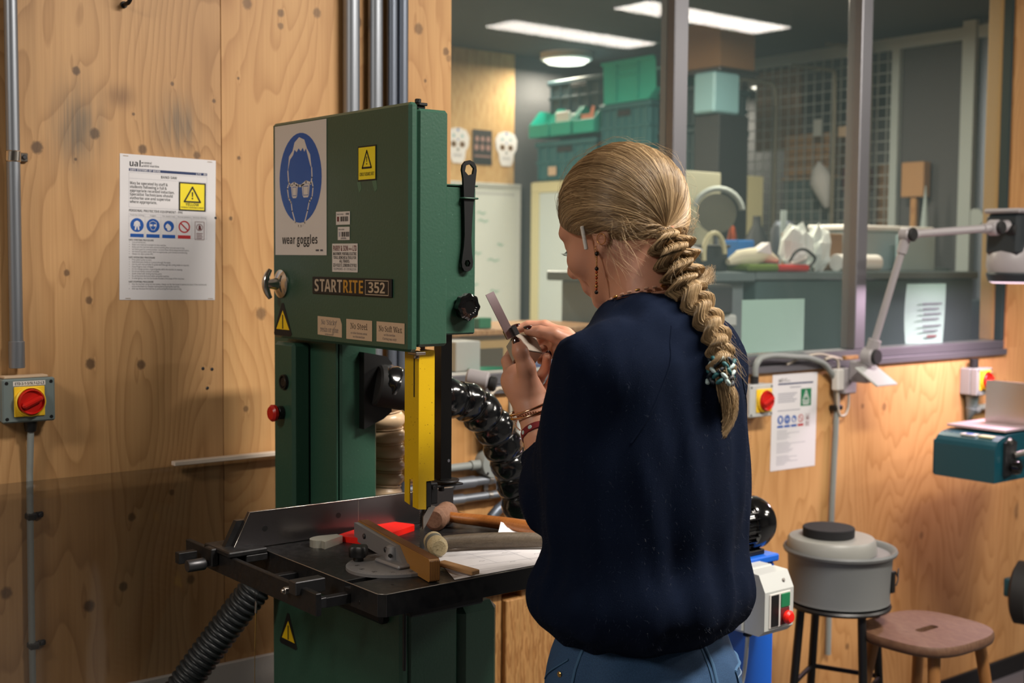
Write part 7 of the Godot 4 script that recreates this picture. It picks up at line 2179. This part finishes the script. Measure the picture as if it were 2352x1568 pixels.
	for g: float in [-1.0, 1.0]:
		s.cap(BF * V(g * 0.078, 0.87, 0.005), BF * V(g * 0.09, 0.5, -0.005), 0.088, 0.064, 0.03)
		s.cap(BF * V(g * 0.09, 0.5, -0.005), BF * V(g * 0.09, 0.07, 0.01), 0.064, 0.056, 0.03)
	so = {"v": PackedVector3Array(), "i": PackedInt32Array()}
	s.nets(V(1.11, 0.03, 0.96), V(1.56, 1.10, 1.37), 0.0095, Transform3D(), so)
	var jn := part(o, "jeans", skin_mesh(so), "denim")
	var seam := func(pts: Array, rad: float, m: String, called: String):
		var q := []
		for i in pts.size():
			var a: float = pts[i][0]      # angle about her, 0 = back, positive = to her left
			var dir := BF.basis * V(-sin(a), 0, cos(a))
			q.append(s.hit(BF.origin + dir * 0.4 + V(0, pts[i][1], 0), -dir))
		part(jn, called, nb().tube(q, rad, 8, true, 0.5), m)
	var arc := func(a0: float, y0: float, a1: float, y1: float, n := 12) -> Array:
		var q := []
		for i in n + 1: q.append([lerp(a0, a1, i / float(n)), lerp(y0, y1, i / float(n))])
		return q
	# left and right back pockets, yoke, loops, side seams
	for pk in [[0.42, 1.28], [-0.42, -1.0]]:
		seam.call(arc.call(pk[0], 0.968, pk[1], 0.972), 0.0032, "denim_seam", "pocket_edge")
		seam.call(arc.call(pk[0], 0.955, pk[1], 0.959), 0.0014, "stitch", "pocket_stitch")
		seam.call(arc.call(pk[0], 0.968, pk[0] + 0.05 * sign(pk[0]), 0.86), 0.0026, "denim_seam", "pocket_side")
		seam.call(arc.call(pk[1], 0.972, pk[1] - 0.04 * sign(pk[0]), 0.86), 0.0026, "denim_seam", "pocket_side")
	for a: float in [0.0, 0.08]: seam.call(arc.call(a, 1.03, a, 0.94), 0.004 if a == 0.0 else 0.0014, "denim_seam", "belt_loop")
	for a: float in [1.62, -1.2]: seam.call(arc.call(a, 1.03, a, 0.80), 0.0026, "denim_seam", "side_seam")
	seam.call(arc.call(1.75, 1.0, 2.15, 0.955), 0.0026, "denim_seam", "front_pocket_edge")
	var rdir := BF.basis * V(-sin(1.80), 0, cos(1.80))
	var rp := s.hit(BF.origin + rdir * 0.4 + V(0, 0.978, 0), -rdir)
	part(jn, "rivet", nb().cyl(rp, rp + rdir * 0.0025, 0.0045, 12), "brass")
	# ---- shoes
	for g: float in [-1.0, 1.0]:
		var sh := Sdf.new()
		sh.cap(V(g * 0.09, 0.045, 0.03), V(g * 0.095, 0.035, -0.14), 0.042, 0.036, 0.03)
		sh.cap(V(g * 0.09, 0.085, 0.015), V(g * 0.09, 0.05, 0.0), 0.045, 0.045, 0.03)
		so = {"v": PackedVector3Array(), "i": PackedInt32Array()}
		sh.nets(V(g * 0.09 - 0.07, -0.01, -0.2), V(g * 0.09 + 0.07, 0.15, 0.1), 0.008, BF, so)
		part(o, "shoe", skin_mesh(so), "shoe")
	# ---- hair
	var root := HI * V(1.3455, 1.6225, 1.194)
	var hc := V(0, 0.022, 0.010)
	var hr := V(0.088, 0.099, 0.108)
	# hairline from the nape by the left ear over the forehead and back on the right
	var line := [V(0.0, -0.072, 0.088), V(-0.035, -0.068, 0.078), V(-0.058, -0.05, 0.055), V(-0.075, -0.034, 0.034), V(-0.084, -0.016, 0.022), V(-0.086, -0.010, 0.0), V(-0.080, 0.0, -0.026), V(-0.070, 0.022, -0.056), V(-0.056, 0.042, -0.082), V(-0.03, 0.056, -0.096), V(0.0, 0.066, -0.099), V(0.03, 0.070, -0.094), V(0.056, 0.062, -0.075), V(0.070, 0.035, -0.05), V(0.077, 0.012, -0.022), V(0.080, 0.016, 0.0), V(0.081, 0.012, 0.022), V(0.073, -0.03, 0.034), V(0.058, -0.05, 0.055), V(0.035, -0.068, 0.078), V(0.0, -0.072, 0.088)]
	var lift := func(q: Vector3, k: float) -> Vector3:
		var e := (q - hc) / hr
		return hc + e.normalized() * k * hr
	var strand := func(st: Vector3, md: Vector3, k0: float, k1: float, n: int, sag: float, wav: float, ph: float) -> Array:
		var e0 := ((st - hc) / hr).normalized()
		var e1 := ((root - hc) / hr).normalized()
		var mid := md
		mid = mid.normalized()
		var q := []
		for i in n + 1:
			var t := i / float(n)
			var e := e0.slerp(mid, t).slerp(mid.slerp(e1, t), t)
			e.y -= sag * sin(PI * t)
			e = e.normalized()
			var side := e.cross(e1).normalized()
			e = (e + side * wav * sin(t * 5.0 + ph) * sin(PI * t)).normalized()
			var k := lerpf(k0, k1, smoothstep(0.0, 0.35, t)) + 0.05 * sin(PI * t)
			k = lerpf(k, 1.0, smoothstep(0.86, 1.0, t))
			q.append(HF * (hc + e * hr * k))
		return q
	var mids := [V(-0.1, -0.55, 0.9), V(-0.35, -0.5, 0.85), V(-0.65, -0.42, 0.7), V(-0.85, -0.32, 0.55), V(-0.95, -0.15, 0.45), V(-1, -0.02, 0.35), V(-1, 0.14, 0.25), V(-1, 0.4, 0.15), V(-0.85, 0.75, 0.1), V(-0.45, 1.05, 0.1), V(0, 1.2, 0.1), V(0.45, 1.05, 0.1), V(0.85, 0.75, 0.1), V(1, 0.4, 0.15), V(1, 0.14, 0.25), V(1, -0.02, 0.35), V(0.95, -0.15, 0.45), V(0.85, -0.32, 0.55), V(0.65, -0.42, 0.7), V(0.35, -0.5, 0.85), V(0.1, -0.55, 0.9)]
	var along := func(f: float, arr: Array) -> Vector3:
		var x := clampf(f, 0.0, 0.99999) * (arr.size() - 1)
		var i := int(x)
		return (arr[i] as Vector3).lerp(arr[i + 1], x - i)
	# under layer
	var cap := nb()
	var prev := []
	for i in 121:
		var st: Vector3 = along.call(i / 120.0, line)
		var row: Array = strand.call(st, along.call(i / 120.0, mids), 0.93, 0.965, 20, 0.05, 0.0, 0.0)
		if i > 0:
			for k in 20: cap.quad(prev[k], row[k], row[k + 1], prev[k + 1], 1)
		prev = row
	var hairn := part(o, "hair", cap, "hair_cap")
	var H := Hair.new()
	for i in 9600:
		var c := floor(i / 24.0)           # locks of twenty four hairs keep together
		rng.seed = int(c) * 7919 + 3
		var u0 := fposmod(c * 0.61803, 1.0)
		var lk := rng.randf()
		var lsag := rng.randf_range(0.0, 0.13)
		var lw := rng.randf_range(-0.05, 0.05)
		var lh := rng.randf_range(-0.012, 0.02)
		var shade := rng.randf_range(-0.35, 0.3)
		var lp := rng.randf() * TAU
		rng.seed = i * 31 + 11
		var fu := fposmod(u0 + rng.randf_range(-0.006, 0.006), 1.0)
		var st: Vector3 = along.call(fu, line)
		var md: Vector3 = along.call(fu, mids)
		# some locks start from the crown parting
		if lk > 0.55 and st.y > 0.03:
			st = st.lerp(V(st.x * 0.6, 0.13, 0.02), rng.randf_range(0.0, 0.4) * (lk - 0.4))
		var pts: Array = strand.call(st, md, 0.955 + lh * 0.5, 0.985 + lh + rng.randf_range(-0.006, 0.012), 14, lsag + rng.randf_range(-0.012, 0.012), lw + rng.randf_range(-0.012, 0.012), lp)
		H.add(pts, 0.00027, 0.00022, hair_col(rng, shade))
	# loose hairs round the head
	for i in 190:
		rng.seed = i * 97 + 5
		var fu := rng.randf()
		var st: Vector3 = along.call(fu, line)
		var pts: Array = strand.call(st, along.call(fu, mids), 0.97, 1.03 + rng.randf() * 0.06, 18, rng.randf_range(-0.1, 0.25), rng.randf_range(-0.25, 0.25), rng.randf() * TAU)
		var cut := rng.randi_range(8, 17)
		var nn := []
		for k in cut: nn.append(pts[k] + (pts[k] - HF * hc).normalized() * 0.012 * pow(k / float(cut), 2.0) * rng.randf())
		H.add(nn, 0.0002, 0.00008, hair_col(rng, 0.25))
	# wisps by the ear and nape
	for i in 46:
		rng.seed = i * 53 + 2
		var a := V(-0.074 + rng.randf_range(-0.004, 0.006), rng.randf_range(-0.035, 0.012), rng.randf_range(-0.006, 0.06))
		var q := []
		var dr := V(rng.randf_range(-0.012, 0.012), -rng.randf_range(0.03, 0.09), rng.randf_range(-0.005, 0.05))
		for k in 9:
			var t := k / 8.0
			q.append(HF * (a + dr * t + V(-0.012 * sin(t * 2.5), 0, 0.006 * sin(t * 5.0 + i))))
		H.add(q, 0.00018, 0.00008, hair_col(rng, 0.2))
	part(hairn, "strands", H.mesh(), "hair")
	# ---- plait: three strands along a path on her back
	var path := []
	for q in [[1.3453, 1.6208, 1.1959], [1.3475, 1.5895, 1.2077], [1.3551, 1.5513, 1.2198], [1.3554, 1.5130, 1.2321], [1.3526, 1.4748, 1.2453], [1.3478, 1.4397, 1.2567], [1.3440, 1.4174, 1.2628]]: path.append(A3(q))
	var pc := smooth_path(path, 200)
	# keep it lying on the sweater
	var six := sweater.all()
	for i in pc.size():
		var lift2 := sweater.d(pc[i], six)
		var need := lerpf(0.024, 0.014, i / 200.0)
		if pc[i].y < 1.53 and lift2 < need: pc[i] += BF.basis.z * (need - lift2)
	var tot := 0.0
	for i in 200: tot += pc[i].distance_to(pc[i + 1])
	var turns := tot / 0.076
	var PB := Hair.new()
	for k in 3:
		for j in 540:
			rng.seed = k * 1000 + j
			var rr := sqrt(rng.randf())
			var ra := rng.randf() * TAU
			var col := hair_col(rng, 0.12 + 0.25 * rr * sin(ra) - (0.25 if rr < 0.6 else 0.0))  # hairs inside a strand darker, outward ones lighter: shade put into the colour
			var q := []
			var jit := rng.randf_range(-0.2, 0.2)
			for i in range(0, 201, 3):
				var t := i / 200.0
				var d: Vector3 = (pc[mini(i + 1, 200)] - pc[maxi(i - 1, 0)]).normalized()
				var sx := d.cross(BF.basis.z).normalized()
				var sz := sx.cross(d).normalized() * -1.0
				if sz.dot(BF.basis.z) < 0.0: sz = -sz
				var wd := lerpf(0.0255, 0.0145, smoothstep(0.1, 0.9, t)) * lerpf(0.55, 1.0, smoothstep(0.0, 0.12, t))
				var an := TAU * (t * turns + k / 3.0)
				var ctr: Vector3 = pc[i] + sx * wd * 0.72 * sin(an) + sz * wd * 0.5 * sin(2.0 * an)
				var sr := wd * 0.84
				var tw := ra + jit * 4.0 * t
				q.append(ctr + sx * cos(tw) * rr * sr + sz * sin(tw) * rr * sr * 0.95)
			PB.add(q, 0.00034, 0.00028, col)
	# short ends sticking out of the plait
	for j in 260:
		rng.seed = j * 17 + 9
		var i := rng.randi_range(4, 196)
		var d: Vector3 = (pc[mini(i + 1, 200)] - pc[maxi(i - 1, 0)]).normalized()
		var sx := d.cross(BF.basis.z).normalized()
		var dirr := (sx * rng.randf_range(-1.0, 1.0) + BF.basis.z * rng.randf_range(0.1, 0.9) + d * rng.randf_range(0.2, 1.2)).normalized()
		var p0: Vector3 = pc[i] + (sx * rng.randf_range(-1, 1) + BF.basis.z * 0.5) * 0.018
		var ln := rng.randf_range(0.012, 0.042)
		var q := []
		for k in 7:
			var t := k / 6.0
			q.append(p0 + dirr * ln * t + V(0, -0.012 * t * t, 0) + sx * 0.006 * sin(t * 4.0 + j))
		PB.add(q, 0.0002, 0.00008, hair_col(rng, 0.3))
	# a tuft half way and the loose tail
	for j in 170:
		rng.seed = j * 23 + 4
		var b0: Vector3 = pc[78] + BF.basis.x * rng.randf_range(0.004, 0.016) + BF.basis.z * rng.randf_range(0.004, 0.018)
		var q := []
		for k in 8:
			var t := k / 7.0
			q.append(b0 + (BF.basis.x * 0.036 + V(0, 0.012, 0) + BF.basis.z * 0.004) * t + V(rng.randf_range(-0.002, 0.002), (rng.randf_range(-0.012, 0.02)) * t, rng.randf_range(-0.003, 0.003)))
		PB.add(q, 0.0003, 0.0001, hair_col(rng, 0.35))
	var tail0: Vector3 = pc[200]
	for j in 620:
		rng.seed = j * 29 + 6
		var rr := sqrt(rng.randf())
		var ra := rng.randf() * TAU
		var ln := rng.randf_range(0.7, 1.0)
		var q := []
		for k in 12:
			var t := k / 11.0
			var bulge := 0.010 + 0.011 * sin(PI * minf(t * 0.9, 1.0)) - 0.010 * t * t
			var c := tail0 + V(0.0, -0.090 * t * ln - 0.004, 0.0) + BF.basis.x * 0.022 * sin(t * 2.7)
			var off := (BF.basis.x * cos(ra) + BF.basis.z * 0.75 * sin(ra)) * rr * bulge
			q.append(c + off + BF.basis.x * 0.01 * t * t * (rng.randf() - 0.35))
		PB.add(q, 0.0004, 0.00012, hair_col(rng, 0.3))
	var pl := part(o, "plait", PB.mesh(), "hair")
	pl.set_meta("label", "blond plait hanging down the back")
	# ---- hair tie of knotted cord
	var ht := thing("hair_tie", "teal and white knotted cord hair tie at the end of the plait", "hair tie", tail0)
	var cols := ["cord_teal", "cord_white", "cord_dark"]
	mk("cord_teal", Color(0.10, 0.33, 0.35), 0.6)
	mk("cord_white", Color(0.66, 0.74, 0.74), 0.6)
	mk("cord_dark", Color(0.05, 0.1, 0.14), 0.6)
	var cb := [nb(), nb(), nb()]
	var tdir: Vector3 = (pc[200] - pc[190]).normalized()
	var tx := B.along(tail0, tdir)
	for ringi in 5:
		for k in 9:
			var a := TAU * (k + 0.5 * (ringi % 2)) / 9.0
			var c := tail0 + tdir * (-0.018 + ringi * 0.0075) + (tx.basis.x * cos(a) + tx.basis.z * sin(a)) * 0.0165
			var tang := (tx.basis.z * cos(a) - tx.basis.x * sin(a))
			var bbl: B = cb[(ringi * 2 + k) % 3]
			var qd := (tang + tdir * (0.9 if (k + ringi) % 2 == 0 else -0.9)).normalized()
			bbl.tube([c - qd * 0.006, c - qd * 0.003 + (c - tail0).normalized() * 0.0015, c + qd * 0.003 + (c - tail0).normalized() * 0.0015, c + qd * 0.006], [0.0018, 0.0032, 0.0032, 0.0018], 7)
	for i in 3: part(ht, "cord", cb[i], cols[i]).set_meta("kind", "stuff")
	# ---- ear bud, earrings, necklace
	var eb := thing("earbud", "white wireless earbud in her left ear", "earbud", HF * V(-0.086, -0.01, -0.004))
	part(eb, "bud", nb().lathe([Vector2(0, -0.005), Vector2(0.004, -0.0035), Vector2(0.0055, 0.0), Vector2(0.004, 0.0035), Vector2(0, 0.005)], 16, Transform3D(HF.basis, HF * V(-0.0825, 0.002, 0.002))), "white_plastic")
	part(eb, "stem", nb().cyl(HF * V(-0.089, 0.008, -0.004), HF * V(-0.087, -0.027, -0.012), 0.0032, 14, 0.0012), "white_plastic")
	var er := thing("drop_earring", "long gold drop earring hanging below the earbud", "earring", HF * V(-0.082, -0.06, 0.004))
	var ep := HF * V(-0.084, -0.036, 0.003)
	part(er, "hook", torus(ep + V(0, 0.004, 0), HF.basis.z, 0.0042, 0.0006), "gold")
	var yy := 0.0
	for q in [[0.0035, "bead_dark"], [0.0014, "gold"], [0.0014, "gold"], [0.0014, "gold"], [0.0014, "gold"], [0.0014, "gold"], [0.0014, "gold"], [0.0032, "bead_dark"], [0.0022, "copper"], [0.0024, "gold"], [0.0022, "copper"], [0.0016, "gold"], [0.0022, "copper"], [0.0028, "gold"], [0.002, "copper"], [0.003, "bead_dark"]]:
		yy += q[0] * 0.95
		var pr := []
		for i in 7: pr.append(Vector2(sin(PI * i / 6.0), -cos(PI * i / 6.0)) * q[0])
		part(er, "bead", nb().lathe(pr, 10, Transform3D(Basis(), ep - V(0, yy, 0))), q[1])
		yy += q[0] * 0.95
	var hp := thing("hoop_earring", "thin gold hoop earring behind the earbud", "earring", HF * V(-0.084, -0.022, 0.02))
	part(hp, "hoop", torus(HF * V(-0.084, -0.022, 0.018), HF.basis.x, 0.008, 0.0006), "gold")
	var nl := thing("necklace", "gold chain necklace with pale pink beads above the collar", "necklace", V(1.345, 1.51, 1.16))
	var NI := nax
	var chain := nb()
	for k in 150:
		var a := TAU * k / 150.0
		var rr := 0.0605
		var c := NI.origin + ND * (0.027 + 0.003 * sin(a * 2.0)) + (NI.basis.x * cos(a) + NI.basis.z * sin(a)) * rr
		var pr := [Vector2(0, -0.0011), Vector2(0.0011, 0), Vector2(0, 0.0011)]
		chain.lathe(pr, 5, Transform3D(Basis(), c))
	part(nl, "chain", chain, "gold").set_meta("kind", "stuff")
	for k in 30:
		var a := TAU * k / 30.0
		var c := NI.origin + ND * 0.031 + (NI.basis.x * cos(a) + NI.basis.z * sin(a)) * 0.0608
		var tg := NI.basis.z * cos(a) - NI.basis.x * sin(a)
		part(nl, "bead", nb().lathe([Vector2(0, -0.0042), Vector2(0.0018, -0.003), Vector2(0.0022, 0), Vector2(0.0018, 0.003), Vector2(0, 0.0042)], 10, B.along(c, tg)), "bead_pink" if k % 3 != 0 else "gold")
	# ---- bracelets on the left wrist
	var wd := (V(1.309, 1.345, 0.927) - WL).normalized()
	var fd := (WL - EL).normalized()
	for i in 2:
		var bg := thing("bangle", ["upper polished gold bangle on her left wrist", "lower polished gold bangle on her left wrist"][i], "bangle", WL + fd * (0.012 - i * 0.008), "gold bangles")
		part(bg, "ring", torus(WL + fd * (0.020 - i * 0.008) + V(0, 0, 0.004), V(-0.32, 1.0, -0.25 + 0.08 * i), 0.0375, 0.0022), "rose_gold")
	var cbk := thing("chain_bracelet", "fine gold chain bracelet below the bangles", "bracelet", WL - fd * 0.014)
	var cx := B.along(WL - fd * 0.012, fd + V(0.1, 0, 0.1))
	var links := nb()
	for k in 44:
		var a := TAU * k / 44.0
		var c := cx.origin + (cx.basis.x * cos(a) + cx.basis.z * sin(a)) * 0.0310
		links.lathe([Vector2(0, -0.0019), Vector2(0.0018, 0), Vector2(0, 0.0019)], 6, Transform3D(Basis(), c))
	part(cbk, "links", links, "rose_gold").set_meta("kind", "stuff")
	var wb := thing("red_wristband", "dark red woven wristband with a white motif", "wristband", WL - fd * 0.035)
	var wx := B.along(WL - fd * 0.040, fd)
	part(wb, "band", nb().lathe([Vector2(0.0268, 0), Vector2(0.0282, 0.001), Vector2(0.0280, 0.012), Vector2(0.0264, 0.013)], 40, wx), "band_red")
	for a: float in [2.2, 2.9, 3.5, 1.5]:
		var c := wx.origin + fd * 0.0065 + (wx.basis.x * cos(a) - wx.basis.z * sin(a)) * 0.0279
		var rd := (wx.basis.x * cos(a) - wx.basis.z * sin(a))
		part(wb, "motif", nb().lathe([Vector2(0, 0), Vector2(0.0036, 0), Vector2(0.003, 0.0007), Vector2(0, 0.0009)], 14, B.along(c, rd)), "cord_white")
	# ---- what she holds
	var A := V(1.3143, 1.4551, 0.8768)
	var bu := V(0.0420, -0.0077, 0.0053)
	var bv := V(-0.0079, -0.0242, 0.0278)
	var bw := V(-0.0017, -0.0239, -0.0213)
	var bxf := Transform3D(Basis(bu.normalized(), bv.normalized(), bu.cross(bv).normalized()), A + (bu + bv + bw) / 2.0)
	var blk := thing("metal_block", "small brushed steel block held in her left hand", "block", A + (bu + bv + bw) / 2.0)
	var mb := nb()
	mb.t = bxf
	part(blk, "block", mb.box(Vector3.ZERO, V(bu.length(), bv.length(), bw.length()), 0.0008), "steel_held")
	mb = nb()
	mb.t = bxf
	part(blk, "scribed_line", mb.box(V(0, bv.length() / 2.0, -bw.length() / 2.0 * sign(bxf.basis.z.dot(bw)) * 0.9), V(bu.length() * 0.99, 0.0003, 0.0012), 0.0), "ink")
	var sq := thing("engineers_square", "small steel engineer's square held against the metal block", "square", V(1.2865, 1.4461, 0.8874))
	var s0 := V(1.2885, 1.4481, 0.8884)
	var s1 := V(1.2640, 1.5160, 0.8640)
	var ld := (s1 - s0).normalized()
	var wdir := (V(0.0158, -0.0023, 0.0051) - ld * ld.dot(V(0.0158, -0.0023, 0.0051))).normalized()
	var nd := wdir.cross(ld).normalized()
	var bm := nb()
	bm.t = Transform3D(Basis(wdir, ld, nd), s0)
	part(sq, "blade", bm.box(V(0.008, 0.038, 0.0), V(0.016, 0.082, 0.0016), 0.0002), "steel_blade")
	bm = nb()
	bm.t = Transform3D(Basis(wdir, ld, nd), s0)
	part(sq, "stock", bm.box(V(0.017, 0.005, -0.012), V(0.009, 0.016, 0.040), 0.0008), "steel_dark")
